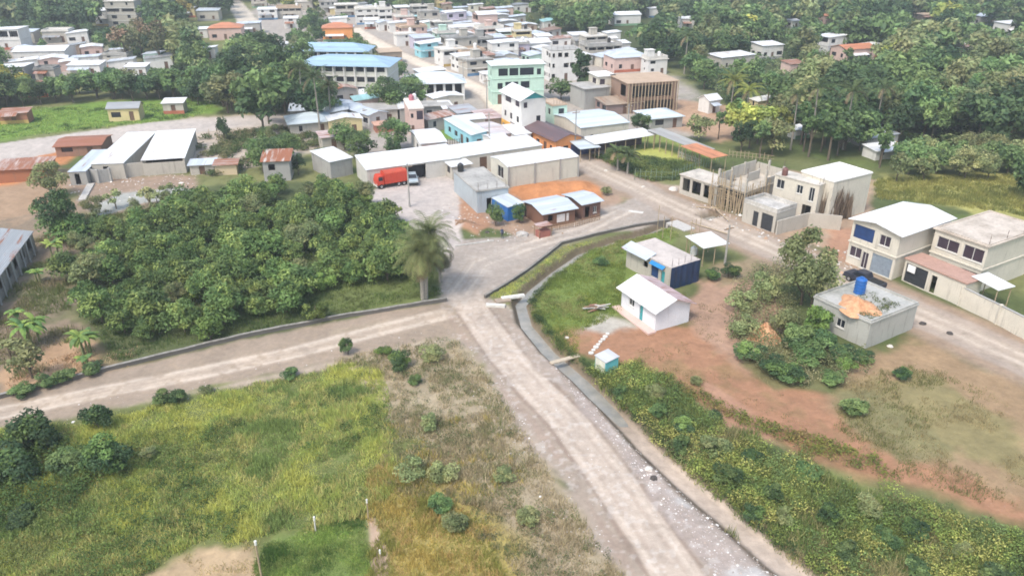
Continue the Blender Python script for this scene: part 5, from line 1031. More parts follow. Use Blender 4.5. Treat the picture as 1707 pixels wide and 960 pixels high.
# single trees and shrubs that stand out in the photo: base pixel, height, crown radius
ONE = """big_mid 105 400 7.5 2.9|dense green tree standing beside the left compound's lean-to
dusk 90 330 6.0 3.0|olive-yellow tree behind the dense green one at the left compound
dusk 1335 508 9.6 3.5|tall grey-green tree between the street and the blue tank house
dusk 1352 512 6.4 2.6|right crown of the pair beside the blue tank house, leaning to the street
big_mid 660 250 6.4 3.0|dark round tree left of the broad white roofed house
big_mid 650 192 8.5 4.6|large dark green tree in front of the three-storey school block
big_mid 690 178 7.5 3.6|dark green tree between school and pavilion, partly behind the pink house
big_mid 575 250 5.5 2.6|bushy tree at the end of the narrow long house
wood_mid 440 225 14 5.2|tall bright green tree at the left of the palms
wood_dark 475 175 15 4.0|tallest dark tree behind the bright green one
cypress 968 165 12.5 2.6|dark columnar tree in town left of the cream two-storey house
wood_mid 935 168 5.5 3.2|green tree in front of the scaffolded block
big_mid 1068 225 4.6 2.4|bushy tree between the hip roofed hut and the walled yard building
wood_mid 1098 95 9 3.6|round green tree at the right end behind the hall
gold_tree 20 170 9 4.2|yellow-leaved tree at the left edge above the green plot
gold_tree 308 38 9 3.8|golden tree beside the yellowish house at the top left
brown_tree 213 110 12 4.0|red-brown tree below the tall balconied building
brown_tree 240 105 14 3.8|taller red-brown tree right of its twin
brown_tree 270 112 14 3.4|thin brownish tree by the pale greenish hut
wood_yellow 1225 232 8.0 3.6|bright yellow-green tree left of the scaffolded shell
wood_yellow 1262 240 8.6 4.2|broad yellow-green tree straight behind the scaffolded shell
wood_yellow 1292 236 7.0 3.0|smaller yellow-green tree right of the broad one
shrub_dark 62 745 3.4 2.3|large round dark shrub at the near side of the left road
shrub_dark 165 715 3.0 1.4|upright dark shrub beside the near side of the left road
shrub_dark 190 790 3.4 2.0|dark leafy shrub in the tall grass below the upright one
shrub_dark 20 800 3.0 2.4|low dark shrub mass at the left edge of the tall grass
shrub 275 672 1.6 1.0|small bush at the edge of the left road's verge, left of its pair
shrub 300 670 1.4 .9|small bush at the edge of the left road's verge, right of its pair
shrub_dark 580 590 1.9 .8|small upright shrub on the verge of the left road
shrub 485 630 1.2 1.0|low bush on the verge where the tall grass begins
shrub_dark 665 615 2.2 1.3|dark green bush left of the crossroads
shrub_pale 720 600 1.7 1.5|olive bush nearest the crossroads
shrub 692 640 1.0 .7|tiny green bush below the dark one by the crossroads
shrub_pale 715 715 1.6 1.0|pale bush in the dry scrub
shrub_pale 690 795 2.0 1.4|clump of tall pale weeds in the dry scrub
shrub_pale 735 800 2.0 1.3|rounded olive clump in the dry scrub
shrub 735 850 1.5 .9|green weed clump at the bottom of the dry scrub
shrub_dark 1400 600 1.9 1.8|dark bush against the hidden side of the tank house
shrub 1370 585 2.4 1.8|green bush filling the corner left of the tank house
shrub_dark 1435 602 1.4 1.3|low dark bush under the large orange crown
big_mid 545 198 8.5 4.0|dark tree in front of the left end of the nearer school block
wood_dark 520 212 9.5 3.8|dark tree left of the hip roofed house, before the school
shrub_lime 1408 618 1.7 1.0|bright green bush in front of the tank house
shrub_lime 1360 560 3.8 1.5|lime green tree left of the orange dry crown
shrub_dark 1250 600 1.9 1.6|dark bush under the small orange crown
shrub_dark 1290 625 2.0 1.7|dark bush in front of the small orange crown
shrub_dark 1320 640 1.8 1.6|dark bush right of and below the small orange crown
shrub 1345 605 2.6 1.9|grey-green bush between the two orange crowns
shrub_pale 1240 520 3.0 1.9|pale brushy bush left of the tall grey-green tree
shrub_pale 1275 500 3.6 2.2|pale thicket at the foot of the tall grey-green tree
shrub_pale 1240 560 2.4 1.7|pale thicket left of the small orange crown
shrub_pale 1305 560 3.2 1.8|thicket of pale leaves above the small orange crown
shrub 1330 580 3.0 1.8|green thicket beside the lime green tree
shrub_dark 1215 462 1.7 1.3|dark bush right of the tarpaulin house
shrub_dark 1188 466 1.5 1.1|dark bush at the corner of the tarpaulin house
shrub 1190 700 1.0 .9|low bush on bare red earth
shrub_pale 1160 640 .9 .8|greyish bush on the red earth right of the privy
shrub_dark 1500 632 1.2 1.0|dark bush on the dry slope before the tank house
shrub 1420 690 1.6 1.4|grey-green bush on the dry slope
shrub 1390 640 1.5 1.2|bush at the top of the dry slope
shrub 1002 442 1.3 1.0|dark bush on the grassy bank of the ditch
big_mid 826 376 3.4 1.3|bushy tree in front of the grey-blue house
big_mid 866 372 3.0 1.1|bush between the blue lean-to and the plank house
wood_dark 375 238 5.2 1.3|dark young tree alone on the bare yard
dusk 607 345 4.5 1.9|greyish tree at the top corner of the orchard
shrub_pale 1010 325 1.4 1.0|small green bush at the end of the plank houses
wood_mid 1710 330 7 3.0|tree at the right edge behind the flat roofed house"""
for ln in ONE.split('\n'):
    a, lb = ln.split('|'); k, px, py, hh, R_ = a.split(); p = P(float(px), float(py)); sh = 'shrub' in k
    put(k, p.x, p.y, lb, 'shrub' if sh else 'tree', None, float(hh), name='shrub' if sh else 'cypress_tree' if k == 'cypress' else 'broadleaf_tree', R=float(R_))
# woods and garden trees
cand = []
def wood(px, sp, seed, kinds, hr, tag, tol=.16, margin=1.2, world=False):
    r = random.Random(seed)
    for x, y in field(px, sp, seed, world):
        k = r.choices(list(kinds), [kinds[q] for q in kinds])[0]; hh = r.uniform(*hr); R_ = SPEC[k][1] / SPEC[k][0] * hh * r.uniform(.88, 1.2)
        if math.hypot(x, y) and (ldist(np.array([x]), np.array([y]), ST_LINE)[0] < 5 or ldist(np.array([x]), np.array([y]), ST2)[0] < 6): continue
        if inside_foot(x, y, margin + R_*.25) or hides(x, y, hh, R_, tol): continue
        cand.append((math.hypot(x, y), x, y, k, hh, R_, tag))
WK = dict(wood_dark=3, wood_mid=5, wood_pale=3, wood_yellow=.25, slender=1)
wood([(1150, 140), (1190, 60), (1200, 10), (2000, 10), (2000, 262), (1707, 262), (1480, 240), (1330, 222), (1240, 190)], 6.4, 1, WK, (7.5, 12.5), 'in the right wood', .22, .7)
wood([(1300, 262), (1340, 236), (1480, 250), (1480, 292), (1420, 285), (1330, 268)], 4.2, 12, dict(slender=2, wood_dark=2, wood_mid=1), (7, 10), 'behind the scaffolded shell', .6, .4)
wood([(0, 150), (330, 150), (430, 165), (420, 188), (320, 170), (160, 170), (60, 182), (0, 172)], 4.2, 16, dict(wood_dark=3, wood_mid=5, wood_pale=2), (4.5, 7.5), 'behind the plot huts', .6, .4)
wood([(1460, 262), (1700, 262), (2000, 280), (2000, 330), (1707, 300), (1590, 312), (1460, 300)], 4.6, 2, dict(wood_mid=3, wood_pale=3, dusk=2), (3.6, 6), 'in the scrub belt')
wood([(870, 10), (1200, 10), (1190, 60), (1150, 120), (1090, 110), (1045, 75), (960, 62), (900, 62), (850, 45)], 6.4, 3, WK, (7, 12), 'in the top wood')
wood([(-300, 10), (420, 10), (380, 60), (330, 110), (290, 130), (240, 60), (160, 60), (-300, 40)], 6.6, 4, dict(wood_dark=5, wood_mid=4, wood_pale=1), (8, 13), 'among the top left houses', .12)
wood([(-300, 40), (160, 60), (240, 60), (300, 130), (200, 150), (-300, 150)], 6.5, 15, dict(wood_dark=3, wood_mid=4), (4, 7.5), 'in the top left gardens', .08, .3)
wood([(-300, 145), (90, 138), (240, 134), (300, 110), (440, 80), (500, 112), (500, 200), (390, 192), (330, 176), (120, 176), (60, 190), (-300, 190)], 5.0, 5, dict(wood_dark=4, wood_mid=5, wood_pale=2), (6, 11), 'above the green plot', .15, .5)
wood([(400, 100), (510, 108), (520, 215), (470, 215), (400, 190)], 6.5, 6, dict(wood_dark=4, wood_mid=3), (8, 13), 'beside the school', .35)
wood([(480, 10), (860, 10), (1000, 120), (800, 170), (640, 130), (600, 110), (480, 110)], 5.5, 7, dict(wood_mid=4, wood_dark=3, dusk=2), (3.5, 7), 'in the town gardens', .10, .2)
wood([(480, 235), (560, 215), (640, 215), (700, 260), (600, 275), (540, 300), (480, 300), (420, 290), (430, 240)], 5.2, 8, dict(big_mid=3, wood_dark=2, dusk=1), (3.5, 6.5), 'behind the orchard', .12, .3)
wood([(420, 12), (860, 0), (1000, 2), (1000, 12), (860, 14), (430, 20)], 7.5, 9, WK, (7, 11), 'along the top edge', .3)
wood([(120, 360), (330, 325), (345, 350), (200, 395), (110, 470)], 4.4, 10, dict(orchard=2, dusk=2, cassava=1), (2.6, 4.2), 'below the left compound', .15)
wood([(1130, 220), (1200, 205), (1330, 215), (1340, 262), (1260, 268), (1210, 262)], 5.4, 14, dict(slender=3, wood_pale=2, wood_dark=1), (5, 9), 'by the cattle sheds', .22, .4)
cand.sort(); KN = {'wood_dark': 'dark green', 'wood_mid': 'mid green', 'wood_pale': 'pale olive', 'wood_yellow': 'yellow-green', 'slender': 'slender', 'dusk': 'grey-green', 'big_mid': 'bushy', 'orchard': 'round', 'cassava': 'thin leaved'}
rest, keep = [], []
for c_ in cand:
    q = Q(c_[1], c_[2], c_[4]*.6); (keep if len(keep) < 292 and -60 < q[0] < 1767 and q[1] < 1000 else rest).append(c_)
rest = [c_[1:6] for c_ in rest]; cls = {}
for c_ in keep: cls.setdefault(c_[6], []).append(c_)
OR2 = ORD
for tag, L_ in cls.items():
    L_.sort(); nb = max(1, round(len(L_)/16)); BN = ['front', 'second', 'third', 'fourth', 'fifth', 'sixth', 'seventh', 'eighth', 'ninth']
    for bnd in range(nb):
        seg = L_[bnd*len(L_)//nb:(bnd+1)*len(L_)//nb]; sub = {}
        for c_ in seg: sub.setdefault((KN[c_[3]], 'small' if c_[4] < 6 else 'medium sized' if c_[4] < 9 else 'tall'), []).append(c_)
        for (kn, size), S_ in sub.items():
            S_.sort(key=lambda q: Q(q[1], q[2], 0)[0])
            for i, (dist, x, y, k, hh, R_, _) in enumerate(S_):
                lb = '%s %s tree %s%s%s' % (size, kn, tag, ', %s row' % BN[bnd] if nb > 1 else '', ', %s such from left' % OR2[i] if len(S_) > 1 else '')
                put(k, x, y, lb, 'tree', 'trees ' + tag, hh, name='broadleaf_tree', R=R_, parts=dist < 205)
r = random.Random(3)
for x, y in field(np.array([[-420, 400], [420, 400], [620, 720], [-620, 720]]), 11, 77, True): rest.append((x, y, r.choice(['wood_dark', 'wood_mid', 'wood_mid', 'wood_pale']), r.uniform(8, 13), r.uniform(4.5, 6)))
Vs, Cs = [], []
for x, y, k, hh, R_ in rest:
    v, c = tree_mesh(k, r.randrange(4))[3:]; far = math.hypot(x, y) > 250; stp = 3 if far else 1; sc_ = np.array([R_/SPEC[k][1], R_/SPEC[k][1], hh/SPEC[k][0]]); a = r.uniform(0, 6.28)
    vv = v[::stp].copy(); 
    if far: m_ = vv.mean(1, keepdims=True); vv = m_ + (vv-m_)*1.6
    M = np.array([[math.cos(a), math.sin(a), 0], [-math.sin(a), math.cos(a), 0], [0, 0, 1]]); Vs.append((vv*sc_) @ M + np.array([x, y, 0])); Cs.append(c[::stp] * r.uniform(.75, 1.25))
Vs, Cs = np.concatenate(Vs), np.concatenate(Cs); T(link('distant_wood', npmesh('distant_wood', Vs.reshape(-1,3), np.arange(len(Vs)*4).reshape(-1,4), LEAF, col=np.clip(Cs, 0, .8))), 'far-off woodland of mixed green trees beyond the last houses', None, None, 'stuff')
# palms
def palm(name, label, px, py, h, L, nf, group=None, col=(.09,.14,.05), droop=2.0, seed=0, cat='palm', el=(.1,1.3), trunkm=BARKP, r0=.16, stems=1, ll=.6, lw=.07):
    p = P(px, py); o = T(empty(name, (p.x, p.y, 0)), label, cat, group); r = np.random.default_rng(seed)
    for s_ in range(stems):
        lean = r.uniform(-.4, .4, 2) if stems == 1 else r.uniform(-1.3, 1.3, 2); hs = h * (1 if s_ == 0 else r.uniform(.6, .85)); top = (lean[0], lean[1], hs)
        tv, tf = qtube([(lean[0]*.2, lean[1]*.2, -.3), (lean[0]*.4, lean[1]*.4, hs*.5), top], [r0*1.4, r0, r0*.8], 7); link('trunk', npmesh('trunk', tv, tf, trunkm), o)
        vs, cs = [], []
        for i in range(nf):
            f_ = i / nf; v = frond_q(top, i*2.4 + r.uniform(-.2,.2), el[1] + (el[0]-el[1])*f_ + r.uniform(-.15,.15), L*r.uniform(.8,1.1), droop*r.uniform(.7,1.2), 16, ll, lw); vs.append(v)
            old = f_ > .82; c = np.array((.24,.19,.11) if old else col) * r.uniform(.7, 1.35); cs.append(np.repeat(c[None], len(v), 0) * r.uniform(.85, 1.15, (len(v), 1)))
        vs, cs = np.concatenate(vs), np.concatenate(cs); link('crown', npmesh('crown', vs.reshape(-1,3), np.arange(len(vs)*4).reshape(-1,4), LEAF, col=cs), o)
    return o
palm('palm_clump', 'big shaggy palm clump at the orchard corner beside the crossroads', 706, 498, 8.4, 3.6, 46, col=(.17,.20,.08), droop=1.5, seed=4, stems=3, el=(-1.2,1.5), r0=.24, ll=.8, lw=.05)
palm('palm_tree', 'smaller palm with dead hanging fronds leaning over the crossroads', 733, 470, 4.0, 2.6, 18, col=(.13,.13,.07), droop=2.8, seed=9, el=(-1.2,.8), r0=.14)
for i, (px, py, h, L, lb) in enumerate(((535, 225, 11.5, 4.2, 'tall palm behind the orchard, its trunk in front of the hip roofed house'), (552, 205, 8, 3.2, 'shorter palm right of the tall one behind the orchard'), (1030, 285, 3.4, 2.6, 'low palm at the street corner of the grass yard'), (1046, 290, 3.2, 2.4, 'low palm right of the other one at the street corner of the grass yard'),
        (1350, 255, 12, 4.6, 'tall palm in the wood behind the white roofed cream house'), (1405, 250, 11, 4.4, 'tall palm above the nursery roof'), (1318, 250, 10.5, 4.0, 'palm left of the tallest one behind the white roofed cream house'), (1455, 232, 10, 4.2, 'palm rising right of the nursery roof'), (1215, 205, 9, 4.0, 'palm with yellowish fronds beside the tent-like roof'), (1240, 222, 8.5, 4.2, 'palm among the yellow-green trees'),
        (1140, 124, 10, 4.0, 'palm at the wood edge above the unfinished hall'), (505, 190, 10, 4, 'palm against the dark trees left of the school'))):
    yel_ = 'yellow' in lb; palm('palm_tree', lb, px, py, h, L, 22, None, (.2,.22,.05) if yel_ else (.085,.125,.045), 1.7, 30+i)
def banana(label, px, py, h, seed, nst=4, cat='banana plant', group=None):
    p = P(px, py); o = T(empty('banana_plant', (p.x, p.y, 0)), label, cat, group); r = np.random.default_rng(seed); vs, cs = [], []
    for s_ in range(nst):
        bx, by = r.uniform(-.7, .7, 2) if s_ else (0, 0); hs = h * r.uniform(.45, .62); tv, tf = qtube([(bx,by,-.2),(bx*1.1,by*1.1,hs)], [.13,.08], 6); link('stem', npmesh('stem', tv, tf, plain((.22,.24,.10), .8)), o)
        for i in range(7):
            az, el, L = r.uniform(0, 6.28), r.uniform(.5, 1.35), h*.55*r.uniform(.7, 1.1); q = np.array([bx*1.1, by*1.1, hs]); sd_ = np.array([-math.sin(az), math.cos(az), 0]); pv = None; c = np.array([(.15,.24,.06),(.22,.30,.07),(.10,.18,.06)][r.integers(3)])
            for j in range(6):
                w_ = .30 * math.sin(math.pi*(.1 + .85*j/5)) ; cur = (q - sd_*w_ + (0,0,-w_*.25), q.copy(), q + sd_*w_ + (0,0,-w_*.25))
                if pv is not None: vs += [[pv[0], pv[1], cur[1], cur[0]], [pv[1], pv[2], cur[2], cur[1]]]; cs += [c*r.uniform(.85,1.15), c*r.uniform(.85,1.15)]
                pv = cur; q = q + np.array([math.cos(az)*math.cos(el), math.sin(az)*math.cos(el), math.sin(el)])*L/5; el -= .42
    vs = np.array(vs); link('leaf_crown', npmesh('leaf_crown', vs.reshape(-1,3), np.arange(len(vs)*4).reshape(-1,4), LEAF, col=np.array(cs)), o)
for i, (px, py, h, lb) in enumerate(((52, 575, 4.2, 'large banana plant at the left edge above the left road'), (140, 590, 3.6, 'bright banana plant near the road wall at the left'), (148, 612, 1.8, 'small banana sucker below the bright banana plant'), (88, 430, 3.0, 'banana plant beside the long grey shed'), (102, 405, 2.8, 'banana plant just below the dense green tree'), (62, 470, 2.6, 'banana plant against the wall of the long grey shed'), (235, 375, 2.8, 'banana plant in the weedy strip below the compound'), (30, 540, 2.6, 'banana plant half behind the large one at the left edge'), (120, 470, 2.4, 'banana plant nearest the blue barrel'))): banana(lb, px, py, h, 60+i, 2 if h < 3.2 else 4)
for i, (px, py, hh, lb) in enumerate(((55, 630, 3.4, 'thin tree with bare forked trunk near the left edge of the road wall'), (20, 600, 2.2, 'low leafy tree at the left edge by the road wall'))):
    p = P(px, py); put('cassava', p.x, p.y, lb, 'tree', None, hh, name='thin_tree', R=1.7)
for i, (px, py, lb) in enumerate(((75, 648, 'low green hedge bush on the road wall, left one'), (105, 640, 'low green hedge bush on the road wall, middle one'), (152, 625, 'rounded bright hedge bush on the road wall'), (35, 662, 'smallest hedge bush on the road wall near the left edge'))):
    p = P(px, py); put('shrub', p.x, p.y + .4, lb, 'shrub', None, 1.3, name='shrub', R=1.2)
# ------------------------------------------------------------------ ground cover
YG = [(.55,.56,.15),(.46,.51,.14),(.36,.43,.13),(.58,.52,.2),(.24,.32,.1)]; DG = [(.07,.12,.035),(.11,.17,.05),(.16,.22,.06)]; DR = [(.42,.35,.22),(.33,.29,.16),(.21,.23,.10),(.48,.40,.26)]; BG = [(.26,.38,.09),(.33,.42,.11),(.19,.30,.08)]
GOLD = [(.50,.39,.12),(.38,.35,.10),(.56,.40,.17),(.30,.30,.08)]
FIELD = [(-250, 770), (0, 715), (120, 712), (260, 672), (480, 632), (600, 600), (650, 640), (655, 760), (650, 830), (600, 858), (430, 900), (320, 915), (240, 960), (150, 1100), (-250, 1150)]
x, y = sample(FIELD, 26, seed=1, amp=2.5); stuff('tall_grass', [blades(x, y, 9, (.12, .7), .035, .18, YG, ns=3.0, seed=2, cj=.3)], 'tall yellow-green grass filling the field at the lower left', 3)
x, y = sample(FIELD, 3.2, thr=.5, seed=4, ns=5); stuff('field_weeds', [leaves(x, y, zat(x, y)+.25, np.full(len(x), .45), np.full(len(x), .5), 26, .085, DG+[(.16,.19,.06)], seed=5)], 'dark leafy weeds mixed through the tall grass field', 4)
DL = [(-250, 760), (0, 735), (90, 735), (210, 770), (130, 850), (0, 880), (-250, 960)]
x, y = sample(DL, 3.5, seed=6); stuff('undergrowth', [leaves(x, y, zat(x, y)+.4, np.full(len(x), .6), np.full(len(x), .7), 34, .11, DG[:2]+[(.07,.12,.03)], seed=7)], 'dark green undergrowth at the left edge of the field', 4)
SCR = [(560, 602), (740, 556), (806, 612), (890, 740), (975, 860), (1055, 975), (860, 990), (790, 860), (700, 770), (645, 700), (640, 610)]
x, y = sample(SCR, 14, seed=8, thr=.36, ns=2.5, amp=3); a = blades(x, y, 8, (.15, .6), .03, .2, DR, ns=3, seed=9); stuff('dry_scrub', [a], 'dry straw coloured scrub between the field and the dirt road', 3)
x, y = sample(SCR, 2.2, seed=10, thr=.5, ns=3); stuff('scrub_weeds', [leaves(x, y, zat(x, y)+.15, np.full(len(x), .35), np.full(len(x), .35), 20, .075, [(.14,.17,.07),(.20,.20,.10),(.10,.13,.05)], seed=11)], 'low grey-green weeds scattered in the dry scrub', 4)
GP = [(640, 770), (700, 790), (800, 870), (860, 960), (880, 1100), (645, 1100), (625, 900), (600, 850)]
x, y = sample(GP, 26, seed=12, amp=3.5); stuff('golden_grass', [blades(x, y, 9, (.2, .6), .03, .15, GOLD, ns=3, seed=13)], 'golden brown grass at the bottom centre', 3)
LW = [(432, 905), (520, 880), (610, 864), (620, 1100), (420, 1100)]
x, y = sample(LW, 60, seed=14, amp=2.2); stuff('lawn', [blades(x, y, 11, (.08, .3), .03, .14, BG+[(.30,.36,.11),(.09,.17,.04)], ns=2, seed=15)], 'short bright green grass between the white posts', 3)
RB = [(880, 490), (960, 420), (1118, 382), (1135, 395), (1045, 415), (1040, 470), (1035, 520), (965, 555), (960, 590), (915, 590), (875, 545)]
x, y = sample(RB, 22, seed=16, amp=.6); stuff('bank_grass', [blades(x, y, 8, (.12, .5), .03, .15, [(.20,.27,.065),(.28,.32,.07),(.13,.20,.055),(.30,.30,.11)], ns=3, seed=17)], 'green grass on the bank between ditch and white gabled house', 3)
x, y = sample([(815, 492), (880, 458), (940, 412), (1110, 374), (1110, 382), (960, 418), (890, 470), (850, 500)], 18, seed=18, amp=.4); stuff('channel_grass', [blades(x, y, 8, (.1, .4), .03, .15, YG+[(.3,.26,.14)], ns=2, seed=19)], 'yellowish grass on the slope between channel wall and ditch', 3)
DB = [(985, 622), (1060, 606), (1130, 656), (1200, 710), (1330, 762), (1420, 800), (1520, 830), (1707, 896), (2000, 1010), (2000, 1300), (1450, 1060), (1330, 965), (1180, 835), (1080, 740), (1010, 668)]
x, y = sample(DB, 2.6, seed=20, edge=-.3, amp=3.5, thr=.36, ns=2.6); hb = .25 + .55*fbm(x, y, 4, 3); stuff('thicket', [leaves(x, y, zat(x, y)+hb*.8, np.full(len(x), .7), hb*.7+.2, 70, .085, [(.12,.18,.06),(.17,.24,.065),(.26,.31,.08),(.36,.36,.11),(.14,.20,.07)], seed=21, ns=2.2, cj=.4)], 'dense green thicket along the right side of the ditch', 4)
x, y = sample(DB, 14, seed=22, amp=5); stuff('thicket_grass', [blades(x, y, 8, (.2, 1.0), .035, .25, [(.25,.29,.09),(.16,.22,.07),(.34,.31,.15)], ns=4, seed=23)], 'taller grass blades rising out of the thicket', 3)
x, y = sample([(1070, 610), (1190, 690), (1330, 745), (1420, 785), (1500, 800), (1450, 760), (1260, 700), (1160, 650), (1060, 600)], 5, seed=24); stuff('flowering_scrub', [leaves(x, y, zat(x, y)+.3, np.full(len(x), .5), np.full(len(x), .45), 30, .1, [(.20,.21,.05),(.13,.16,.04),(.24,.19,.07)], seed=25)], 'yellowish scrub edging the thicket against the red earth', 4)
SL = [(1380, 640), (1560, 600), (1707, 690), (2000, 800), (2000, 980), (1707, 860), (1500, 790), (1400, 720)]
x, y = sample(SL, 9, seed=26, thr=.5, ns=3.5); stuff('sparse_grass', [blades(x, y, 8, (.1, .45), .03, .2, [(.22,.21,.09),(.15,.17,.06),(.30,.25,.13)], ns=4, seed=27)], 'sparse olive grass on the dry slope at the right', 3)
x, y = sample([(1090, 470), (1200, 480), (1260, 600), (1330, 700), (1500, 760), (1300, 740), (1150, 640), (1060, 590), (1080, 560)], 6, seed=28, thr=.56, ns=2.5); stuff('earth_weeds', [blades(x, y, 7, (.06, .28), .025, .2, [(.17,.17,.07),(.26,.21,.11)], seed=29)], 'thin weeds on the bare red earth', 3)
OF = [(120, 470), (200, 390), (340, 340), (600, 330), (700, 420), (738, 490), (560, 525), (380, 560), (190, 600)]
x, y = sample(OF, 9, seed=30); stuff('orchard_grass', [blades(x, y, 7, (.15, .5), .035, .2, DG+[(.14,.17,.06)], ns=4, seed=31)], 'shaded grass on the orchard floor', 3)
LP = [(-100, 400), (60, 400), (180, 350), (330, 325), (200, 400), (130, 470), (170, 590), (0, 640), (-200, 680)]
x, y = sample(LP, 10, seed=32, thr=.46, ns=4); stuff('plot_weeds', [blades(x, y, 8, (.2, .8), .035, .25, [(.12,.16,.05),(.18,.20,.07),(.28,.24,.14)], ns=4, seed=33)], 'weeds and maize stalks on the plot left of the orchard', 3)
x, y = sample([(0, 640), (60, 600), (260, 575), (300, 590), (0, 655)], 9, seed=34, thr=.5, ns=2); stuff('dry_litter', [blades(x, y, 7, (.1, .35), .05, .2, [(.42,.27,.14),(.36,.22,.12),(.5,.38,.24)], seed=35)], 'dry brown leaf litter along the road wall', 3)
x, y = sample([(1460, 300), (1760, 290), (2000, 400), (1707, 360), (1600, 345), (1460, 330)], 7, seed=36); stuff('yellow_grass', [blades(x, y, 7, (.3, .8), .06, .25, [(.30,.29,.09),(.24,.25,.07),(.18,.2,.06)], seed=37)], 'yellow-green grass behind the two-storey houses', 3)
x, y = sample([(990, 262), (1060, 262), (1170, 275), (1130, 300), (1060, 305), (1010, 290)], 8, seed=38, amp=.5); stuff('yard_weeds', [leaves(x, y, zat(x, y)+.25, np.full(len(x), .45), np.full(len(x), .5), 18, .13, [(.07,.11,.04),(.12,.17,.05),(.17,.2,.06)], seed=39)], 'weeds around the grass yard of the cattle sheds', 4)
x, y = sample([(-200, 185), (170, 178), (360, 170), (330, 195), (100, 222), (-200, 250)], 3, seed=40); stuff('plot_grass', [blades(x, y, 6, (.2, .45), .09, .3, BG+[(.09,.15,.04)], seed=41)], 'green grass of the plot at the left', 3)
x, y = sample([(330, 230), (470, 215), (560, 235), (480, 262), (350, 300), (320, 270)], 3, seed=42, thr=.52, ns=5); stuff('yard_scrub', [leaves(x, y, zat(x, y)+.4, np.full(len(x), .7), np.full(len(x), .7), 24, .2, [(.12,.15,.06),(.2,.19,.09),(.08,.12,.04)], seed=43)], 'scrub on the bare yard behind the orchard', 4)
W1P = [(1150, 140), (1190, 60), (1200, 30), (1900, 30), (1900, 262), (1707, 262), (1480, 240), (1330, 222), (1240, 190)]
x, y = sample(W1P, .1, seed=50); k_ = np.array([not inside_foot(a, b, 1.5) for a, b in zip(x, y)]); x, y = x[k_], y[k_]; stuff('wood_undergrowth', [leaves(x, y, zat(x, y)+.9, np.full(len(x), 2.0), np.full(len(x), 1.5), 30, .42, PAL['mid']+PAL['pale'][:2]+PAL['dark'][1:], seed=51)], 'bushy undergrowth between the trees of the right wood', 4, LEAF)
x, y = sample([(-250, 765), (0, 700), (120, 705), (260, 668), (480, 628), (640, 590), (760, 570), (640, 610), (480, 640), (260, 690), (0, 735)], 7, seed=52, thr=.46, ns=2); stuff('verge_grass', [blades(x, y, 7, (.08, .3), .03, .15, DR+YG[2:3], ns=2, seed=53)], 'thin dry grass on the verge of the left road', 3)
BR = [(1222, 490), (1262, 452), (1300, 440), (1335, 480), (1345, 550), (1390, 590), (1450, 600), (1440, 625), (1360, 655), (1300, 645), (1250, 610), (1215, 560)]
x, y = sample(BR, 1.2, seed=60); hb = .3 + .9*fbm(x, y, 3, 13); stuff('brush', [leaves(x, y, zat(x, y)+hb*.8, np.full(len(x), .9), hb+.3, 60, .11, [(.16,.18,.08),(.24,.24,.12),(.12,.17,.07),(.30,.28,.15)], seed=61, ns=2.5)], 'pale olive brush around the feet of the trees by the tank house', 4)
r = random.Random(91); TH = [(1040, 668), (1085, 660), (1090, 700), (1140, 715), (1130, 760), (1190, 755), (1215, 800), (1250, 770), (1290, 830), (1310, 880), (1350, 800), (1380, 870), (1400, 930), (1440, 850), (1470, 905), (1530, 890), (1520, 950), (1600, 930), (1650, 960), (1250, 870)]
for i, (px, py) in enumerate(TH):
    p = P(px + r.uniform(-8, 8), py + r.uniform(-6, 6)); k_ = ('shrub', 'shrub_dark', 'shrub', 'shrub_pale')[(i*7) % 4]; nm = {'shrub': 'green', 'shrub_dark': 'dark green', 'shrub_lime': 'lime green', 'shrub_pale': 'pale'}[k_]
    put(k_, p.x, p.y, '%s bush standing in the thicket, %s counted from the privy towards the bottom right' % (nm, ORD[i]), 'shrub', 'bushes standing in the thicket', r.uniform(1.0, 1.9), name='shrub', R=r.uniform(.7, 1.3))
for i, (px, py, kk, hh, lb) in enumerate(((40, 870, 'shrub_dark', 1.4, 'low spreading bush at the left edge below the large shrubs'), (120, 780, 'shrub', 1.8, 'bush between the large round shrub and the dark leafy one'), (250, 760, 'shrub_pale', 1.0, 'pale weed clump in the tall grass right of the dark leafy shrub'), (345, 655, 'shrub_pale', .8, 'small pale clump where the tall grass meets the verge'), (640, 590, 'shrub_lime', 1.0, 'light green bush just left of the dark bush by the crossroads'), (760, 880, 'shrub_pale', 1.4, 'pale straw clump near the bottom of the dry scrub'), (840, 800, 'shrub_pale', 1.1, 'pale straw clump beside the dirt road'), (880, 870, 'shrub_pale', 1.3, 'pale straw clump beside the dirt road, lower one'))):
    p = P(px, py); put(kk, p.x, p.y, lb, 'shrub', None, hh, name='shrub', R=hh*.9)
x, y = sample([(200, 1000), (250, 955), (330, 912), (432, 900), (435, 1000)], 9, seed=70, thr=.45, ns=1.5); stuff('stubble', [blades(x, y, 7, (.06, .3), .03, .15, [(.45,.36,.2),(.34,.3,.13),(.5,.42,.2)], seed=71)], 'dry stubble on the tan patch at the bottom', 3)
x, y = sample([(640, 700), (800, 690), (870, 800), (850, 860), (700, 830), (640, 800)], 9, seed=72, amp=3); stuff('straw_tufts', [blades(x, y, 9, (.2, .8), .035, .18, DR+GOLD[:2], ns=2, seed=73)], 'pale straw tufts where dry scrub meets golden grass', 3)
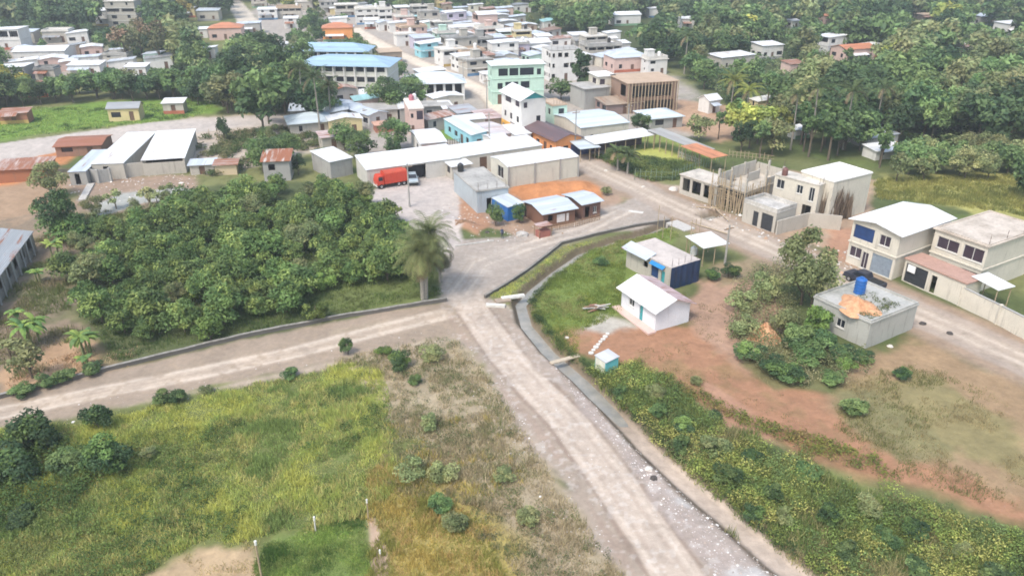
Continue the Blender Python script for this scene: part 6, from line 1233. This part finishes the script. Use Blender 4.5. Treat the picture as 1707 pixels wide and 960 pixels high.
# weeds hanging over the far bank of the ditch
L = wpoly(DITCH_PX[4:]); dv = np.gradient(L, axis=0); dv /= np.linalg.norm(dv, axis=1)[:, None]; nv = np.stack([-dv[:, 1], dv[:, 0]], 1); q = []
for p0_, p1_, n0_ in zip(L[:-1], L[1:], nv[:-1]):
    k_ = int(np.linalg.norm(p1_-p0_) * 7); t_ = RNG.uniform(0, 1, (k_, 1)); q.append(p0_ + (p1_-p0_)*t_ + n0_ * RNG.uniform(1.0, 1.7, (k_, 1)))
q = np.concatenate(q); stuff('bank_weeds', [leaves(q[:,0], q[:,1], zat(q[:,0], q[:,1])+.15, np.full(len(q), .38), np.full(len(q), .38), 30, .075, [(.05,.085,.03),(.08,.12,.04),(.13,.17,.05)], seed=75, ns=2)], 'dark weeds hanging over the far bank of the ditch', 4)
# ------------------------------------------------------------------ walls and small structures by the road
CW = wallmat((.34,.33,.31), .6); CAPC = plain((.50,.48,.45), .9, 0, .35, 3)
wall_run('retaining_wall', 'low stone retaining wall between the orchard and the left road', 'wall', [(-250, 722), (0, 664), (200, 613), (400, 564), (560, 532), (745, 502)], .42, .22, wallmat((.14,.13,.12), .6), plain((.30,.285,.26), .95, 0, .5, 2), rough=.09)  # body painted much darker than the coping to give a shadowed face
wall_run('channel_wall', 'low dark channel wall curving beside the crossroads', 'wall', [(808, 497), (850, 472), (885, 448), (935, 408), (992, 393), (1060, 378), (1116, 370)], .38, .22, wallmat((.15,.135,.12), .6), plain((.28,.26,.235), .95, 0, .5, 2), z0=-1.2, rough=.05)
p, q = P(1112, 372), P(1142, 386); mb = MB(); d = (q-p).normalized(); n = Vector((-d.y, d.x, 0)); L_ = (q-p).length
for a0_, a1_, z0_, z1_ in ((0, L_, -.15, .12), (0, .4, -1.3, -.15), (L_-.4, L_, -1.3, -.15)):
    v = [d*a0_-n*.2, d*a1_-n*.2, d*a1_+n*2.0, d*a0_+n*2.0]; mb.add([(u.x,u.y,z0_) for u in v] + [(u.x,u.y,z1_) for u in v], [(3,2,1,0),(4,5,6,7),(0,1,5,4),(1,2,6,5),(2,3,7,6),(3,0,4,7)])
T(mb.build('culvert', CAPC, loc=(p.x, p.y, 0)), 'concrete culvert slab where the ditch passes under the street', 'culvert')
def bar(name, label, cat, a, b, w, h, z, m, group=None, tilt=0):
    p, q = P(*a, z), P(*b, z); d = q-p; L_ = math.hypot(d.x, d.y); mb = MB(); mb.box(0, -w/2, 0, L_, w/2, h)
    o = T(mb.build(name, m, loc=(p.x, p.y, z), rz=math.atan2(d.y, d.x)), label, cat, group); o.rotation_euler[1] = tilt; return o
bar('concrete_beam', 'white concrete beam lying at the left end of the ditch', 'beam', (810, 510), (842, 512), .55, .3, .02, POSTW)
bar('concrete_beam', 'white concrete beam laid across the ditch by the crossroads', 'beam', (836, 499), (874, 494), .5, .28, .06, plain((.70,.69,.66), .8))
bar('concrete_block', 'rough brown block between the two white concrete beams', 'block', (826, 505), (850, 501), 1.0, .3, -.1, wl_mud)
bar('footbridge', 'narrow pale plank footbridge over the ditch', 'footbridge', (918, 606), (965, 593), .5, .12, .05, plain((.50,.42,.32), .85))
bar('road_slab', 'pale broken slab lying on the crossroads by the plank houses', 'slab', (1048, 352), (1072, 355), .7, .06, .0, POSTW)
bar('kerb', 'straight pale kerb line in the gravel above the palm', 'kerb', (758, 411), (823, 402), .25, .16, .0, CAPC)
bar('drain_cover', 'long pale slab at the edge of the weedy strip below the compound', 'slab', (137, 335), (152, 308), 1.1, .25, .0, CAPC)
for i in range(8):
    t_ = i/7; p = P(985 + 28*t_, 589 - 33*t_); r = random.Random(i); mb = MB(); n_ = 7; s_ = .26 + r.uniform(-.04,.05); ring = [(math.cos(6.283*k/n_)*s_*r.uniform(.8,1.15), math.sin(6.283*k/n_)*s_*r.uniform(.8,1.15)) for k in range(n_)]
    mb.slab([(a, b, .13) for a, b in ring], .3); T(mb.build('stepping_stone', POSTW, loc=(p.x, p.y, zat(np.array([p.x]), np.array([p.y]))[0])), 'pale stepping stone, %s of eight counted up from the privy' % ORD[i], 'stepping stone', 'stepping stones beside the privy')
# heap of broken boards
p = P(995, 517); o = T(empty('scrap_heap', (p.x, p.y, .05), .35), 'heap of broken boards in the grass left of the white gabled house', 'scrap heap'); r = random.Random(4)
for i in range(14):
    mb = MB(); L_ = r.uniform(.8, 2.4); mb.box(-L_/2, -.09, 0, L_/2, .09, .05); b_ = mb.build('board', (WOOD, POSTW, plain((.33,.16,.12), .8))[i % 3], o); b_.location = (r.uniform(-.7,.7), r.uniform(-.5,.5), .04+.05*i); b_.rotation_euler = (r.uniform(-.2,.2), r.uniform(-.12,.12), r.uniform(-.5,.5))
def rockmesh(seed, s):
    r = random.Random(seed); mb = MB(); n_ = 7; rings = []
    pr = [(.8,-.3),(1,0),(.75,.42),(.3,.62)]; vs = []
    for q, z in pr: vs += [(math.cos(6.283*k/n_)*q*s*r.uniform(.8,1.2), math.sin(6.283*k/n_)*q*s*r.uniform(.7,1.1), z*s*r.uniform(.85,1.1)) for k in range(n_)]
    mb.add(vs, [(i*n_+k, i*n_+(k+1)%n_, (i+1)*n_+(k+1)%n_, (i+1)*n_+k) for i in range(3) for k in range(n_)] + [tuple(3*n_+k for k in range(n_))]); return mb
DKR = plain((.07,.06,.055), .8, 0, .4, 4); PLR = plain((.58,.55,.51), .9, 0, .3, 4)
for i, (px, py, s_, m, lb) in enumerate(((1538, 540, .42, DKR, 'dark lump on the street before the tank house corner'), (1583, 556, .40, DKR, 'dark lump on the street, the one nearer the right edge'), (1090, 797, .34, DKR, 'dark rock on the gravel beside the ditch'), (1082, 782, .36, PLR, 'pale rock beside the dark one on the gravel'), (812, 388, .35, DKR, 'dark stone at the foot of the earth heap'), (1484, 577, .32, PLR, 'small pale stone at the foot of the tank house wall'), (1122, 316, .8, PLR, 'white sack-like boulder by the half built room'), (1010, 285, .4, PLR, 'pale stone by the low palms'), (945, 563, .25, PLR, 'small pale stone on the grass above the privy'), (1072, 312, .35, PLR, 'pale stone on the verge of the grass yard'))):
    p = P(px, py); T(rockmesh(i, s_).build('boulder', m, loc=(p.x, p.y, zat(np.array([p.x]), np.array([p.y]))[0])), lb, 'stone')
# loose stones
def stones(name, px, dens, s, pal, label, seed, thr=None, noroad=True):
    p = wpoly(px); x0, y0 = p.min(0); x1, y1 = p.max(0); n = int((x1-x0)*(y1-y0)*dens); x = RNG.uniform(x0, x1, n); y = RNG.uniform(y0, y1, n); k = sdist(x, y, p) > 0
    if thr: k &= fbm(x, y, 1.5, seed) > thr
    k &= ldist(x, y, DITCH) > .9
    x, y = x[k], y[k]; n = len(x); z = zat(x, y); oct_ = np.array([(1,0,0),(0,1,0),(-1,0,0),(0,-1,0),(0,0,1)], float); sz = s * RNG.lognormal(0, .45, n)
    V = oct_[None] * sz[:, None, None] * RNG.uniform(.6, 1.25, (n, 5, 3)) * np.array([1, 1, .7]); a = RNG.uniform(0, 6.28, n); ca, sa = np.cos(a)[:, None], np.sin(a)[:, None]
    V = np.stack([V[..., 0]*ca - V[..., 1]*sa + x[:, None], V[..., 0]*sa + V[..., 1]*ca + y[:, None], V[..., 2] + z[:, None] - .01], -1)
    Fc = np.array([(0,1,4),(1,2,4),(2,3,4),(3,0,4)])[None] + (np.arange(n)*5)[:, None, None]; pal = np.array(pal); c = np.repeat(pal[RNG.integers(0, len(pal), n)] * RNG.uniform(.75, 1.2, (n, 1)), 4, 0)
    T(link(name, npmesh(name, V.reshape(-1, 3), Fc.reshape(-1, 3), STONE, col=np.clip(c, 0, .8))), label, None, None, 'stuff')
STONE = colmat('loose_stone', .9)
SP = [(.44,.42,.40),(.54,.52,.50),(.32,.29,.27),(.60,.58,.56),(.40,.33,.28)]
stones('gravel', [(915, 600), (965, 650), (1050, 735), (1140, 820), (1240, 905), (1340, 1000), (1220, 1000), (1150, 905), (1065, 795), (990, 700)], 22, .05, SP, 'pale stones strewn between the dirt road and the ditch', 1)
stones('verge_stones', [(780, 570), (815, 600), (900, 730), (985, 850), (1080, 1000), (1000, 1000), (930, 880), (840, 740), (760, 620)], 7, .06, SP, 'stones scattered along the left edge of the dirt road', 2, .45)
stones('road_pebbles', [(0, 700), (200, 660), (400, 615), (640, 560), (760, 540), (800, 500), (900, 400), (1040, 345), (1060, 380), (950, 400), (820, 500), (900, 640), (1100, 860), (1000, 860), (800, 620), (740, 580), (640, 600), (300, 668), (0, 735)], 2.5, .04, SP[:3], 'small pebbles on the dirt roads', 3)
stones('rubble', [(110, 300), (330, 290), (330, 320), (200, 340), (120, 340)], 1.2, .13, SP, 'rubble in front of the left compound', 4)
stones('rubble', [(1130, 330), (1240, 350), (1290, 392), (1440, 420), (1430, 470), (1280, 405), (1180, 365)], 2.2, .12, SP + [(.45,.3,.2)], 'building rubble along the right side of the street', 5)
stones('rubble', [(740, 330), (830, 370), (960, 385), (880, 405), (790, 400), (720, 380)], 2.0, .1, SP + [(.36,.22,.14)], 'rubble around the earth heap and plank houses', 6)
# ------------------------------------------------------------------ posts and poles
for i, (px, py, h_, r_, lb) in enumerate(((436, 962, 3.3, .07, 'tall white topped post at the left end of the short grass'), (526, 884, 1.3, .06, 'short white post at the edge of the short grass'), (614, 866, 1.9, .05, 'thin post with white tip at the top of the footpath'), (635, 944, 1.5, .05, 'thin post with white tip on the footpath at the bottom'))):
    p = P(px, py); z = zat(np.array([p.x]), np.array([p.y]))[0]; o = T(empty('fence_post', (p.x, p.y, z)), lb, 'post'); mb = MB(); mb.tube([(0,0,-.3),(.03,0,h_)], r_, 7); mb.build('post_shaft', POSTW if i == 1 else POLE, o); mb = MB(); mb.tube([(.03,0,h_-.25),(.03,0,h_+.08)], r_*1.35, 7); mb.build('post_tip', plain((.78,.78,.76), .6), o)
def upole(px, py, h_, lb, arm=True):
    p = P(px, py); o = T(empty('utility_pole', (p.x, p.y, 0), .5), lb, 'utility pole'); mb = MB(); mb.tube([(0,0,-.5),(0,0,h_)], [.16,.10], 8); mb.build('pole', plain((.34,.33,.31), .85), o)
    if arm:
        mb = MB(); mb.box(-.8, -.06, h_-.6, .8, .06, h_-.48); mb.build('crossarm', WOOD, o)
        for x in (-.7, 0, .7): mb = MB(); mb.lathe([(.05,0),(.07,.06),(.03,.16)], (x, 0, h_-.48), 8); mb.build('insulator', FRAME, o)
for a in ((683, 345, 7.0, 'slim utility pole on the gravel yard before the red truck'), (958, 258, 8.5, 'dark utility pole at the street corner by the kiosks'), (1208, 440, 5.5, 'grey post beside the open shelter on the street'), (773, 160, 8.5, 'pale utility pole left of the main street near the pavilion'), (812, 196, 8.5, 'utility pole before the white building with the teal gable'), (816, 258, 8.0, 'utility pole behind the long cream row house'), (1045, 232, 7, 'pole behind the bright white cattle shed')): upole(*a)
for i, (px, py) in enumerate(((1104, 398), (1117, 402), (1148, 428), (1095, 390))):
    p = P(px, py); mb = MB(); mb.tube([(0,0,-.2),(.05,.05,3.4+i*.3)], .05, 5); T(mb.build('bamboo_stake', POLE, loc=(p.x, p.y, 0)), ('short' if i in (0,) else 'tall') + ' bamboo stake by the tarpaulin house, %s from the left' % ('second', 'third', 'rightmost', 'first')[i], 'stake')
# green mesh fence and paling fences
def paling(label, pts, h_, gap, m, name='fence', w=.06):
    q = [P(*p) for p in pts]; o = T(empty(name, (q[0].x, q[0].y, 0)), label, 'fence'); r = random.Random(len(label)); k = 0; mb = MB(); rl = MB()
    for a, b in zip(q[:-1], q[1:]):
        L_ = (b-a).length; n_ = int(L_/gap); d = (b-a)/L_
        for i in range(n_):
            c = a + d*(i*gap) - q[0]; pm_ = MB(); pm_.tube([(c.x, c.y, -.2), (c.x+r.uniform(-.06,.06), c.y+r.uniform(-.06,.06), h_*r.uniform(.85,1.12))], w, 5)
            if k < 60: pm_.build('paling', m, o)
            k += 1
        for z in (h_*.35, h_*.8): rl.tube([(*(a-q[0])[:2], z), (*(b-q[0])[:2], z)], .03, 4)
    rl.build('rail', m, o)
paling('green wire and pole fence along the near side of the grass yard', [(1058, 300), (1120, 302), (1205, 268)], 1.9, .9, plain((.16,.22,.15), .8))
paling('pale paling fence before the weathered cattle shed', [(1130, 262), (1168, 276)], 1.2, .45, POSTW)
paling('dark picket fence in front of the broad white roofed house', [(738, 244), (790, 238)], 1.3, .5, plain((.12,.1,.1), .8))
paling('stick fence before the plank houses on the crossroads', [(905, 388), (960, 378), (1002, 366)], 1.1, .33, WOOD, w=.05)
paling('thin pole fence around the bare yard', [(350, 232), (420, 228), (470, 224)], 1.8, 1.5, POLE)
paling('stick fence in front of the scaffolded trees', [(1215, 262), (1290, 270)], 1.4, .7, POLE)
p = P(905, 393); o = T(empty('roadside_stall', (p.x, p.y, 0), .5), 'small stall with scrap roof at the left end of the plank houses', 'stall')
mb = MB(); mb.box(-1.1,-.8,1.7,1.1,.8,1.78); mb.build('roof', px_m, o); mb = MB(); mb.box(-.9,-.6,-.1,.9,.6,.9); mb.build('counter', plain((.34,.13,.10), .8), o)
for a, b in ((-1,-.7),(1,-.7),(-1,.7),(1,.7)): mb = MB(); mb.tube([(a,b,-.2),(a,b,1.7)], .05, 5); mb.build('post', WOOD, o)
p = P(870, 392); mb = MB(); mb.tube([(0,0,-.1),(0,0,.5)], .8, 9); T(rockmesh(44, 1.1).build('sand_heap', plain((.42,.40,.38), .95), loc=(p.x,p.y,-.1)), 'grey sand heap beside the standing person', 'heap')
p = P(150, 508); o = T(empty('barrel', (p.x, p.y, 0)), 'blue barrel among the weeds left of the orchard', 'barrel'); mb = MB(); mb.lathe([(.40,-.1),(.43,.1),(.40,.4),(.43,.7),(.40,1.05),(.32,1.12)], n=16); mb.build('barrel_body', BLUEP, o); mb = MB(); mb.lathe([(.12,1.12),(.12,1.18)], n=10); mb.build('lid', BLUEP, o)
def mound(name, label, x, y, z, r_, h_, m, seed, sy=1.0):
    rr = np.random.default_rng(seed); n_, k_ = 9, 22; V = [(0, 0, h_)]; 
    for i in range(1, n_):
        q = i/(n_-1)
        for k in range(k_):
            t_ = 6.2832*k/k_; w_ = 1 + .16*math.sin(3*t_+seed) + .1*math.sin(5*t_+2*seed); V.append((r_*q*w_*math.cos(t_)+rr.normal(0,.04), (r_*q*w_*math.sin(t_)+rr.normal(0,.04))*sy, h_*(1-q)**1.0*(1+rr.normal(0,.16)) - (.12 if i == n_-1 else 0)))
    Fc = [(0, 1+k, 1+(k+1) % k_) for k in range(k_)] + [(1+i*k_+k, 1+(i+1)*k_+k, 1+(i+1)*k_+(k+1) % k_, 1+i*k_+(k+1) % k_) for i in range(n_-2) for k in range(k_)]
    mb = MB(); mb.add(V, Fc); return T(mb.build(name, m, loc=(x, y, z), smooth=True), label, 'heap')
mo, t, b_ = nodes('orange_sand'); v = coords(t); t.links.new(mixc(t, ramp(t, noise(t, v, 1.6, 7, .7), .35, .65), (.40,.20,.10), (.62,.36,.21)), b_.inputs['Base Color']); b_.inputs['Roughness'].default_value = .95; bump(t, b_, noise(t, v, 3, 6), .6, .2)
q = loc(r5, 1.9, r5['d']*.42); mound('sand_heap', 'orange sand heap on the weedy concrete roof', q[0], q[1], 3.17, 2.2, 1.0, mo, 3, 1.2)
p = P(1272, 562); mound('sand_heap', 'orange earth heap among the bushes left of the tank house', p.x, p.y, -.05, 2.2, 1.9, mo, 5, .8)
p = P(770, 378); mound('earth_heap', 'brown earth heap at the foot of the grey-blue house', p.x, p.y, -.15, 2.9, 1.3, plain((.30,.18,.11), .95, 0, .45, 1.2), 7, .8)
# the sign on the dark gate
gh = [o for o in bpy.data.objects if o.name.startswith('gate_house')][0]; mb = MB(); mb.box(-.16, gh['d']*.80, 1.55, -.09, gh['d']*.93, 2.45); mb.build('sign_board', plain((.8,.8,.8), .5, 0, .05), gh)
# ------------------------------------------------------------------ vehicles
TYRE = plain((.02,.02,.02), .8, 0, .3, 5); RIM = plain((.4,.4,.42), .4, .6, .1, 5)
def wheels(root, xs, hw, r_, wd=.24):
    for x in xs:
        for sy in (-1, 1):
            w = empty('wheel', (x, sy*hw, r_)); w.parent = root; mb = MB(); mb.tube([(0,-wd/2,0),(0,wd/2,0)], r_, 16); mb.build('tyre', TYRE, w); mb = MB(); mb.tube([(0,-wd/2-.015,0),(0,wd/2+.015,0)], r_*.55, 10); mb.build('rim', RIM, w)
def prism(prof, hw, m, name, root, inset=0.0):            # side profile (x,z) extruded across, narrower towards the top by inset
    zt = max(z for _, z in prof); zb = min(z for _, z in prof); mb = MB(); n_ = len(prof); f = lambda z: hw - inset*(z-zb)/(zt-zb+1e-6)
    mb.add([(x, -f(z), z) for x, z in prof] + [(x, f(z), z) for x, z in prof], [tuple(range(n_)), tuple(range(2*n_-1, n_-1, -1))] + [(i, i+n_, (i+1)%n_+n_, (i+1)%n_) for i in range(n_)])
    o = mb.build(name, m, root); bv = o.modifiers.new('bevel', 'BEVEL'); bv.width = .05; bv.segments = 2; return o
RED_P = plain((.55,.055,.025), .4, 0, .15, 1.5)
p = P(650, 313); tr = T(empty('cargo_truck', (p.x, p.y + 1.0, 0), math.radians(30)), 'red high-sided cargo truck parked before the open warehouse bay', 'truck')
tr.scale = (.86, .9, .9)
prism([(-3.1,.75),(-3.1,1.5),(-2.85,2.35),(-2.6,2.5),(-1.75,2.5),(-1.7,.75)], 1.05, RED_P, 'cab', tr, .1)
prism([(-3.0,1.6),(-2.84,2.2),(-2.80,2.2),(-2.9,1.6)], .9, GLASS, 'windscreen', tr)
mb = MB(); mb.box(-3.11,-.95,.55,-1.6,.95,.76); mb.box(-1.6,-.4,.55,3.0,.4,.8); mb.build('chassis', TYRE, tr)
mb = MB(); mb.box(-1.55,-1.15,.85,3.1,1.15,2.75)
for i in range(9): x = -1.5 + i*.56; mb.box(x, -1.2, .86, x+.1, -1.151, 2.74); mb.box(x, 1.151, .86, x+.1, 1.2, 2.74)
mb.build('cargo_box', RED_P, tr); mb = MB(); N_ = 8
prof = [(math.cos(math.pi*k/N_)*1.13, 2.752 + math.sin(math.pi*k/N_)*.38) for k in range(N_+1)]
mb.add([(-1.5,y,z) for y, z in prof] + [(3.05,y,z) for y, z in prof], [(k, k+1, k+2+N_, k+1+N_) for k in range(N_)] + [tuple(range(N_, -1, -1)), tuple(range(N_+1, 2*N_+2))]); mb.build('tarpaulin', plain((.50,.07,.03), .6, 0, .3, 2), tr)
mb = MB(); mb.box(-3.2,-1.0,.45,-3.1,1.0,.72); mb.build('bumper', plain((.7,.68,.62), .5), tr)
for s_ in (-1, 1): mb = MB(); mb.box(-3.16, s_*.8-.12, .85, -3.09, s_*.8+.12, 1.05); mb.build('headlight', FRAME, tr); mb = MB(); mb.box(-2.75, s_*1.04-.02, 1.6, -1.95, s_*1.04+.02, 2.25); mb.build('side_window', GLASS, tr)
wheels(tr, (-2.3, 1.3, 2.4), .95, .46, .3)
def pickup(label, px, py, ang, m, dark=False):
    p = P(px, py); t_ = T(empty('pickup_truck', (p.x, p.y, 0), math.radians(ang)), label, 'pickup truck')
    prism([(-2.5,.42),(-2.5,.95),(-2.35,1.05),(2.45,1.05),(2.5,.9),(2.5,.42)], .88, m, 'body', t_, .03)
    prism([(-1.4,1.02),(-.85,1.68),(.35,1.68),(.6,1.02)], .80, m, 'cabin', t_, .14)
    prism([(-1.36,1.08),(-.93,1.6),(-.98,1.62),(-1.46,1.08)], .70, GLASS, 'windscreen', t_, .08)
    for s_ in (-1, 1): mb = MB(); mb.add([(-1.1,s_*.80,1.1),(.45,s_*.80,1.1),(.30,s_*.705,1.56),(-.78,s_*.705,1.56)], [(0,1,2,3)]); mb.build('side_window', GLASS, t_)
    mb = MB(); mb.box(.75,-.76,1.02,2.38,.76,1.06); mb.build('cargo_bed', TYRE, t_)
    for s_ in (-1, 1): mb = MB(); mb.box(-2.53, s_*.68-.15, .7, -2.48, s_*.68+.15, .86); mb.build('headlight', FRAME, t_); mb = MB(); mb.box(-1.2, s_*.95-.08, 1.1, -1.08, s_*.95+.06, 1.24); mb.build('mirror', m, t_)
    mb = MB(); mb.box(-2.6,-.85,.38,-2.505,.85,.6); mb.build('bumper', TYRE, t_); wheels(t_, (-1.6, 1.55), .8, .36); return t_
pickup('pale silver-blue pickup truck parked right of the red cargo truck', 687, 303, 102, plain((.42,.50,.55), .3, .2, .1))
pickup('dark pickup truck parked before the blue roller shutter', 1440, 474, -60 , plain((.035,.04,.06), .3, .2, .2))
# ------------------------------------------------------------------ person
def person(label, px, py, face, shirt, trousers):
    p = P(px, py); rt = T(empty('person', (p.x, p.y, 0), face), label, 'person')
    J = [(0,0,.95),(0,0,1.15),(0,.01,1.38),(0,.01,1.50),(0,.03,1.62),(0,.02,1.74), (.10,0,.90),(.12,.03,.50),(.12,-.02,.08),(.13,.13,.03), (-.10,0,.90),(-.13,-.02,.50),(-.15,-.08,.08),(-.16,.06,.03), (.19,0,1.40),(.24,.0,1.14),(.23,.12,.92),(.23,.17,.84), (-.19,0,1.40),(-.25,-.02,1.14),(-.26,.06,.90),(-.26,.09,.82)]
    E_ = [(0,1),(1,2),(2,3),(3,4),(4,5),(0,6),(6,7),(7,8),(8,9),(0,10),(10,11),(11,12),(12,13),(2,14),(14,15),(15,16),(16,17),(2,18),(18,19),(19,20),(20,21)]
    Rr = [.15,.14,.15,.055,.095,.08,.09,.062,.045,.04,.09,.062,.045,.04,.06,.045,.034,.03,.06,.045,.034,.03]
    me = bpy.data.meshes.new('body'); me.from_pydata(J, E_, []); me.update(); b = bpy.data.objects.new('body', me); C.objects.link(b); b.parent = rt
    m, t, bs = nodes('clothed_body'); tc = t.nodes.new('ShaderNodeTexCoord'); sp_ = t.nodes.new('ShaderNodeSeparateXYZ'); t.links.new(tc.outputs['Object'], sp_.inputs[0])
    cr = t.nodes.new('ShaderNodeValToRGB'); cr.color_ramp.interpolation = 'CONSTANT'; dv = t.nodes.new('ShaderNodeMath'); dv.operation = 'DIVIDE'; dv.inputs[1].default_value = 2.0; t.links.new(sp_.outputs[2], dv.inputs[0]); t.links.new(dv.outputs[0], cr.inputs[0])
    e = cr.color_ramp.elements; e[0].position = 0; e[0].color = (.03,.02,.015,1); e[1].position = .05; e[1].color = (*trousers,1)
    for q, c in ((.48, shirt), (.735, (.26,.15,.09)), (.835, (.02,.015,.012))): x = e.new(q); x.color = (*c, 1)
    t.links.new(cr.outputs[0], bs.inputs['Base Color']); me.materials.append(m)
    sk = b.modifiers.new('skin', 'SKIN'); 
    for v, q in zip(me.skin_vertices[0].data, Rr): v.radius = (q, q*.8)
    me.skin_vertices[0].data[0].use_root = True; ss = b.modifiers.new('sub', 'SUBSURF'); ss.levels = 1; ss.render_levels = 2
person('person in dark blue clothes walking on the crossroads beside the grey sand heap', 837, 398, 2.5, (.05,.06,.12), (.03,.035,.06))
# ------------------------------------------------------------------ haze
mb = MB(); mb.box(-2200, -200, -6, 2200, 4300, 60); mh = bpy.data.materials.new('haze'); mh.use_nodes = True; t = mh.node_tree; t.nodes.remove(t.nodes['Principled BSDF'])
pv = t.nodes.new('ShaderNodeVolumePrincipled'); pv.inputs['Color'].default_value = (.82, .88, .95, 1); pv.inputs['Density'].default_value = .0005; pv.inputs['Anisotropy'].default_value = .2
t.links.new(pv.outputs[0], t.nodes['Material Output'].inputs['Volume']); T(mb.build('haze', mh), 'thin pale haze in the air over the whole valley', None, None, 'stuff')
S.cycles.volume_step_rate = 10; S.cycles.volume_max_steps = 32
